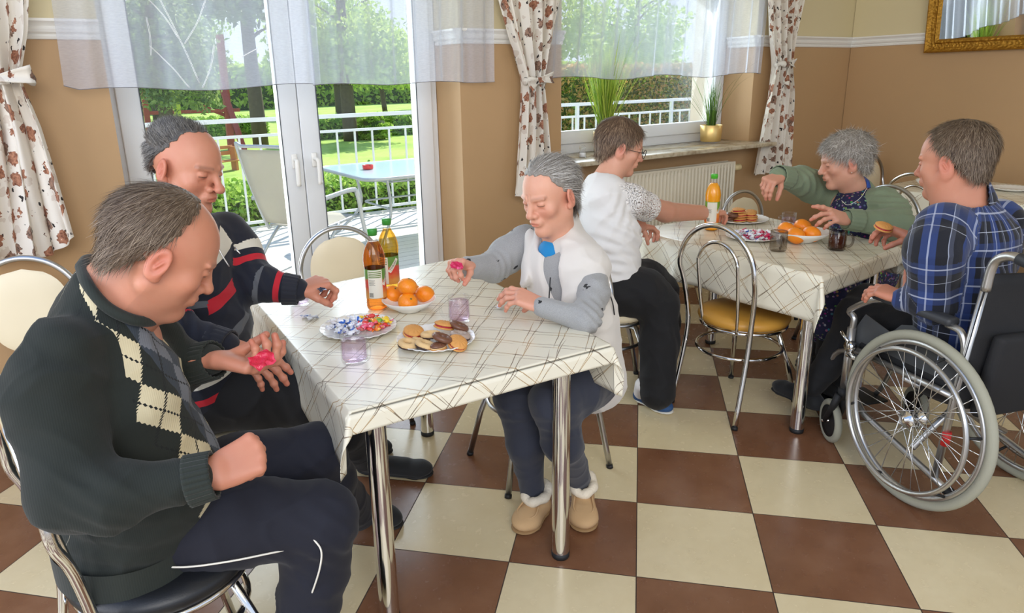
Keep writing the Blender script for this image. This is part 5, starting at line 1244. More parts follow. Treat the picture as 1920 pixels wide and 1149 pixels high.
for hl, te in (((1.336, 1.745, 0.004), (1.162, 1.66, 0.004)), ((1.488, 1.711, 0.004), (1.348, 1.539, 0.004))):
    s_ = shoe(p, 'slipper', hl, te, M_SUEDE, w=0.047, hh=0.075, solemat=M_TSOLE)
    a, b_ = Vector(hl), Vector(te); d = (b_-a); d.z = 0; L = d.length; d.normalize(); x = Vector((d.y, -d.x, 0))
    cc_ = a+d*0.055
    P = []
    for k in range(2400):
        an = random.random()*2*pi; r_ = 1+0.22*random.gauss(0, 0.5); P.append(tuple(cc_+x*cos(an)*0.037*r_+d*sin(an)*0.048*r_+Vector((0, 0, 0.088+0.013*random.gauss(0, 0.7)-0.012*sin(an)))))
    b2 = MB(); b2.tube([cc_+x*cos(2*pi*k/30)*0.037+d*sin(2*pi*k/30)*0.048+Vector((0, 0, 0.088-0.012*sin(2*pi*k/30)+0.003*sin(7*k))) for k in range(30)], [0.017+0.002*sin(5*k) for k in range(30)], 10, closed=True); fu = b2.build('fleece_cuff', M_FUR, s_, label='cream fleece cuff')
    b2 = MB(); b2.tube(bez([a+d*0.10+x*0.030+Vector((0, 0, 0.066)), a+d*(L*0.72)+x*0.033+Vector((0, 0, 0.052)), a+d*(L*0.86)+Vector((0, 0, 0.047)), a+d*(L*0.72)-x*0.033+Vector((0, 0, 0.052)), a+d*0.10-x*0.030+Vector((0, 0, 0.066))], 24), 0.0035, 6); b2.build('seam', M_SUEDE, s_)

# ---------------------------------------------------------------- woman in the lace blouse
p = empty('person', (2.2, 2.4, 0), label='woman with glasses in a white blouse with lace sleeves, reaching over the middle table', cat='person')
o4 = dict(w=0.98, jaw=0.98, nose=1.0, browc=0.3, frown=0.001, chin=0.0)
hc = (2.267, 2.393, 1.173); HS = 1.03
V, Fq, A, R, c = make_head(hc, -32, 17, 0, HS, o4, [((2.253, 2.384, 1.119), (2.189, 2.393, 1.026), 0.056, 0.066, 0.03)])
parts = [(to_world(V, R, c, HS), Fq, A)]
nearb = [(2.195, 2.267, 0.962, 0.0525), (2.5, 2.306, 0.86, 0.0486), (2.887, 2.356, 0.801, 0.0358)]
f = Field().jj(nearb, k=0.02); f.jj([(2.286, 2.423, 0.938, 0.0556), (2.339, 2.436, 0.788, 0.0517), (2.443, 2.414, 0.78, 0.034)], k=0.02); f.ecap((2.121, 2.306, 0.65), (2.148, 2.371, 0.959), (0.12, 0.09), (0.12, 0.08), (0.5, 0.8, 0)); Vb, Fb = f.mesh(0.008); Vb = smooth_np(Vb, Fb, 2); parts.append((Vb, Fb, np.zeros_like(Vb)+0.1))
parts.append(make_hand(-1, (2.882, 2.359, 0.802), (3.002, 2.354, 0.796), (0, 0, 1), [(30, 40, 25), (35, 45, 25), (40, 45, 25), (45, 45, 25)], (2.63, 2.349, 0.836), fr=0.028, sc=0.95, thumb=(20, 50, 10), h=0.0025))
parts.append(make_hand(1, (2.433, 2.423, 0.786), (2.504, 2.42, 0.769), (0, 0, 1), [(30, 40, 25), (35, 45, 25), (40, 45, 25), (45, 45, 25)], (2.36, 2.447, 0.791), fr=0.028, sc=0.92, thumb=(20, 50, 10), h=0.0025, spread=9))
body_obj(p, parts, M_SK2)
make_hair(p, R, c, HS, o4, H_CHEST, region(0.060, 0.85, nape=-0.058, ear=0.023), 0.010, radial((0, -0.03, 0.13), 0.6), nstr=8500, slen=0.042, lift=0.03, fr=0.0007)
# glasses
gl = MB(); w_ = lambda x, y, z: tuple(to_world(np.array([[x, y, z]]), R, c, HS)[0])
for s in (-1, 1):
    gl.tube([w_(s*0.034+0.024*cos(2*pi*k/28), 0.112-0.1*(s*0.024*cos(2*pi*k/28)*s)**2*20, 0.004+0.019*sin(2*pi*k/28)) for k in range(28)], 0.0016, 6, closed=True)
    gl.tube([w_(s*0.058, 0.110, 0.008), w_(s*0.074, 0.085, 0.008), w_(s*0.079, 0.0, 0.004)], 0.0014, 6)
gl.tube([w_(-0.010, 0.113, 0.008), w_(0.010, 0.113, 0.008)], 0.0015, 6)
g_ = gl.build('glasses_frame', M_BLKR, p)
b = MB()
for s in (-1, 1): b.f(*[b.v(w_(s*0.034+0.023*cos(2*pi*k/20), 0.112, 0.004+0.018*sin(2*pi*k/20))) for k in range(20)])
b.build('lenses', M_PANE, g_, smooth=False)
LAT = (0.47, 0.88, 0)
f = Field()
f.ecap((2.159, 2.291, 0.609), (2.163, 2.328, 0.791), (0.160, 0.125), (0.165, 0.130), LAT, k=0.04); f.ecap((2.163, 2.328, 0.791), (2.148, 2.371, 0.959), (0.165, 0.130), (0.170, 0.105), LAT, k=0.04)
f.ecap((2.148, 2.371, 0.959), (2.163, 2.382, 1.018), (0.150, 0.09), (0.08, 0.07), LAT, k=0.04)
f.cap((2.14, 2.293, 1.006), (2.199, 2.262, 0.955), 0.058, 0.060, k=0.03); f.cap((2.257, 2.412, 0.993), (2.283, 2.436, 0.899), 0.06, 0.06, k=0.03)
f.cap((2.179, 2.379, 1.041), (2.257, 2.381, 1.119), 0.070, 0.070, k=0.01, op='-')
M_BLOUSE = plaincloth('white_jersey', rgb(230, 228, 226), 0.85, 0.2, 0.94)
bl = cloth_obj(p, 'blouse', f, 0.0068, M_BLOUSE, [((2.164, 2.201, 0.788), 0.22, (0.7, 0, 1), 0.055, 0.008), ((2.091, 2.23, 0.912), 0.15, (1, 0, -0.6), 0.05, 0.005), ((2.036, 2.196, 0.711), 0.16, (0.2, 0, 1), 0.05, 0.006)], smooth=2)
f = Field(); f.cap((2.135, 2.281, 0.996), (2.22, 2.259, 0.951), 0.058, 0.072, k=0.03); f.cap((2.22, 2.259, 0.951), (2.34, 2.277, 0.906), 0.072, 0.070, k=0.03)
f.fn(lambda X, Y, Z, D: np.maximum(D, -(D+0.004)))
jb = np.array((2.366, 2.281, 0.895)); ja = np.array((2.195, 2.267, 0.962)); dd = (jb-ja)/np.linalg.norm(jb-ja)
f.fn(lambda X, Y, Z, D: np.maximum(D, (X-jb[0])*dd[0]+(Y-jb[1])*dd[1]+(Z-jb[2])*dd[2]))
m = NT('white_crochet_lace'); co = m.coord()
v1 = m.n.new('ShaderNodeTexVoronoi'); v1.inputs['Scale'].default_value = 16; v1.inputs['Randomness'].default_value = 0.25; m.l.new(co, v1.inputs['Vector'])
d = v1.outputs['Distance']; rings = m.math('LESS_THAN', m.math('FLOORED_MODULO', m.math('MULTIPLY', d, 6.0), 1.0), 0.34)
v2 = m.n.new('ShaderNodeTexVoronoi'); v2.feature = 'DISTANCE_TO_EDGE'; v2.inputs['Scale'].default_value = 95; m.l.new(co, v2.inputs['Vector'])
net = m.math('LESS_THAN', v2.outputs['Distance'], 0.085)
m.base(rgb(236, 232, 228)); m.set(Roughness=0.9, Alpha=m.math('MAXIMUM', rings, net))
cloth_obj(p, 'lace_sleeve', f, 0.0040, m.m, smooth=1, label='lace sleeve')
f = Field(); f.ecap((2.153, 2.301, 0.556), (2.174, 2.361, 0.552), (0.16, 0.13), (0.16, 0.13), LAT, k=0.04)
f.jj([(2.14, 2.233, 0.549, 0.1265), (2.215, 2.156, 0.541, 0.1112), (2.269, 2.104, 0.493, 0.0871), (2.247, 2.073, 0.327, 0.0873), (2.209, 2.036, 0.1)+(0.080,)], k=0.03)
f.jj([(2.214, 2.312, 0.556, 0.1255), (2.346, 2.27, 0.542, 0.1067), (2.428, 2.249, 0.492, 0.0823), (2.436, 2.241, 0.343, 0.0885), (2.583, 2.365, 0.1)+(0.075,)], k=0.03)
cloth_obj(p, 'wide_trousers', f, 0.008, M_BLK, [((2.185, 2.035, 0.353), 0.2, (1, 0.6, 0.1), 0.07, 0.008), ((2.139, 2.13, 0.537), 0.15, (1, 0, 1), 0.06, 0.006)], smooth=2)
M_BLUSH = mat('blue_canvas', rgb(44, 78, 122), 0.8, noise=0.1, nscale=60); M_WS = mat('white_rubber', rgb(226, 222, 210), 0.6)
shoe(p, 'shoe', (2.236, 2.195, 0.004), (2.24, 1.972, 0.004), M_BLUSH, w=0.040, hh=0.055, solemat=M_WS, label='blue slip-on shoe')
shoe(p, 'shoe', (2.518, 2.43, 0.004), (2.568, 2.264, 0.004), M_BLUSH, w=0.040, hh=0.055, solemat=M_WS)
f = Field(); f.cap(tuple(np.array((2.212, 2.139, 0.06))), tuple(np.array((2.178, 2.098, 0.12))), 0.034, 0.036, k=0.01); cloth_obj(p, 'sock', f, 0.005, M_BLOUSE, smooth=1, label='white sock')

# ---------------------------------------------------------------- woman in the green cardigan
p = empty('person', (3.66, 2.1, 0), label='woman in a green cardigan over a blue blouse, seated behind the middle table', cat='person')
o5 = dict(w=0.98, jaw=1.0, nose=1.05, browc=0.12, rednose=0.5, frown=-0.003, lip=0.7)
hc = (3.42, 1.97, 1.052); HS = 1.12
V, Fq, A, R, c = make_head(hc, 134, 14, 0, HS, o5, [((3.416, 1.953, 0.995), (3.507, 1.947, 0.865), 0.058, 0.070, 0.03)])
parts = [(to_world(V, R, c, HS), Fq, A)]
parts.append(make_hand(-1, (3.146, 2.151, 0.987), (3.048, 2.147, 0.97), (-0.5, -0.2, 0.8), [(60, 25, 15), (65, 30, 15), (70, 35, 15), (72, 40, 20)], (3.305, 2.142, 0.974), fr=0.030, sc=1.05, thumb=(20, 50, 10), h=0.0026))
parts.append(make_hand(1, (3.122, 1.763, 0.827), (3.029, 1.783, 0.856), (-0.2, -0.6, 0.8), [(5, 15, 10), (30, 35, 15), (35, 40, 20), (40, 45, 20)], (3.258, 1.706, 0.811), fr=0.030, sc=1.05, thumb=(35, 20, 5), h=0.0026, spread=8))
f = Field().ecap((3.507, 1.888, 0.623), (3.522, 1.952, 0.835), (0.12, 0.09), (0.12, 0.08), (0.6, -0.8, 0)); Vb, Fb = f.mesh(0.012); parts.append((Vb, Fb, np.zeros_like(Vb)))
body_obj(p, parts, M_SK2)
make_hair(p, R, c, HS, o5, H_LITE, region(0.066, 0.9, nape=-0.052, ear=0.024), 0.013, lambda P, N: (P-np.array((0, -0.05, 0.14)))*np.array((1, 1.3, 1))+np.array((0, 0.03, -0.02)), nstr=9500, slen=0.050, lift=-0.02, fr=0.0007, jit=0.08)
b = MB(); b.lathe([(0, -0.003), (0.003, 0), (0, 0.003)], tuple(to_world(np.array([[-0.086, 0.004, -0.038]]), R, c, HS)[0]), 12); b.build('earring', mat('pearl', rgb(238, 232, 220), 0.2), p)
LAT = (0.70, 0.71, 0)
near = [(3.487, 1.804, 0.845, 0.0953), (3.454, 1.741, 0.818, 0.0885), (3.368, 1.661, 0.783, 0.0758), (3.135, 1.765, 0.823, 0.0423)]
far = [(3.542, 2.099, 0.866, 0.0911), (3.465, 2.162, 0.901, 0.0854), (3.338, 2.161, 0.947, 0.0724), (3.15, 2.16, 0.983, 0.0459)]
f = Field(); f.ecap((3.51, 1.89, 0.565), (3.513, 1.94, 0.782), (0.180, 0.135), (0.185, 0.125), LAT, k=0.04); f.ecap((3.513, 1.94, 0.782), (3.54, 1.961, 0.893), (0.175, 0.110), (0.08, 0.075), LAT, k=0.04)
f.jj(near, k=0.03); f.jj(far, k=0.03)
f.cap((3.446, 1.935, 0.895), (3.388, 1.952, 1.011), 0.064, 0.075, k=0.01, op='-')
f.ecap((3.235, 1.839, 0.618), (3.364, 1.906, 0.872), (0.062, 0.085), (0.040, 0.06), LAT, k=0.012, op='-')
M_SAGE = knit('sage_knit', rgb(128, 142, 114), scale=300).m
ca = cloth_obj(p, 'cardigan', f, 0.0064, M_SAGE, [((3.408, 1.713, 0.827), 0.16, (0.2, 0.2, 1), 0.035, 0.009), ((3.344, 2.103, 0.933), 0.14, (1, 0.3, 0.4), 0.04, 0.007), ((3.265, 1.976, 0.78), 0.14, (0.5, 0, 1), 0.05, 0.006)], smooth=2)
ribs(ca, 'cuff', [(3.185, 1.736, 0.816, 0.0498), (3.122, 1.768, 0.826, 0.0447)], M_SAGE, 16, 0.0015); ribs(ca, 'cuff', [(3.226, 2.155, 0.969, 0.0546), (3.142, 2.16, 0.987, 0.0513)], M_SAGE, 16, 0.0015)
m = NT('blue_floral_blouse'); co = m.coord(); z = m.sep(co)[2]; v1 = m.n.new('ShaderNodeTexVoronoi'); v1.inputs['Scale'].default_value = 60; m.l.new(co, v1.inputs['Vector'])
pat = m.mix(m.math('LESS_THAN', v1.outputs['Distance'], 0.35), rgb(28, 30, 62), v1.outputs['Color']); pat = m.mix(0.6, pat, rgb(34, 34, 74)); m.base(m.mix(m.math('GREATER_THAN', z, 0.925), pat, rgb(44, 78, 158))); m.set(Roughness=0.8)
M_FLORAL = m.m
f = Field(); f.ecap((3.46, 1.886, 0.602), (3.465, 1.929, 0.804), (0.150, 0.115), (0.150, 0.105), LAT, k=0.04); f.ecap((3.465, 1.929, 0.804), (3.494, 1.949, 0.916), (0.13, 0.09), (0.072, 0.070), LAT, k=0.03); f.cap((3.457, 1.939, 0.926), (3.388, 1.952, 1.011), 0.058, 0.07, k=0.008, op='-')
cloth_obj(p, 'blouse', f, 0.006, M_FLORAL, smooth=2)
b = MB(); b.tube(bez([(3.439, 1.859, 0.931), (3.37, 1.852, 0.886), (3.307, 1.871, 0.859), (3.308, 1.907, 0.876)], 16), 0.0014, 6); b.build('piping', M_PIPE, p)
f = Field(); f.ecap((3.535, 1.864, 0.538), (3.601, 1.881, 0.495), (0.16, 0.13), (0.16, 0.13), LAT, k=0.04)
f.jj([(3.411, 1.794, 0.531, 0.1393), (3.212, 1.773, 0.528, 0.1241), (3.02, 1.73, 0.507, 0.1045), (3.007, 1.718, 0.342, 0.0803)], k=0.05)
f.jj([(3.477, 1.889, 0.5, 0.144), (3.277, 1.869, 0.496, 0.1286), (3.084, 1.825, 0.472, 0.1083), (3.069, 1.812, 0.301, 0.0833)], k=0.05)
cloth_obj(p, 'skirt', f, 0.008, M_FLORAL, smooth=2)
f = Field(); f.jj([(3.007, 1.718, 0.342, 0.0602), (3.115, 1.772, 0.05)+(0.045,)], k=0.03); f.jj([(3.074, 1.809, 0.301, 0.0624), (3.248, 1.914, 0.05)+(0.045,)], k=0.03); cloth_obj(p, 'stockings', f, 0.008, M_BLK, smooth=1)
shoe(p, 'shoe', (3.195, 1.793, 0.004), (3.039, 1.827, 0.004), M_SLIP); shoe(p, 'shoe', (3.321, 1.925, 0.004), (3.162, 1.954, 0.004), M_SLIP)

# ---------------------------------------------------------------- man in the plaid shirt
p = empty('person', (2.75, 1.1, 0), label='man in a blue plaid shirt sitting in the wheelchair, holding a biscuit', cat='person')
o6 = dict(w=1.02, jaw=1.05, nose=1.0, browc=0.25, wrinkle=0, frown=0.0)
hc = (2.682, 1.151, 1.173); HS = 1.12
V, Fq, A, R, c = make_head(hc, 92, 10, 0, HS, o6, [((2.694, 1.136, 1.118), (2.722, 1.106, 0.978), 0.068, 0.080, 0.03), ((2.635, 1.16, 1.112), (2.661, 1.129, 1.001), 0.050, 0.060, 0.03)])
parts = [(to_world(V, R, c, HS), Fq, A)]
parts.append(make_hand(-1, (2.777, 1.279, 0.864), (2.756, 1.349, 0.883), (0.45, -0.1, 0.85), [(25, 40, 20), (28, 45, 20), (34, 48, 25), (40, 50, 25)], (2.795, 1.184, 0.84), fr=0.030, sc=1.04, thumb=(10, 40, 5), h=0.0023))
parts.append(make_hand(1, (2.498, 1.171, 0.71), (2.504, 1.231, 0.716), (-0.2, 0.1, 1), [(20, 25, 15), (22, 28, 15), (26, 30, 15), (30, 30, 15)], (2.506, 1.118, 0.716), fr=0.026, sc=0.98, thumb=(50, -35, 0), h=0.0025))
f = Field().ecap((2.643, 1.022, 0.519), (2.709, 1.09, 0.943), (0.13, 0.10), (0.12, 0.08), (1, 0, 0)); Vb, Fb = f.mesh(0.012); parts.append((Vb, Fb, np.zeros_like(Vb)))
body_obj(p, parts, M_SK1)
make_hair(p, R, c, HS, o6, H_BROWN, region(0.040, 0.75, nape=-0.060, ear=0.027, peak=0.016), 0.006, radial((0.01, -0.045, 0.13), 0.4), nstr=9000, slen=0.026, lift=0.30, fr=0.0006)
LAT = (0.99, -0.13, 0)
near = [(2.561, 1.107, 0.964, 0.0911), (2.481, 1.087, 0.901, 0.0895), (2.517, 1.089, 0.725, 0.0701), (2.501, 1.168, 0.708, 0.0435)]
far = [(2.982, 1.112, 0.914, 0.1043), (2.983, 1.121, 0.798, 0.1018), (2.881, 1.189, 0.801, 0.0773), (2.786, 1.272, 0.862, 0.0489)]
f = Field()
f.ecap((2.666, 1.042, 0.548), (2.68, 1.061, 0.701), (0.160, 0.135), (0.165, 0.140), LAT, k=0.04); f.ecap((2.68, 1.061, 0.701), (2.731, 1.078, 0.914), (0.170, 0.140), (0.190, 0.118), LAT, k=0.04)
f.ecap((2.72, 1.073, 0.916), (2.725, 1.101, 1.006), (0.170, 0.10), (0.09, 0.08), LAT, k=0.05)
f.jj(near, k=0.035); f.jj(far, k=0.035); f.cap((2.7, 1.11, 1.021), (2.677, 1.138, 1.129), 0.076, 0.080, k=0.01, op='-')
def plaid(V):
    a1, d1, i1 = seg_param(V, near); a2, d2, _ = seg_param(V, far); td = np.full(len(V), 1e9)
    for j0, j1 in (((2.65, 1.027, 0.474, 0.1722), (2.67, 1.057, 0.704, 0.1796)), ((2.67, 1.057, 0.704, 0.1796), (2.72, 1.073, 0.916, 0.1687)), ((2.72, 1.073, 0.916, 0.15), (2.725, 1.101, 1.006, 0.0937))): td = np.minimum(td, seg_param(V, [j0, j1])[1])
    q = V-np.array((2.683, 1.062, 0.779)); th = np.arctan2(q[:, 1], q[:, 0])
    A0, A1 = np.array(near[1][:3]), np.array(near[2][:3]); ax_ = (A1-A0)/np.linalg.norm(A1-A0); qa = V-A0; qa = qa-(qa@ax_)[:, None]*ax_
    tha = np.arctan2(qa@np.array((0.0, 1.0, 0)), qa@np.array((-1.0, 0, 0)))
    arm = d1 < td-0.015
    return np.stack([np.where(arm, qa@np.array((-0.35, 0.93, 0)), th*0.165), np.where(arm, -a1, V[:, 2]), arm.astype(float)], 1)
m = NT('plaid_flannel'); s_ = m.sep(m.attr('plaid'))
def pl_axis(x, per, ph):
    t = m.math('FLOORED_MODULO', m.math('ADD', m.math('MULTIPLY', x, 1/per), ph), 1.0)
    return (band(t, 0.0, 0.40), m.math('ADD', band(t, 0.17, 0.215), band(t, 0.70, 0.722), clamp=True), band(t, 0.60, 0.70))
ua, ub, uc = pl_axis(s_[0], 0.115, 0.1); va, vb, vc = pl_axis(s_[1], 0.115, 0.35)
c_ = rgb(15, 18, 30); c_ = m.mix(m.math('MULTIPLY', ua, 0.50), c_, rgb(48, 74, 140)); c_ = m.mix(m.math('MULTIPLY', va, 0.30), c_, rgb(52, 78, 144)); c_ = m.mix(m.math('MULTIPLY', uc, 0.35), c_, rgb(90, 96, 116))
c_ = m.mix(m.math('MULTIPLY', ub, 0.6), c_, rgb(176, 184, 206)); c_ = m.mix(m.math('MULTIPLY', vb, 0.6), c_, rgb(190, 196, 212))
m.base(c_); m.set(Roughness=0.9, Sheen_Weight=0.15); m.bump(m.noise(m.coord(), 350, 2), 0.2, 0.001); M_PLAID = m.m
sh = cloth_obj(p, 'plaid_shirt', f, 0.0062, M_PLAID, [((2.225, 0.974, 0.776), 0.14, (0.2, 0.2, 1), 0.045, 0.007), ((2.56, 1.04, 0.88), 0.2, (0.4, 0.6, 0.8), 0.09, 0.006), ((2.305, 1.074, 0.677), 0.12, (0.3, 0.3, 1), 0.04, 0.005), ((2.625, 0.949, 0.739), 0.2, (0.3, 0, 1), 0.08, 0.005)], dict(plaid=plaid), smooth=2)
f = Field(); f.cap((2.719, 1.112, 1.025), (2.694, 1.131, 1.087), 0.092, 0.086, k=0.01); f.cap((2.697, 1.111, 1.018), (2.664, 1.141, 1.148), 0.082, 0.084, k=0.004, op='-')
co_ = np.array((2.719, 1.112, 1.025)); cn_ = np.array((2.694, 1.131, 1.087))-co_; cn_ /= np.linalg.norm(cn_)
f.fn(lambda X, Y, Z, D: np.maximum(D, np.abs((X-co_[0])*cn_[0]+(Y-co_[1])*cn_[1]+(Z-co_[2])*cn_[2]-0.028)-0.036))
cloth_obj(sh, 'collar', f, 0.005, M_PLAID, attr=dict(plaid=lambda V: np.stack([np.arctan2(V[:, 1]-co_[1], V[:, 0]-co_[0])*0.09, V[:, 2]+0.03, 0*V[:, 2]], 1)), smooth=1)
f = Field(); f.ecap((2.659, 1.036, 0.448), (2.705, 1.057, 0.45), (0.17, 0.13), (0.17, 0.13), LAT, k=0.04)
f.jj([(2.732, 1.088, 0.518, 0.0908), (2.739, 1.249, 0.529, 0.0871), (2.735, 1.459, 0.516, 0.0749), (2.725, 1.49, 0.372, 0.0697), (2.655, 1.56, 0.19, 0.050)], k=0.03)
f.jj([(2.859, 1.081, 0.524, 0.105), (2.862, 1.258, 0.538, 0.1021), (2.826, 1.459, 0.545, 0.0849), (2.829, 1.485, 0.41, 0.0775), (2.83, 1.53, 0.19, 0.050)], k=0.03)
cloth_obj(p, 'trousers', f, 0.008, M_BLK, smooth=2)
shoe(p, 'shoe', (2.655, 1.51, 0.085), (2.70, 1.775, 0.085), M_SLIP); shoe(p, 'shoe', (2.83, 1.49, 0.085), (2.88, 1.755, 0.085), M_SLIP)

for o_ in list(bpy.data.objects):
    if o_.type == 'EMPTY' and o_.name.startswith('person'):
        for ch in o_.children: ch.location = -o_.location

# ================================================================ curtains
def sheer_mat():
    m = NT('sheer_voile'); co = m.coord()
    w1 = m.n.new('ShaderNodeTexWave'); w1.inputs['Scale'].default_value = 90; w1.bands_direction = 'Z'; m.l.new(co, w1.inputs['Vector'])
    n = m.noise(m.scale(co, 60, 60, 220), 1.0, 2)
    tr = m.new('ShaderNodeBsdfTransparent'); df = m.new('ShaderNodeBsdfDiffuse'); tl = m.new('ShaderNodeBsdfTranslucent')
    df.inputs[0].default_value = rgb(218, 222, 232); tl.inputs[0].default_value = rgb(200, 208, 224)
    a = m.new('ShaderNodeMixShader'); a.inputs[0].default_value = 0.22; m.l.new(df.outputs[0], a.inputs[1]); m.l.new(tl.outputs[0], a.inputs[2])
    lw = m.new('ShaderNodeLayerWeight'); lw.inputs[0].default_value = 0.35
    op = m.math('ADD', m.math('ADD', 0.34, m.math('MULTIPLY', n, 0.12)), m.math('MULTIPLY', lw.outputs['Facing'], 0.55), clamp=True)
    b_ = m.new('ShaderNodeMixShader'); m.l.new(op, b_.inputs[0]); m.l.new(tr.outputs[0], b_.inputs[1]); m.l.new(a.outputs[0], b_.inputs[2]); m.l.new(b_.outputs[0], m.out.inputs[0])
    return m.m
M_SHEER = sheer_mat()
M_HEM = mat('hem_thread', rgb(120, 118, 122), 0.8)
M_EMB = mat('embroidery_thread', rgb(246, 246, 246), 0.6)
def sheer(x0t, x1t, x0b, x1b, zb, y, label, seed, folds_, sag=0.012):
    rr = random.Random(seed); ph = [rr.uniform(0, 6) for _ in range(4)]
    def pt(s, t):
        z = 2.42-(2.42-zb(s))*t
        x = (x0t+(x1t-x0t)*s)*(1-t)+(x0b+(x1b-x0b)*s)*t
        fo = 0.0
        for q, (fr, am) in enumerate(folds_): fo += am*sin(2*pi*fr*s+ph[q]+0.5*sin(2*pi*s*2+q))
        xx = 0.35*fo*cos(2*pi*folds_[0][0]*s)
        return Vector((x+xx*0.4, y+fo*(0.55+0.45*t), z))
    b = MB(); b.grid(pt, 170, 24); o = b.build('sheer_curtain', M_SHEER, label=label, cat='curtain', group='white sheer curtains')
    h = MB(); h.tube([pt(k/120, 1.0)+Vector((0, -0.001, 0)) for k in range(121)], 0.0016, 5); h.build('hem', M_HEM, o)
    return o, pt
y_ = 3.335
s1, p1 = sheer(0.20, 1.235, 0.165, 1.225, lambda s: 1.478+0.010*sin(9*s)+0.20*max(0, 0.05-s)*6*0.35, y_-0.004, 'white sheer curtain with twig embroidery, left panel over the balcony door', 3, [(6.0, 0.012), (11.0, 0.006), (2.0, 0.012)])
s2, p2 = sheer(1.19, 2.235, 1.185, 2.215, lambda s: 1.478+0.006*sin(12*s), y_+0.016, 'white sheer curtain, right panel over the balcony door', 5, [(8.0, 0.013), (15.0, 0.006), (3.0, 0.010)])
s3, p3 = sheer(2.66, 4.60, 2.575, 4.575, lambda s: 1.482+0.012*sin(16*s)+0.03*max(0, s-0.9)*3, y_+0.010, 'white sheer curtain over the window with the sill', 9, [(13.0, 0.015), (22.0, 0.008), (4.0, 0.012)])
b = MB()
for pts in ([(0.30, 0.45), (0.36, 0.60), (0.43, 0.80), (0.48, 0.97)], [(0.30, 0.60), (0.37, 0.68), (0.42, 0.78)], [(0.55, 0.58), (0.50, 0.70), (0.44, 0.80)], [(0.31, 0.82), (0.38, 0.90), (0.44, 0.99)], [(0.34, 0.42), (0.33, 0.52), (0.36, 0.60)], [(0.60, 0.48), (0.50, 0.50), (0.40, 0.56)], [(0.31, 0.70), (0.315, 0.78), (0.31, 0.86)], [(0.55, 0.80), (0.53, 0.90), (0.49, 0.99)], [(0.66, 0.86), (0.72, 0.83)]):
    for d in (0, 0.004): b.tube([p1(s+d, t)+Vector((0, -0.002, 0)) for s, t in [(bz.x, bz.y) for bz in bez([(s, t, 0) for s, t in pts], 14)]], 0.0010, 4)
b.build('embroidery', M_EMB, s1)
rdm = mat('curtain_rail', rgb(230, 228, 222), 0.4)
rdo = MB(); rdo.box((2.3, WY-0.07, 2.44), (5.4, 0.05, 0.035), bev=0.006); tag(rdo.build('curtain_rail', rdm), 'white curtain rail above the balcony door and the window', 'curtain rail')

m = NT('floral_cotton'); uv = m.attr('clothuv')
nz = m.n.new('ShaderNodeTexNoise'); nz.inputs['Scale'].default_value = 38; nz.inputs['Detail'].default_value = 3; m.l.new(uv, nz.inputs['Vector'])
vs = m.n.new('ShaderNodeVectorMath'); vs.operation = 'SCALE'; vs.inputs['Scale'].default_value = 0.045; m.l.new(nz.outputs['Color'], vs.inputs[0])
va = m.n.new('ShaderNodeVectorMath'); va.operation = 'ADD'; m.l.new(uv, va.inputs[0]); m.l.new(vs.outputs[0], va.inputs[1])
v1 = m.n.new('ShaderNodeTexVoronoi'); v1.inputs['Scale'].default_value = 13; v1.inputs['Randomness'].default_value = 0.9; m.l.new(va.outputs[0], v1.inputs['Vector'])
v3 = m.n.new('ShaderNodeTexVoronoi'); v3.inputs['Scale'].default_value = 75; m.l.new(va.outputs[0], v3.inputs['Vector'])
v2 = m.n.new('ShaderNodeTexVoronoi'); v2.inputs['Scale'].default_value = 34; m.l.new(m.scale(va.outputs[0], 1.0, 0.7, 1), v2.inputs['Vector'])
v4 = m.n.new('ShaderNodeTexVoronoi'); v4.inputs['Scale'].default_value = 15; m.l.new(va.outputs[0], v4.inputs['Vector'])
rose = m.mix(v3.outputs['Distance'], rgb(96, 48, 34), rgb(206, 148, 116))
rose2 = m.mix(m.math('MULTIPLY', v3.outputs['Distance'], 1.4), rgb(46, 34, 30), rgb(166, 132, 112))
cs = m.sep(v1.outputs['Color'])
rose = m.mix(m.math('GREATER_THAN', cs[0], 0.62), rose, rose2)
petal = m.math('LESS_THAN', m.math('ADD', v1.outputs['Distance'], m.math('MULTIPLY', v3.outputs['Distance'], 0.12)), 0.43)
keep = m.math('GREATER_THAN', cs[1], 0.16)
c_ = rgb(238, 232, 220)
c_ = m.mix(m.math('MULTIPLY', m.math('LESS_THAN', v4.outputs['Distance'], 0.30), 0.30), c_, rgb(170, 140, 116))
c_ = m.mix(m.math('MULTIPLY', m.math('LESS_THAN', v2.outputs['Distance'], 0.24), m.math('GREATER_THAN', m.sep(v2.outputs['Color'])[0], 0.62)), c_, rgb(44, 38, 36))
c_ = m.mix(m.math('MULTIPLY', petal, keep), c_, rose)
m.base(c_); m.set(Roughness=0.85, Sheen_Weight=0.1)
tl = m.new('ShaderNodeBsdfTranslucent'); m.l.new(c_, tl.inputs[0]); mx = m.new('ShaderNodeMixShader'); mx.inputs[0].default_value = 0.22
m.l.new(m.b.outputs[0], mx.inputs[1]); m.l.new(tl.outputs[0], mx.inputs[2]); m.l.new(mx.outputs[0], m.out.inputs[0])
M_FLOW = m.m
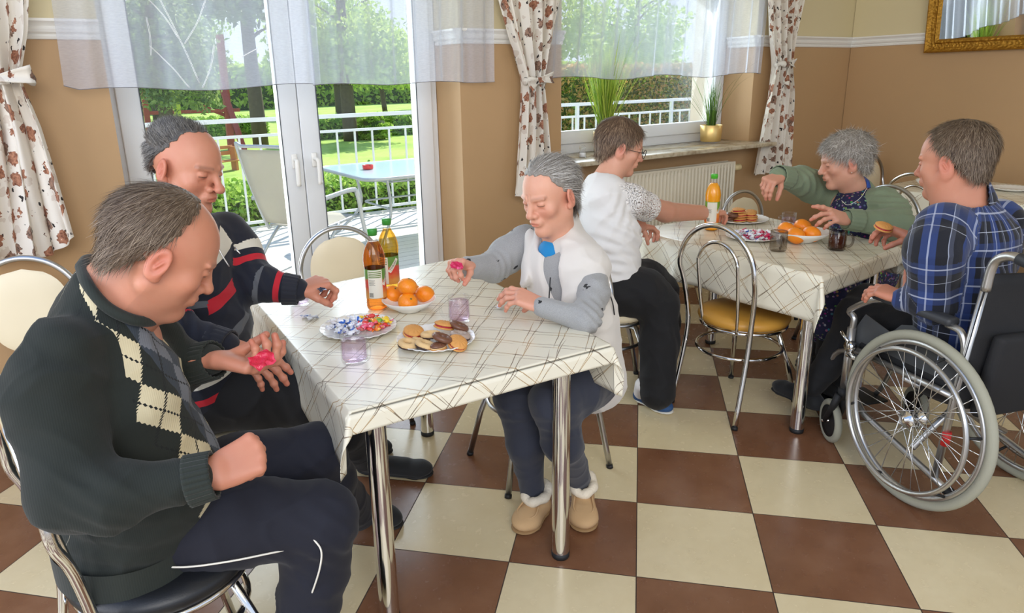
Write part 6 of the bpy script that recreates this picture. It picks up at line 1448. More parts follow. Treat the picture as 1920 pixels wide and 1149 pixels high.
def drape(prof, y, nf, full, amp, label, seed, hem=lambda s: 0):
    '''prof: (z, x left, x right) from top to bottom'''
    zs = [p[0] for p in prof][::-1]; xl = [p[1] for p in prof][::-1]; xr = [p[2] for p in prof][::-1]; rr = random.Random(seed); ph = rr.uniform(0, 6)
    NU, NV = 120, 70; V = []; U = []
    for i in range(NU):
        s = i/(NU-1)
        for j in range(NV):
            t = j/(NV-1); z = prof[0][0]+(prof[-1][0]-prof[0][0])*t+hem(s)*t
            a, b_ = np.interp(z, zs, xl), np.interp(z, zs, xr); wd = b_-a; tight = min(1.0, 0.16/wd)
            sx = s+0.018*sin(2*pi*nf*s*2+ph)
            fo = sin(2*pi*nf*s+ph+1.2*sin(z*3+ph)*0.5)*amp*(0.6+0.6*tight)+0.35*amp*sin(2*pi*nf*2.3*s+z*4)
            V.append((a+wd*sx, y+fo+(0.012*cos(pi*s)), z)); U.append((s*full, z, 0))
    F_ = [(i*NV+j, (i+1)*NV+j, (i+1)*NV+j+1, i*NV+j+1) for i in range(NU-1) for j in range(NV-1)]
    me = np_mesh('floral_curtain', V, F_); add_attr(me, 'clothuv', U)
    o = link_mesh('floral_curtain', me, M_FLOW, None, label=label, cat='curtain', group='floral curtains'); return o
def bow(par, x, z, y, w, a1, a2, uvo=0.0, l1=0.11, l2=0.09):
    b = MB(); U = []
    b.tube([(x+w*cos(2*pi*k/24), y+0.045*sin(2*pi*k/24), z+0.006*sin(k)) for k in range(24)], [0.014+0.003*sin(k*1.7) for k in range(24)], 8, closed=True, flat=1.4)
    b.box((x-0.01, y-0.052, z), (0.030, 0.022, 0.034), bev=0.01)
    for an, L in ((a1, l1), (a2, l2)):
        d = Vector((cos(an), -0.15, sin(an))); n_ = Vector((-sin(an), 0, cos(an)))
        def fn(u, v, d=d, n_=n_, L=L): return Vector((x, y-0.055, z))+d*(L*u)+n_*((2*v-1)*(0.010+0.022*u))+Vector((0, -0.012*sin(5*v+3*u), 0))
        b.grid(fn, 8, 6)
    me = bpy.data.meshes.new('tie_back'); me.from_pydata(b.V, [], b.F); me.polygons.foreach_set('use_smooth', [True]*len(b.F)); add_attr(me, 'clothuv', [(p[0]*1.3+uvo, p[2], 0) for p in b.V])
    o = link_mesh('tie_back', me, M_FLOW, par); md = o.modifiers.new('t', 'SOLIDIFY'); md.thickness = 0.003
yc = 3.285
c1 = drape([(2.42, -0.42, 0.20), (1.90, -0.34, 0.125), (1.70, -0.26, 0.085), (1.545, -0.20, 0.035), (1.50, -0.20, 0.035), (1.35, -0.24, 0.065), (1.15, -0.30, 0.085), (0.84, -0.40, 0.110)], yc, 4, 0.95, 0.030, 'floral curtain at the left edge, tied back left of the balcony door', 2, lambda s: 0.07*max(0, s-0.8)*5)
bow(c1, -0.06, 1.525, yc, 0.125, radians(8), radians(-160), 0.3, 0.13)
c2 = drape([(2.42, 2.13, 2.72), (1.905, 2.235, 2.635), (1.70, 2.305, 2.585), (1.50, 2.385, 2.510), (1.45, 2.390, 2.508), (1.25, 2.375, 2.535), (1.05, 2.350, 2.56), (0.83, 2.325, 2.585)], yc, 4, 0.95, 0.026, 'floral curtain tied back between the balcony door and the window', 4)
bow(c2, 2.452, 1.475, yc, 0.062, radians(-163), radians(12), 0.9, 0.085, 0.085)
c3 = drape([(2.42, 4.44, 4.95), (1.99, 4.49, 4.875), (1.75, 4.56, 4.82), (1.57, 4.63, 4.79), (1.53, 4.635, 4.785), (1.35, 4.60, 4.835), (1.05, 4.55, 4.87), (0.76, 4.50, 4.90)], yc, 4, 0.95, 0.026, 'floral curtain tied back right of the window, near the room corner', 6)
bow(c3, 4.715, 1.55, yc, 0.070, radians(-112), radians(5), 1.7, 0.15, 0.06)

# ================================================================ radiator, sill things
M_RAD = mat('radiator_enamel', rgb(224, 216, 196), 0.35)
t = empty('radiator', (3.60, WY, 0), label='white panel radiator under the window sill', cat='radiator')
X0, X1, Z0, Z1 = -0.62, 0.665, 0.36, 0.875
b = MB()
def rf(u, v):
    x = X0+(X1-X0)*u; k = (x-X0)/0.034; g = 0.5-0.5*cos(2*pi*k); edge = min(u, 1-u)*60; fade = min(1, edge)*min(1, v*14)*min(1, (1-v)*10)
    return (x, -0.115+0.010*(g**1.5)*fade-0.0, Z0+(Z1-Z0)*v)
b.grid(rf, 300, 24); b.box(((X0+X1)/2, -0.108, (Z0+Z1)/2), (X1-X0, 0.004, Z1-Z0)); b.build('front_panel', M_RAD, t)
b = MB(); b.box(((X0+X1)/2, -0.045, (Z0+Z1)/2), (X1-X0, 0.012, Z1-Z0), bev=0.004); b.build('rear_panel', M_RAD, t)
b = MB()
for k in range(60): b.box((X0+0.02+k*(X1-X0-0.04)/59, -0.08, Z1+0.002), (0.004, 0.06, 0.006))
b.box(((X0+X1)/2, -0.113, Z1), (X1-X0+0.004, 0.006, 0.014)); b.box(((X0+X1)/2, -0.045, Z1), (X1-X0+0.004, 0.006, 0.014)); b.build('top_grille', M_RAD, t, smooth=False)
for x in (X0, X1):
    b = MB(); b.box((x, -0.08, (Z0+Z1)/2), (0.004, 0.075, Z1-Z0)); b.build('side_cover', M_RAD, t, smooth=False)
RY = Matrix.Rotation(radians(90), 3, 'Y')
b = MB(); b.lathe([(0, 0), (0.012, 0), (0.012, 0.03), (0.020, 0.032), (0.022, 0.045), (0.024, 0.05), (0.024, 0.095), (0.018, 0.102), (0, 0.103)], (X1, -0.08, Z1-0.045), 20, RY); b.build('valve_knob', mat('valve_plastic', rgb(226, 208, 160), 0.4), t)

M_GOLD = mat('gold_pot', (0.80, 0.56, 0.22, 1), 0.38, 0.8, noise=0.05, nscale=8)
M_SOIL = mat('soil', rgb(60, 48, 36), 0.95)
def grassm(name, c1, c2):
    m = NT(name); x = m.sep(m.attr('tint'))[0]; c = m.mix(x, c1, c2); m.base(c); m.set(Roughness=0.45)
    tl = m.new('ShaderNodeBsdfTranslucent'); m.l.new(c, tl.inputs[0]); mx = m.new('ShaderNodeMixShader'); mx.inputs[0].default_value = 0.45
    m.l.new(m.b.outputs[0], mx.inputs[1]); m.l.new(tl.outputs[0], mx.inputs[2]); m.l.new(mx.outputs[0], m.out.inputs[0]); return m.m
def grass_plant(name, loc, r, h, label, n, hmin, hmax, lean, wdt, mt, wisps, seed, topr=None):
    rr = random.Random(seed); t = empty(name, loc, label=label, cat='plant')
    topr = topr or r*1.1
    b = MB(); b.lathe([(0, 0), (r*0.96, 0), (r*1.0, 0.004), (topr, h-0.002), (topr-0.002, h), (topr-0.006, h-0.002), (topr-0.006, h-0.02), (0, h-0.02)], (0, 0, 0), 48); b.build('pot', M_GOLD, t)
    b = MB(); b.lathe([(0, h-0.014), (topr-0.007, h-0.018)], (0, 0, 0), 20); b.build('soil', M_SOIL, t)
    V, F_, T = [], [], []
    def blade(a, L, le, w, droop, az0):
        base = len(V); p = Vector((cos(az0)*r*0.5*rr.random(), sin(az0)*r*0.5*rr.random(), h-0.015)); d = Vector((cos(a)*le, sin(a)*le, 1)).normalized(); s = Vector((-sin(a), cos(a), 0)); K = 8; tt = rr.random()
        if rr.random() < 0.5: s = Vector((cos(a+rr.uniform(-1, 1)*1.5+1.57), sin(a), 0)).normalized()
        for k in range(K):
            q = k/(K-1); ww = w*(1-q**2)*0.5+0.0003
            V.append(tuple(p-s*ww)); V.append(tuple(p+s*ww)); T.extend([tt, tt]); p = p+d*(L/(K-1)); d = (d+Vector((cos(a), sin(a), -0.55))*droop*q).normalized()
        for k in range(K-1): F_.append((base+2*k, base+2*k+1, base+2*k+3, base+2*k+2))
    for _ in range(n): blade(rr.uniform(0, 2*pi), rr.uniform(hmin, hmax), abs(rr.gauss(0, lean)), wdt*rr.uniform(0.6, 1.2), rr.uniform(0, 0.12), rr.uniform(0, 2*pi))
    for (a, L, le, dr) in wisps: blade(a, L, le, 0.0022, dr, a)
    V = [(x, min(y, (WY+0.22)-loc[1]), z) for x, y, z in V]
    me = np_mesh('blades', V, F_, smooth=False); add_attr(me, 'tint', np.stack([T]*3, 1)); link_mesh('blades', me, mt, t); return t
G1 = grassm('lime_grass', rgb(96, 140, 30), rgb(196, 208, 90)); G2 = grassm('dark_grass', rgb(44, 74, 30), rgb(104, 138, 52))
grass_plant('grass_plant', (3.19, 3.50, 1.015), 0.070, 0.130, 'tall bright green grass plant in a golden pot, left on the window sill', 420, 0.30, 0.62, 0.22, 0.006, G1, [(0.3+0.5*k, 0.66+0.04*(k % 3), 0.25, 0.16) for k in range(12)], 5)
grass_plant('grass_plant', (4.235, 3.50, 1.015), 0.073, 0.118, 'small thin dark green grass plant in a golden pot, right on the window sill', 110, 0.16, 0.34, 0.14, 0.004, G2, [(2.2+0.16*k, 0.45+0.06*(k % 4), 0.5+0.12*(k % 3), 0.32) for k in range(16)]+[(0.2, 0.32, 0.2, 0.02)], 8)

M_GLASS = NT('table_glass'); m = M_GLASS
tr = m.new('ShaderNodeBsdfTransparent'); tr.inputs[0].default_value = (0.975, 0.98, 0.98, 1); gg = m.new('ShaderNodeBsdfGlossy'); gg.inputs['Roughness'].default_value = 0.12; lw = m.new('ShaderNodeLayerWeight'); lw.inputs[0].default_value = 0.25; mx = m.new('ShaderNodeMixShader')
m.l.new(m.math('ADD', m.math('MULTIPLY', lw.outputs['Fresnel'], 0.30), 0.02), mx.inputs[0]); m.l.new(tr.outputs[0], mx.inputs[1]); m.l.new(gg.outputs[0], mx.inputs[2]); m.l.new(mx.outputs[0], m.out.inputs[0])
def tint_glass(name, c, f0=0.03):
    m = NT(name); tr = m.new('ShaderNodeBsdfTransparent'); tr.inputs[0].default_value = c; gg = m.new('ShaderNodeBsdfGlossy'); gg.inputs['Roughness'].default_value = 0.12; lw = m.new('ShaderNodeLayerWeight'); lw.inputs[0].default_value = 0.25; mx = m.new('ShaderNodeMixShader')
    m.l.new(m.math('ADD', m.math('MULTIPLY', lw.outputs['Fresnel'], 0.28), f0), mx.inputs[0]); m.l.new(tr.outputs[0], mx.inputs[1]); m.l.new(gg.outputs[0], mx.inputs[2]); m.l.new(mx.outputs[0], m.out.inputs[0]); return m.m
b = MB(); b.lathe([(0, 0), (0.024, 0), (0.026, 0.004), (0.022, 0.035), (0.017, 0.045), (0.020, 0.05), (0.020, 0.058)], (0, 0, 0), 24)
t = empty('salt_shaker', (2.93, 3.42, 1.0015), label='small glass salt shaker on the left end of the window sill', cat='salt shaker'); b.build('glass_jar', M_GLASS.m, t)
b = MB(); b.lathe([(0, 0.057), (0.021, 0.057), (0.021, 0.070), (0.014, 0.078), (0, 0.079)], (0, 0, 0), 24); b.build('lid', M_GLASS.m, t)
b = MB(); b.lathe([(0, 0.004), (0.021, 0.004), (0.019, 0.028), (0, 0.030)], (0, 0, 0), 24); b.build('salt', mat('salt', rgb(240, 240, 240), 0.9), t)

# ================================================================ mirror on the right wall
m = NT('gilded_frame'); n = m.noise(m.coord(), 40, 6, 0.75); v = m.voro(m.coord(), 55)
m.base(m.mix(n, rgb(104, 62, 16), rgb(226, 172, 66))); m.set(Metallic=0.75, Roughness=0.42); m.bump(m.math('ADD', v, m.math('MULTIPLY', n, 0.6)), 0.8, 0.008); M_GILT = m.m
M_MIRROR = mat('mirror_glass', (0.86, 0.88, 0.88, 1), 0.01, 1.0)
mr = empty('wall_mirror', (WX-0.02, 2.0, 1.60), label='large mirror in an ornate gilded frame on the right wall', cat='mirror'); mr.rotation_euler = (0, radians(-5), 0)
YA, YB, ZA, ZB = -0.80, 0.80, 0.01, 0.98
prof = [(0, 0.0), (0, 0.030), (0.010, 0.038), (0.020, 0.030), (0.034, 0.022), (0.060, 0.020), (0.070, 0.028), (0.080, 0.024), (0.092, 0.010), (0.092, 0.0)]
b = MB(); rings = []
for (sy, sz) in ((YA, ZA), (YB, ZA), (YB, ZB), (YA, ZB)):
    cy = 1 if sy < 0 else -1; cz = 1 if sz < 0.5 else -1
    rings.append([b.v((-h_, sy+cy*d, sz+cz*d)) for d, h_ in prof])
for i in range(4):
    a, c = rings[i], rings[(i+1) % 4]
    for k in range(len(prof)-1): b.f(a[k], a[k+1], c[k+1], c[k])
b.build('frame', M_GILT, mr, smooth=False)
b = MB(); b.box((-0.007, 0, 0.495), (0.006, YB-YA-0.17, ZB-ZA-0.17)); b.build('glass', M_MIRROR, mr, smooth=False)
b = MB(); b.box((-0.002, 0, 0.495), (0.004, YB-YA-0.01, ZB-ZA-0.01)); b.build('backing_board', M_TOP, mr, smooth=False)

# ================================================================ terrace furniture
M_MESH = NT('mesh_fabric'); m = M_MESH; co = m.coord(); v2 = m.n.new('ShaderNodeTexVoronoi'); v2.feature = 'DISTANCE_TO_EDGE'; v2.inputs['Scale'].default_value = 300; m.l.new(co, v2.inputs['Vector'])
m.base(rgb(176, 170, 156)); m.set(Roughness=0.8, Alpha=0.90)
M_ALU = mat('grey_tube', rgb(168, 172, 176), 0.35, 0.4)
t = empty('garden_chair', (1.86, 5.55, 0), radians(30), label='grey mesh garden chair on the terrace, behind the left door leaf', cat='chair')
b = MB()
b.grid(lambda u, v: (-0.24-0.20*v-0.02*sin(pi*v), -0.27+0.54*u, 0.42+0.60*v), 8, 14); bk = b.build('mesh_back', M_MESH.m, t, solid=0.004)
b = MB(); b.grid(lambda u, v: (-0.22+0.48*u, -0.26+0.52*v, 0.40+0.03*u-0.02*sin(pi*u)), 8, 8); b.build('mesh_seat', M_MESH.m, t, solid=0.004)
b = MB(); b.tube(bez([(0.26, -0.27, 0.43), (-0.15, -0.27, 0.40), (-0.24, -0.275, 0.42), (-0.44, -0.28, 1.02), (-0.45, -0.2, 1.045), (-0.45, 0.2, 1.045), (-0.44, 0.28, 1.02), (-0.24, 0.275, 0.42), (-0.15, 0.27, 0.40), (0.26, 0.27, 0.43)], 60), 0.013, 8); b.build('seat_frame', M_ALU, t)
for s in (-1, 1):
    b = MB(); b.tube(bez([(0.36, 0.31*s, 0.01), (0.27, 0.31*s, 0.35), (0.22, 0.31*s, 0.60), (0.15, 0.31*s, 0.655), (-0.15, 0.31*s, 0.64), (-0.33, 0.30*s, 0.63)], 40), 0.015, 8, flat=1.3); b.build('arm', M_ALU, t)
    b = MB(); b.tube(bez([(-0.40, 0.31*s, 0.01), (-0.20, 0.30*s, 0.25), (-0.02, 0.29*s, 0.41)], 14), 0.013, 8); b.build('leg', M_ALU, t)
t = empty('garden_table', (3.15, 6.15, 0), label='glass topped garden table on the terrace', cat='table')
m = NT('frosted_glass_top'); m.base(rgb(188, 214, 220)); m.set(Roughness=0.18, Specular_IOR_Level=0.7); M_FROST = m.m
def rrect(x0, x1, y0, y1, r, n=8):
    P = []
    for cx, cy, a0 in ((x1-r, y1-r, 0), (x0+r, y1-r, 90), (x0+r, y0+r, 180), (x1-r, y0+r, 270)):
        for k in range(n+1): a = radians(a0+90*k/n); P.append((cx+r*cos(a), cy+r*sin(a)))
    return P
pr = rrect(-0.78, 0.78, -0.62, 0.62, 0.14); b = MB(); i0 = [b.v((x, y, 0.690)) for x, y in pr]; i1 = [b.v((x, y, 0.698)) for x, y in pr]; b.f(*i1); b.f(*i0[::-1])
for k in range(len(pr)): b.f(i0[k], i0[(k+1) % len(pr)], i1[(k+1) % len(pr)], i1[k])
b.build('glass_top', M_FROST, t, smooth=False)
b = MB(); b.tube([(x*1.006, y*1.006, 0.688) for x, y in pr], 0.016, 8, closed=True); b.build('rim', M_ALU, t)
for sx in (-1, 1):
    for sy in (-1, 1):
        b = MB(); b.tube(bez([(0.50*sx, 0.38*sy, 0.68), (0.46*sx, 0.34*sy, 0.35), (0.60*sx, 0.46*sy, 0.12), (0.72*sx, 0.54*sy, 0.01)], 18), 0.014, 8); b.build('leg', M_ALU, t)
b = MB()
for z, q in ((0.62, 1.0), (0.36, 0.92)): b.tube([(x*0.62*q, y*0.58*q, z) for x, y in pr], 0.010, 6, closed=True)
b.build('brace_ring', M_ALU, t)
t = empty('ashtray', (2.67, 6.22, 0.700), label='small red ashtray on the garden table', cat='ashtray')
b = MB(); b.lathe([(0, 0), (0.045, 0), (0.05, 0.005), (0.052, 0.04), (0.045, 0.04), (0.04, 0.01), (0, 0.008)], (0, 0, 0), 24); b.build('dish', mat('red_plastic', rgb(220, 50, 44), 0.3), t)
b = MB(); b.box((0.0, -0.047, 0.038), (0.012, 0.012, 0.01), bev=0.003); b.build('notch', mat('red_plastic_dark', rgb(150, 30, 26), 0.3), t)

# ================================================================ things on the tables
M_CLEAR = tint_glass('clear_plastic', (0.985, 0.99, 0.99, 1), 0.02)
M_CHINA = mat('white_china', rgb(238, 236, 230), 0.16)
ZT = TZ+0.0025
def plate(loc, r, label, scallop=0.012, h=0.018, cat='plate', name='plate', rz=0):
    b = MB(); n = 96; rings = []
    prof = [(0, 0.004), (0.30, 0.004), (0.62, 0.0055), (0.68, 0.009), (0.985, h), (1.0, h+0.001), (1.0, h-0.002), (0.66, 0.003), (0.60, 0.0), (0, 0.0)]
    for (q, z) in prof:
        if q == 0: rings.append([b.v((0, 0, z))]); continue
        rings.append([b.v((r*q*(1+scallop*(abs(sin(k*pi*14/n))*(1 if q > 0.9 else 0)))*cos(2*pi*k/n), r*q*(1+scallop*(abs(sin(k*pi*14/n))*(1 if q > 0.9 else 0)))*sin(2*pi*k/n), z+(0.0012*cos(k*2*pi*28/n) if q > 0.9 else 0))) for k in range(n)])
    for a, c in zip(rings[:-1], rings[1:]):
        for k in range(n):
            if len(a) == 1: b.f(a[0], c[(k+1) % n], c[k])
            elif len(c) == 1: b.f(a[k], a[(k+1) % n], c[0])
            else: b.f(a[k], a[(k+1) % n], c[(k+1) % n], c[k])
    o = b.build(name, M_CHINA, label=label, cat=cat); o.location = loc; o.rotation_euler = (0, 0, rz); return o
def bowl(loc, r, h, label):
    b = MB(); b.lathe([(0, 0), (r*0.42, 0), (r*0.45, 0.004), (r*0.80, h*0.55), (r, h), (r*0.985, h+0.002), (r*0.955, h-0.001), (r*0.76, h*0.55+0.004), (r*0.4, 0.007), (0, 0.006)], (0, 0, 0), 72)
    o = b.build('bowl', M_CHINA, label=label, cat='bowl'); o.location = loc; return o
def L(p, dz=0.0, dx=0.0, dy=0.0): return (p[0]+dx, p[1]+dy, ZT+dz)
P1, P2, B1 = (0.786, 1.997, 0.725), (0.937, 1.76, 0.725), (1.013, 2.088, 0.725)
plate(L(P1), 0.120, 'white scalloped plate with wrapped sweets, on the front table'); plate(L(P2), 0.118, 'white scalloped plate with biscuits, on the front table'); bowl(L(B1), 0.094, 0.042, 'white bowl of oranges on the front table')
P3, P4_, B2 = (2.85, 2.062, 0.725), (3.155, 2.379, 0.725), (2.973, 1.888, 0.725)
plate(L(P3), 0.128, 'white plate with wrapped sweets, on the middle table'); plate(L(P4_), 0.150, 'white plate heaped with biscuits, behind the juice bottle'); bowl(L(B2), 0.128, 0.050, 'white bowl of oranges on the middle table')
# oranges
m = NT('orange_peel'); m.base(m.mix(m.noise(m.coord('Generated'), 3, 3), rgb(240, 128, 12), rgb(252, 158, 36))); m.set(Roughness=0.34, Subsurface_Weight=0.08, Subsurface_Scale=0.01); v = m.voro(m.coord(), 260); m.bump(v, 0.25, 0.002); M_ORANGE = m.m
def orange(loc, r, label, grp, rot=(0, 0, 0)):
    b = MB(); b.lathe([(0, -0.86)]+[(sin(pi*k/20)*(1-0.0*k), -cos(pi*k/20)*0.86+(0.035*math.exp(-((20-k)/1.6)**2)*-1)) for k in range(1, 20)]+[(0, 0.825)], (0, 0, 0), 36)
    b.V = [(x*r, y*r, z*r) for x, y, z in b.V]; o = b.build('orange', M_ORANGE, label=label, cat='orange', group=grp); o.location = loc; o.rotation_euler = rot
    s = MB(); s.lathe([(0, 0), (0.0035, 0), (0.003, 0.002), (0, 0.0025)], (0, 0, 0.822*r), 8); s.build('stem_end', mat('stem_green', rgb(110, 110, 50), 0.8), o); return o
g = 'oranges in the front bowl'
for px_, dz, r, lb, ro in (((0.992, 2.172, 0.755), 0.040, 0.034, 'orange at the left in the front bowl', (0.5, 0.2, 0)), ((1.083, 2.102, 0.755), 0.040, 0.035, 'orange at the right in the front bowl', (-0.3, 0.5, 0)), ((0.998, 2.067, 0.755), 0.036, 0.0345, 'orange nearest the camera in the front bowl', (0.9, 0.1, 0)), ((1.068, 2.179, 0.755), 0.036, 0.033, 'orange hidden at the back of the front bowl', (0, 0, 0))):
    orange((px_[0], px_[1], ZT+dz+0.001), r, lb, g, ro)
orange((B1[0]-0.004, B1[1]-0.002, ZT+0.087), 0.034, 'orange on top of the pile in the front bowl', g, (0.15, 0.2, 0))
g = 'oranges in the middle table bowl'
for px_, dz, r, lb in (((2.965, 1.963, 0.765), 0.043, 0.042, 'orange at the left in the middle table bowl'), ((2.894, 1.867, 0.765), 0.041, 0.043, 'orange at the front left in the middle table bowl'), ((2.97, 1.836, 0.765), 0.043, 0.042, 'orange at the right in the middle table bowl'), ((3.054, 1.938, 0.765), 0.050, 0.042, 'orange at the back in the middle table bowl')):
    orange((px_[0], px_[1], ZT+dz), r, lb, g, (0.3*dz*20, 0.4, 0))
# biscuits
M_BISC = mat('golden_biscuit', rgb(214, 152, 82), 0.75, noise=0.12, nscale=70, bump=0.5, bscale=120); M_PALE = mat('pale_biscuit', rgb(224, 188, 134), 0.8, noise=0.06, nscale=50, bump=0.3, bscale=160); M_CHOC = mat('milk_chocolate', rgb(112, 72, 52), 0.35, noise=0.08, nscale=30); M_JAM = mat('red_jam', rgb(178, 40, 56), 0.25); M_GLAZE = mat('grey_glaze', rgb(176, 156, 142), 0.4, noise=0.1, nscale=60); M_DCH = mat('dark_chocolate', rgb(60, 34, 26), 0.35)
def ring_bisc(mt, under=None, r=0.021, rr_=0.0105):
    b = MB(); n = 36; b.tube([(r*cos(2*pi*k/n)*(1+0.03*sin(k)), r*sin(2*pi*k/n), rr_*0.8) for k in range(n)], [rr_*(1+0.05*sin(2.3*k)) for k in range(n)], 12, closed=True, flat=0.85); o = b.build('biscuit', mt)
    if under:
        b = MB(); b.lathe([(r*0.45, 0.0), (r+rr_*0.9, 0.0), (r+rr_, 0.004), (r+rr_*0.6, 0.006)], (0, 0, 0), 30); b.build('chocolate_base', under, o)
    return o
def sandwich(top, fill, r=0.031, length=0):
    b = MB(); n = 48
    def disc(z0, z1, q):
        for k in range(2): pass
        ro = [r*q*(1+0.045*abs(sin(k*pi*12/n*2))) for k in range(n)]
        lo = [b.v((ro[k]*cos(2*pi*k/n), ro[k]*sin(2*pi*k/n)*(0.62 if length else 1), z0+0.001)) for k in range(n)]; mi = [b.v((ro[k]*1.03*cos(2*pi*k/n), ro[k]*1.03*sin(2*pi*k/n)*(0.62 if length else 1), (z0+z1)/2)) for k in range(n)]
        hi = [b.v((ro[k]*0.93*cos(2*pi*k/n), ro[k]*0.93*sin(2*pi*k/n)*(0.62 if length else 1), z1)) for k in range(n)]; inn = [b.v((ro[k]*0.6*cos(2*pi*k/n), ro[k]*0.6*sin(2*pi*k/n)*(0.62 if length else 1), z1+0.004+0.0012*cos(k*pi/2))) for k in range(n)]
        c0 = b.v((0, 0, z0)); c1 = b.v((0, 0, z1+0.0055))
        for k in range(n):
            j = (k+1) % n; b.f(c0, lo[j], lo[k]); b.f(lo[k], lo[j], mi[j], mi[k]); b.f(mi[k], mi[j], hi[j], hi[k]); b.f(hi[k], hi[j], inn[j], inn[k]); b.f(inn[k], inn[j], c1)
    disc(0.0, 0.006, 1.0); o = b.build('sandwich_biscuit', M_BISC); b = MB(); b.lathe([(0, 0.006), (r*0.93, 0.006), (r*0.95, 0.010), (0, 0.011)], (0, 0, 0), 30)
    if length: b.V = [(x, y*0.62, z) for x, y, z in b.V]
    b.build('filling', fill, o); b = MB(); disc(0.0105, 0.017, 0.95); b.build('top_biscuit', top, o); return o
protos = {}
def put(kind, mk, loc, rot, label, grp, sc=1.0):
    if kind not in protos: o = protos[kind] = mk()
    else: o = copy_tree(protos[kind])
    o.location = loc; o.rotation_euler = rot; o.scale = (sc, sc, sc); tag(o, label, 'biscuit', grp); return o
g = 'biscuits on the front plate'; Z1_ = ZT+0.0165
rp = lambda: ring_bisc(M_PALE, M_DCH); rc = lambda: ring_bisc(M_CHOC); rg_ = lambda: ring_bisc(M_GLAZE, M_DCH)
sp_ = lambda: sandwich(M_BISC, M_JAM); sd = lambda: sandwich(M_BISC, M_DCH); sl = lambda: sandwich(M_CHOC, M_PALE, 0.027, 1)
put('rp', rp, (0.838, 1.752, 0.735), (0.15, 0.1, 0.2), 'pale ring biscuit on a chocolate base, at the left front of the plate', g); put('rp', rp, (0.872, 1.71, 0.737), (0.3, 0.1, 1), 'pale ring biscuit right of the other one at the front', g)
put('sp', sp_, (0.888, 1.814, 0.744), (0.25, -0.15, 0.5), 'golden jam sandwich biscuit at the left of the plate', g); put('rp', rp, (0.92, 1.762, 0.742), (0.1, 0.1, 2), 'pale ring biscuit in the middle, under the chocolate one', g)
put('rc', rc, (0.915, 1.686, 0.756), (0.35, 0.1, 1), 'chocolate ring biscuit in the middle of the plate', g); put('sp', sp_, (0.978, 1.784, 0.752), (0.2, 0.15, 1), 'golden sandwich biscuit with sugar lines at the back', g)
put('rc', rc, (1.014, 1.758, 0.75), (0.25, 0.35, 0.3), 'chocolate ring biscuit at the back right of the plate', g); put('rg', rg_, (0.988, 1.705, 0.742), (0.1, 0.2, 0.3), 'grey glazed ring biscuit at the right', g)
put('sl', sl, (0.898, 1.676, 0.735), (0.1, 0, 0.1), 'oblong biscuit with a chocolate top at the front edge', g); put('sd', sp_, (0.957, 1.67, 0.738), (0.5, -0.25, 0.6), 'golden jam sandwich biscuit tilted at the right front', g, 0.95)
put('rp', rp, (0.896, 1.779, 0.732), (0, 0, 0), 'pale ring biscuit under the pile', g, 0.9)
g = 'biscuits on the middle table plate'; k_ = 0
lb = 'golden biscuit in the heap behind the juice bottle'
for dx, dy, dz, kd in ((-0.06, -0.05, 0, 'sp'), (-0.06, -0.05, 0.024, 'sp'), (-0.06, -0.04, 0.048, 'sd'), (0.0, -0.07, 0, 'sp'), (0.005, -0.06, 0.024, 'sp'), (0.06, -0.03, 0, 'sp'), (0.065, -0.02, 0.022, 'sd'), (0.0, 0.02, 0, 'sp'), (0.0, 0.02, 0.024, 'sp'), (-0.05, 0.04, 0, 'sp'), (0.05, 0.05, 0, 'sp'), (0.05, 0.05, 0.024, 'sp'), (-0.09, 0.0, 0.01, 'rc'), (-0.10, -0.03, 0.03, 'rc'), (0.10, 0.02, 0.01, 'sl')):
    put(kd, sp_, (P4_[0]+dx, P4_[1]+dy, ZT+0.010+dz), (0.1*sin(dx*90), 0.1*cos(dy*70), dx*40), lb if kd[0] == 's' else 'chocolate ring biscuit in the heap behind the juice bottle', g if kd[0] == 's' else 'chocolate biscuits on the middle table plate', 1.05)
hb = put('sp', sp_, (2.69, 1.374, 0.902), (radians(15), radians(-12), 0.5), 'round sandwich biscuit held by the man in the plaid shirt', None, 1.05)

# wrapped sweets
def foil(name, c1, c2, sc=60, th=0.5, rough=0.3):
    m = NT(name); n = m.noise(m.coord(), sc, 2); m.base(m.mix(m.math('GREATER_THAN', n, th), c1, c2)); m.set(Roughness=rough, Specular_IOR_Level=0.7); m.bump(m.noise(m.coord(), 220, 3), 0.5, 0.003); return m.m
F_BW = foil('blue_white_foil', rgb(232, 234, 240), rgb(36, 96, 190), 46, 0.52); F_W = foil('white_foil', rgb(236, 236, 240), rgb(96, 84, 110), 90, 0.62)
F_R = foil('red_wrap', rgb(226, 62, 60), rgb(246, 130, 110), 70, 0.6); F_O = foil('orange_wrap', rgb(244, 130, 36), rgb(250, 190, 80), 70, 0.55); F_Y = foil('yellow_wrap', rgb(244, 206, 40), rgb(250, 230, 130), 70, 0.6); F_G = foil('green_wrap', rgb(110, 170, 60), rgb(180, 210, 120), 70, 0.6); F_P = foil('pink_wrap', rgb(232, 92, 120), rgb(244, 190, 200), 60, 0.55); F_MG = foil('magenta_foil', rgb(200, 24, 84), rgb(232, 90, 140), 50, 0.6)
def candy(mt, body=(0.013, 0.008, 0.0075), ends=True):
    b = MB(); n = 14
    b.lathe([(0, -1)]+[(sin(pi*k/10)**0.7, -cos(pi*k/10)) for k in range(1, 10)]+[(0, 1)], (0, 0, 0), n)
    b.V = [(z*body[0], x*body[1], y*body[2]+body[2]) for x, y, z in b.V]; o = b.build('wrapped_sweet', mt)
    if ends:
        for s in (-1, 1):
            e = MB(); e.grid(lambda u, v, s=s: (s*(body[0]*0.92+0.011*u), (2*v-1)*(0.0015+0.0085*u), body[2]+0.003*sin(9*v+s)*u), 5, 9); e.build('twisted_end', mt, o, solid=0.0006)
    return o
cp = {}
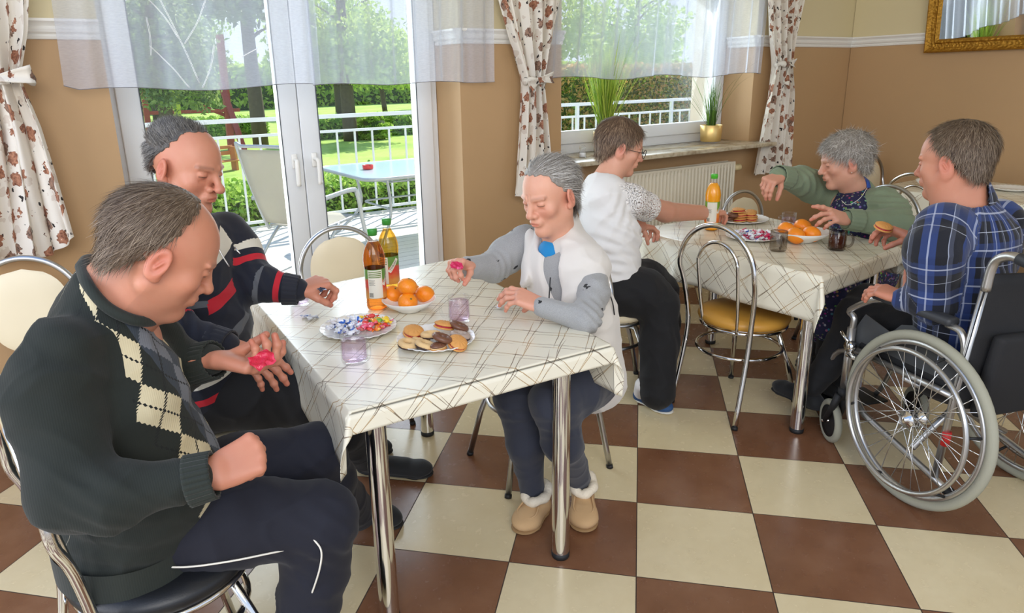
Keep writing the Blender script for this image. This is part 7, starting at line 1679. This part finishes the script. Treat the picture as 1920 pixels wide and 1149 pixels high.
def sweet(kind, mt, loc, rot, label, grp, sc=1.0, **kw):
    if kind not in cp: o = cp[kind] = candy(mt, **kw)
    else: o = copy_tree(cp[kind])
    o.location = loc; o.rotation_euler = rot; o.scale = (sc,)*3; tag(o, label, 'sweet', grp); return o
rr = random.Random(4)
def heap(c, n, r, ang0, ang1, kinds, where, base=0.008, hmax=0.030):
    placed = []
    for i in range(n):
        for _ in range(60):
            a = rr.uniform(ang0, ang1); q = sqrt(rr.random())*r; x, y = c[0]+cos(a)*q, c[1]+sin(a)*q; z = base
            for (px, py, pz) in placed:
                if (px-x)**2+(py-y)**2 < 0.015**2: z = max(z, pz+0.0125)
            if z < hmax+base: break
        placed.append((x, y, z)); k, mt, ds, kw = kinds[i % len(kinds)]
        sweet(k, mt, (x, y, ZT+z), (rr.uniform(-0.35, 0.35), rr.uniform(-0.35, 0.35), rr.uniform(0, 6.28)), 'wrapped sweet in '+ds+', '+where, ds+' sweets, '+where, rr.uniform(0.9, 1.12), **kw)
jel = dict(body=(0.011, 0.009, 0.007), ends=True)
KB = [('bw', F_BW, 'blue and white foil', {}), ('w', F_W, 'white foil', {}), ('bw', F_BW, 'blue and white foil', {}), ('bw', F_BW, 'blue and white foil', {})]
KJ = [('r', F_R, 'red wrapping', jel), ('p', F_P, 'pink wrapping', jel), ('y', F_Y, 'yellow wrapping', jel), ('o', F_O, 'orange wrapping', jel), ('r', F_R, 'red wrapping', jel), ('g', F_G, 'green wrapping', jel), ('p', F_P, 'pink wrapping', jel)]
wn_ = 'on the sweets plate of the front table'
heap((P1[0]-0.035, P1[1]+0.012), 26, 0.060, 0, 6.28, KB, wn_, 0.008, 0.036); heap((P1[0]+0.045, P1[1]-0.002), 26, 0.056, 0, 6.28, KJ, wn_, 0.008, 0.024)
wn_ = 'on the sweets plate of the middle table'
KM = [('mg', F_MG, 'magenta foil', dict(body=(0.017, 0.010, 0.006), ends=True)), ('bw', F_BW, 'blue and white foil', {}), ('w', F_W, 'white foil', {}), ('bw', F_BW, 'blue and white foil', {}), ('mg', F_MG, 'magenta foil', {})]
heap((P3[0]-0.01, P3[1]+0.0), 46, 0.088, 0, 6.28, KM, wn_, 0.008, 0.040)
# single sweets and empty wrappers
def wrapper(loc, mt, s, label, seed, rot=(0, 0, 0), flat=0.35):
    r2 = random.Random(seed); k = [r2.uniform(0, 6) for _ in range(6)]
    b = MB(); b.grid(lambda u, v: (s*(2*u-1)*(1-0.25*abs(sin(3*v+k[0]))), s*0.7*(2*v-1)*(1-0.2*abs(sin(4*u+k[1]))), s*flat*(0.55+0.4*sin(7*u+k[2])*sin(6*v+k[3])+0.25*sin(13*u+k[4])*sin(11*v+k[5]))), 18, 16)
    o = b.build('sweet_wrapper', mt, smooth=False, solid=0.0005, label=label, cat='wrapper'); o.location = loc; o.rotation_euler = rot; return o
F_SIL = foil('silver_foil', rgb(214, 216, 222), rgb(150, 156, 166), 40, 0.55, 0.15)
wrapper(L((0.706, 2.205, 0.722), 0.002), F_SIL, 0.024, 'crumpled silver wrapper beside the left mug', 1); wrapper(L((0.695, 2.241, 0.722), 0.002), F_BW, 0.017, 'crumpled blue and white wrapper beside the silver one', 2)
sweet('bw', F_BW, L((1.268, 1.906, 0.722), 0.004), (0.1, 0.1, 0.8), 'blue and white wrapped sweet under the hand of the woman in the vest', None, 1.15)
F_RED = foil('red_foil', rgb(206, 24, 62), rgb(232, 60, 96), 30, 0.6, 0.22)
wrapper((0.358, 1.501, 0.892), F_RED, 0.032, 'red foil wrapper in the open hand of the man in the argyle sweater', 3, (radians(35), radians(-8), radians(20)), 0.22)
wrapper((1.126, 1.946, 0.893), F_MG, 0.024, 'pink wrapper held by the woman in the white vest', 7, (radians(40), radians(15), radians(-20)), 0.2)
wrapper((0.677, 1.998, 0.88), foil('dark_blue_foil', rgb(30, 40, 66), rgb(190, 200, 220), 60, 0.6), 0.014, 'small dark blue wrapper in the fingers of the man in the striped sweater', 9, (0.4, 0, 0.4), 0.3)

# mugs
M_TEA = tint_glass('lilac_drink', (0.93, 0.84, 0.93, 1), 0.02); M_SMOKE = tint_glass('smoked_glass', (0.66, 0.62, 0.57, 1), 0.04)
M_TEAD = NT('black_tea'); M_TEAD.base(rgb(96, 44, 20)); M_TEAD.set(Roughness=0.1, Alpha=0.93)
def mug(loc, r, h, level, label, gm, lm, rz=0.0, handle=True, grp=None):
    t = empty('glass_mug', loc, rz, label=label, cat='mug', group=grp)
    b = MB(); b.lathe([(0, 0.001), (r*0.86, 0.001), (r*0.95, 0.004), (r*0.99, 0.012), (r, h), (r-0.0012, h+0.001), (r-0.0024, h), (r-0.0026, h-0.005)], (0, 0, 0), 40); b.build('glass_wall', gm, t)
    if handle:
        b = MB(); b.tube(bez([(r-0.001, 0, h*0.80), (r+0.015, 0, h*0.83), (r+0.024, 0, h*0.68), (r+0.024, 0, h*0.42), (r+0.014, 0, h*0.22), (r-0.001, 0, h*0.24)], 24), 0.0038, 8, flat=1.4); b.build('handle', gm, t)
    if level > 0:
        b = MB(); b.lathe([(0, 0.010), (r*0.78, 0.010), (r*0.91, 0.016), (r-0.004, level), (0, level)], (0, 0, 0), 40); b.build('drink', lm, t)
    return t
mug(L((0.722, 2.383, 0.722)), 0.036, 0.088, 0.062, 'clear glass mug of pale lilac drink, by the hand of the man in stripes', M_GLASS.m, M_TEA, radians(190))
mug(L((1.091, 1.88, 0.722)), 0.036, 0.088, 0.072, 'clear glass mug of pale lilac drink, behind the biscuit plate', M_GLASS.m, M_TEA, radians(150))
mug(L((0.674, 1.761, 0.722)), 0.038, 0.090, 0.066, 'clear glass mug of pale lilac drink, in front of the sweets plate', M_GLASS.m, M_TEA, radians(-70))
mug(L((3.181, 2.101, 0.722)), 0.036, 0.080, 0.055, 'clear glass mug behind the oranges on the middle table', M_GLASS.m, M_TEA, radians(160))
mug(L((2.921, 2.594, 0.722)), 0.034, 0.085, 0.045, 'clear glass behind the bare forearm of the woman in lace', M_GLASS.m, M_TEA, 0, False)
mug(L((2.727, 1.84, 0.722)), 0.037, 0.090, 0.0, 'empty smoked glass mug on the middle table', M_SMOKE, M_TEA, radians(-135))
mug(L((2.942, 1.693, 0.722)), 0.037, 0.088, 0.066, 'smoked glass mug of black tea on the middle table', M_SMOKE, M_TEAD.m, radians(-62))

# juice bottles
M_CAP = mat('green_cap', rgb(52, 140, 48), 0.35); M_CAP2 = mat('bright_green_cap', rgb(70, 178, 40), 0.35)
M_AMB = tint_glass('apple_juice', (0.92, 0.50, 0.16, 1), 0.02); M_AMB2 = tint_glass('pale_apple_juice', (0.98, 0.72, 0.22, 1), 0.02)
M_OJ = NT('orange_juice'); M_OJ.base(rgb(248, 168, 24)); M_OJ.set(Roughness=0.25, Subsurface_Weight=0.3, Subsurface_Scale=0.02)
M_LABW = mat('white_label', rgb(226, 222, 206), 0.5); M_INK = mat('dark_ink', rgb(40, 40, 36), 0.6)
def labelm(name, top, mid, low):
    m = NT(name); z = m.sep(m.coord('Generated'))[2]; n = m.noise(m.coord(), 26, 3)
    m.base(m.ramp(m.math('ADD', z, m.math('MULTIPLY', m.math('SUBTRACT', n, 0.5), 0.5)), [(0.1, low), (0.42, mid), (0.60, mid), (0.72, top)])); m.set(Roughness=0.4); return m.m
M_LA = labelm('apple_label', rgb(96, 140, 60), rgb(206, 66, 52), rgb(214, 150, 70)); M_LO = labelm('orange_label', rgb(116, 160, 50), rgb(240, 150, 60), rgb(226, 110, 40))
def arc_patch(b, r, a0, a1, z0, z1, n=14):
    i = [[b.v((r*cos(a0+(a1-a0)*k/n), r*sin(a0+(a1-a0)*k/n), z)) for k in range(n+1)] for z in (z0, z1)]
    for k in range(n): b.f(i[0][k], i[0][k+1], i[1][k+1], i[1][k])
def wrap_text(txt, size, r, a0, z0, tilt, mt, par):
    cu = bpy.data.curves.new('t', 'FONT'); cu.body = txt; cu.size = size; cu.align_x = 'CENTER'; cu.align_y = 'CENTER'; to = bpy.data.objects.new('t', cu); COL.objects.link(to)
    dg = bpy.context.evaluated_depsgraph_get(); me = bpy.data.meshes.new_from_object(to.evaluated_get(dg)); bpy.data.objects.remove(to)
    for v in me.vertices:
        x, y = v.co.x*0.8, v.co.y; x, y = x*cos(tilt)-y*sin(tilt), x*sin(tilt)+y*cos(tilt); v.co = (r*cos(a0+x/r), r*sin(a0+x/r), z0+y)
    return link_mesh('label_lettering', me, mt, par)
def bottle(loc, rz, liquid, cap, lab, label, fill=0.88, bars=True, sc=1.0, ta=0.95):
    t = empty('juice_bottle', loc, rz, label=label, cat='bottle'); t.scale = (sc,)*3; R = 0.0375
    prof = [(0, 0.004), (R*0.6, 0.0), (R*0.92, 0.004), (R, 0.014), (R*0.97, 0.04), (R*0.98, 0.05), (R*0.98, 0.150), (R*1.04, 0.165), (R*1.06, 0.185), (R*0.98, 0.205), (R*0.78, 0.228), (R*0.50, 0.246), (0.0150, 0.255), (0.0145, 0.272)]
    b = MB(); b.lathe(prof, (0, 0, 0), 48); b.build('clear_shell', M_CLEAR, t)
    zl = 0.272*fill; lp = [(max(0, r-0.0012), max(z, 0.003)) for r, z in prof if z < zl]; rl_ = np.interp(zl, [p[1] for p in prof[1:]], [p[0] for p in prof[1:]])-0.0012
    b = MB(); b.lathe(lp+[(rl_, zl), (0, zl)], (0, 0, 0), 48); b.build('juice', liquid, t)
    b = MB(); n = 40; b.lathe([(0, 0.268), (0.0165, 0.268), (0.0165, 0.274), (0.0175, 0.275), (0.0175, 0.289), (0.0165, 0.291), (0, 0.2915)], (0, 0, 0), 48); b.build('cap', cap, t)
    b = MB(); arc_patch(b, R*0.985, 0, 2*pi, 0.045, 0.152, 64); la_ = b.build('label', lab, t)
    b = MB(); arc_patch(b, R*0.992, -0.80, 0.62, 0.048, 0.150); b.build('white_panel', M_LABW, la_)
    b = MB()
    if bars:
        for k in range(4): arc_patch(b, R*1.0, -0.72, 0.52, 0.142-0.0065*k, 0.1455-0.0065*k, 8)
        b.build('table_bars', mat('olive_ink', rgb(104, 128, 60), 0.6), la_)
    b = MB()
    for k in range(9): arc_patch(b, R*1.0, -0.72+0.045*k, -0.72+0.045*k+(0.016 if k % 2 else 0.028), 0.052, 0.068, 2)
    for k in range(5): arc_patch(b, R*1.0, -0.70, -0.1-0.1*(k % 2), 0.112-0.004*k, 0.1132-0.004*k, 6)
    b.build('barcode', M_INK, la_)
    b = MB(); i = []
    for u in range(15):
        x = -0.030+0.060*u/14
        for s in (-1, 1):
            xx, yy = x*cos(ta)-s*0.0068*sin(ta), x*sin(ta)+s*0.0068*cos(ta); a = 1.18+xx/R; i.append(b.v((R*1.0*cos(a), R*1.0*sin(a), 0.118+yy)))
    for u in range(14): b.f(i[2*u], i[2*u+2], i[2*u+3], i[2*u+1])
    b.build('name_band', M_LABW, la_); wrap_text('TYMBARK', 0.0125, R*1.012, 1.18, 0.118, ta, M_INK, la_)
    return t
va_ = lambda p: atan2(-p[1], -p[0])
q = (0.932, 2.176, 0.722); bottle(L(q), va_(q)+0.05, M_AMB, M_CAP, M_LA, 'amber apple juice bottle with green cap, in front of its twin', 0.90, sc=0.98)
q = (1.049, 2.312, 0.722); bottle(L(q), va_(q)-0.75, M_AMB2, M_CAP, M_LA, 'golden apple juice bottle with green cap, behind the amber one', 0.93, sc=0.98)
q = (2.854, 2.319, 0.722); bottle(L(q), va_(q)+0.05, M_OJ.m, M_CAP2, M_LO, 'orange juice bottle with bright green cap on the middle table', 0.90, bars=False, sc=0.98)
# far table
bowl((5.02, 2.28, ZT), 0.10, 0.055, 'white bowl on the far table by the right wall'); plate((5.30, 1.92, ZT), 0.12, 'white plate on the far table by the right wall')
for o_ in list(bpy.data.objects):
    if o_.name.startswith('person') and o_.type == 'EMPTY': pass
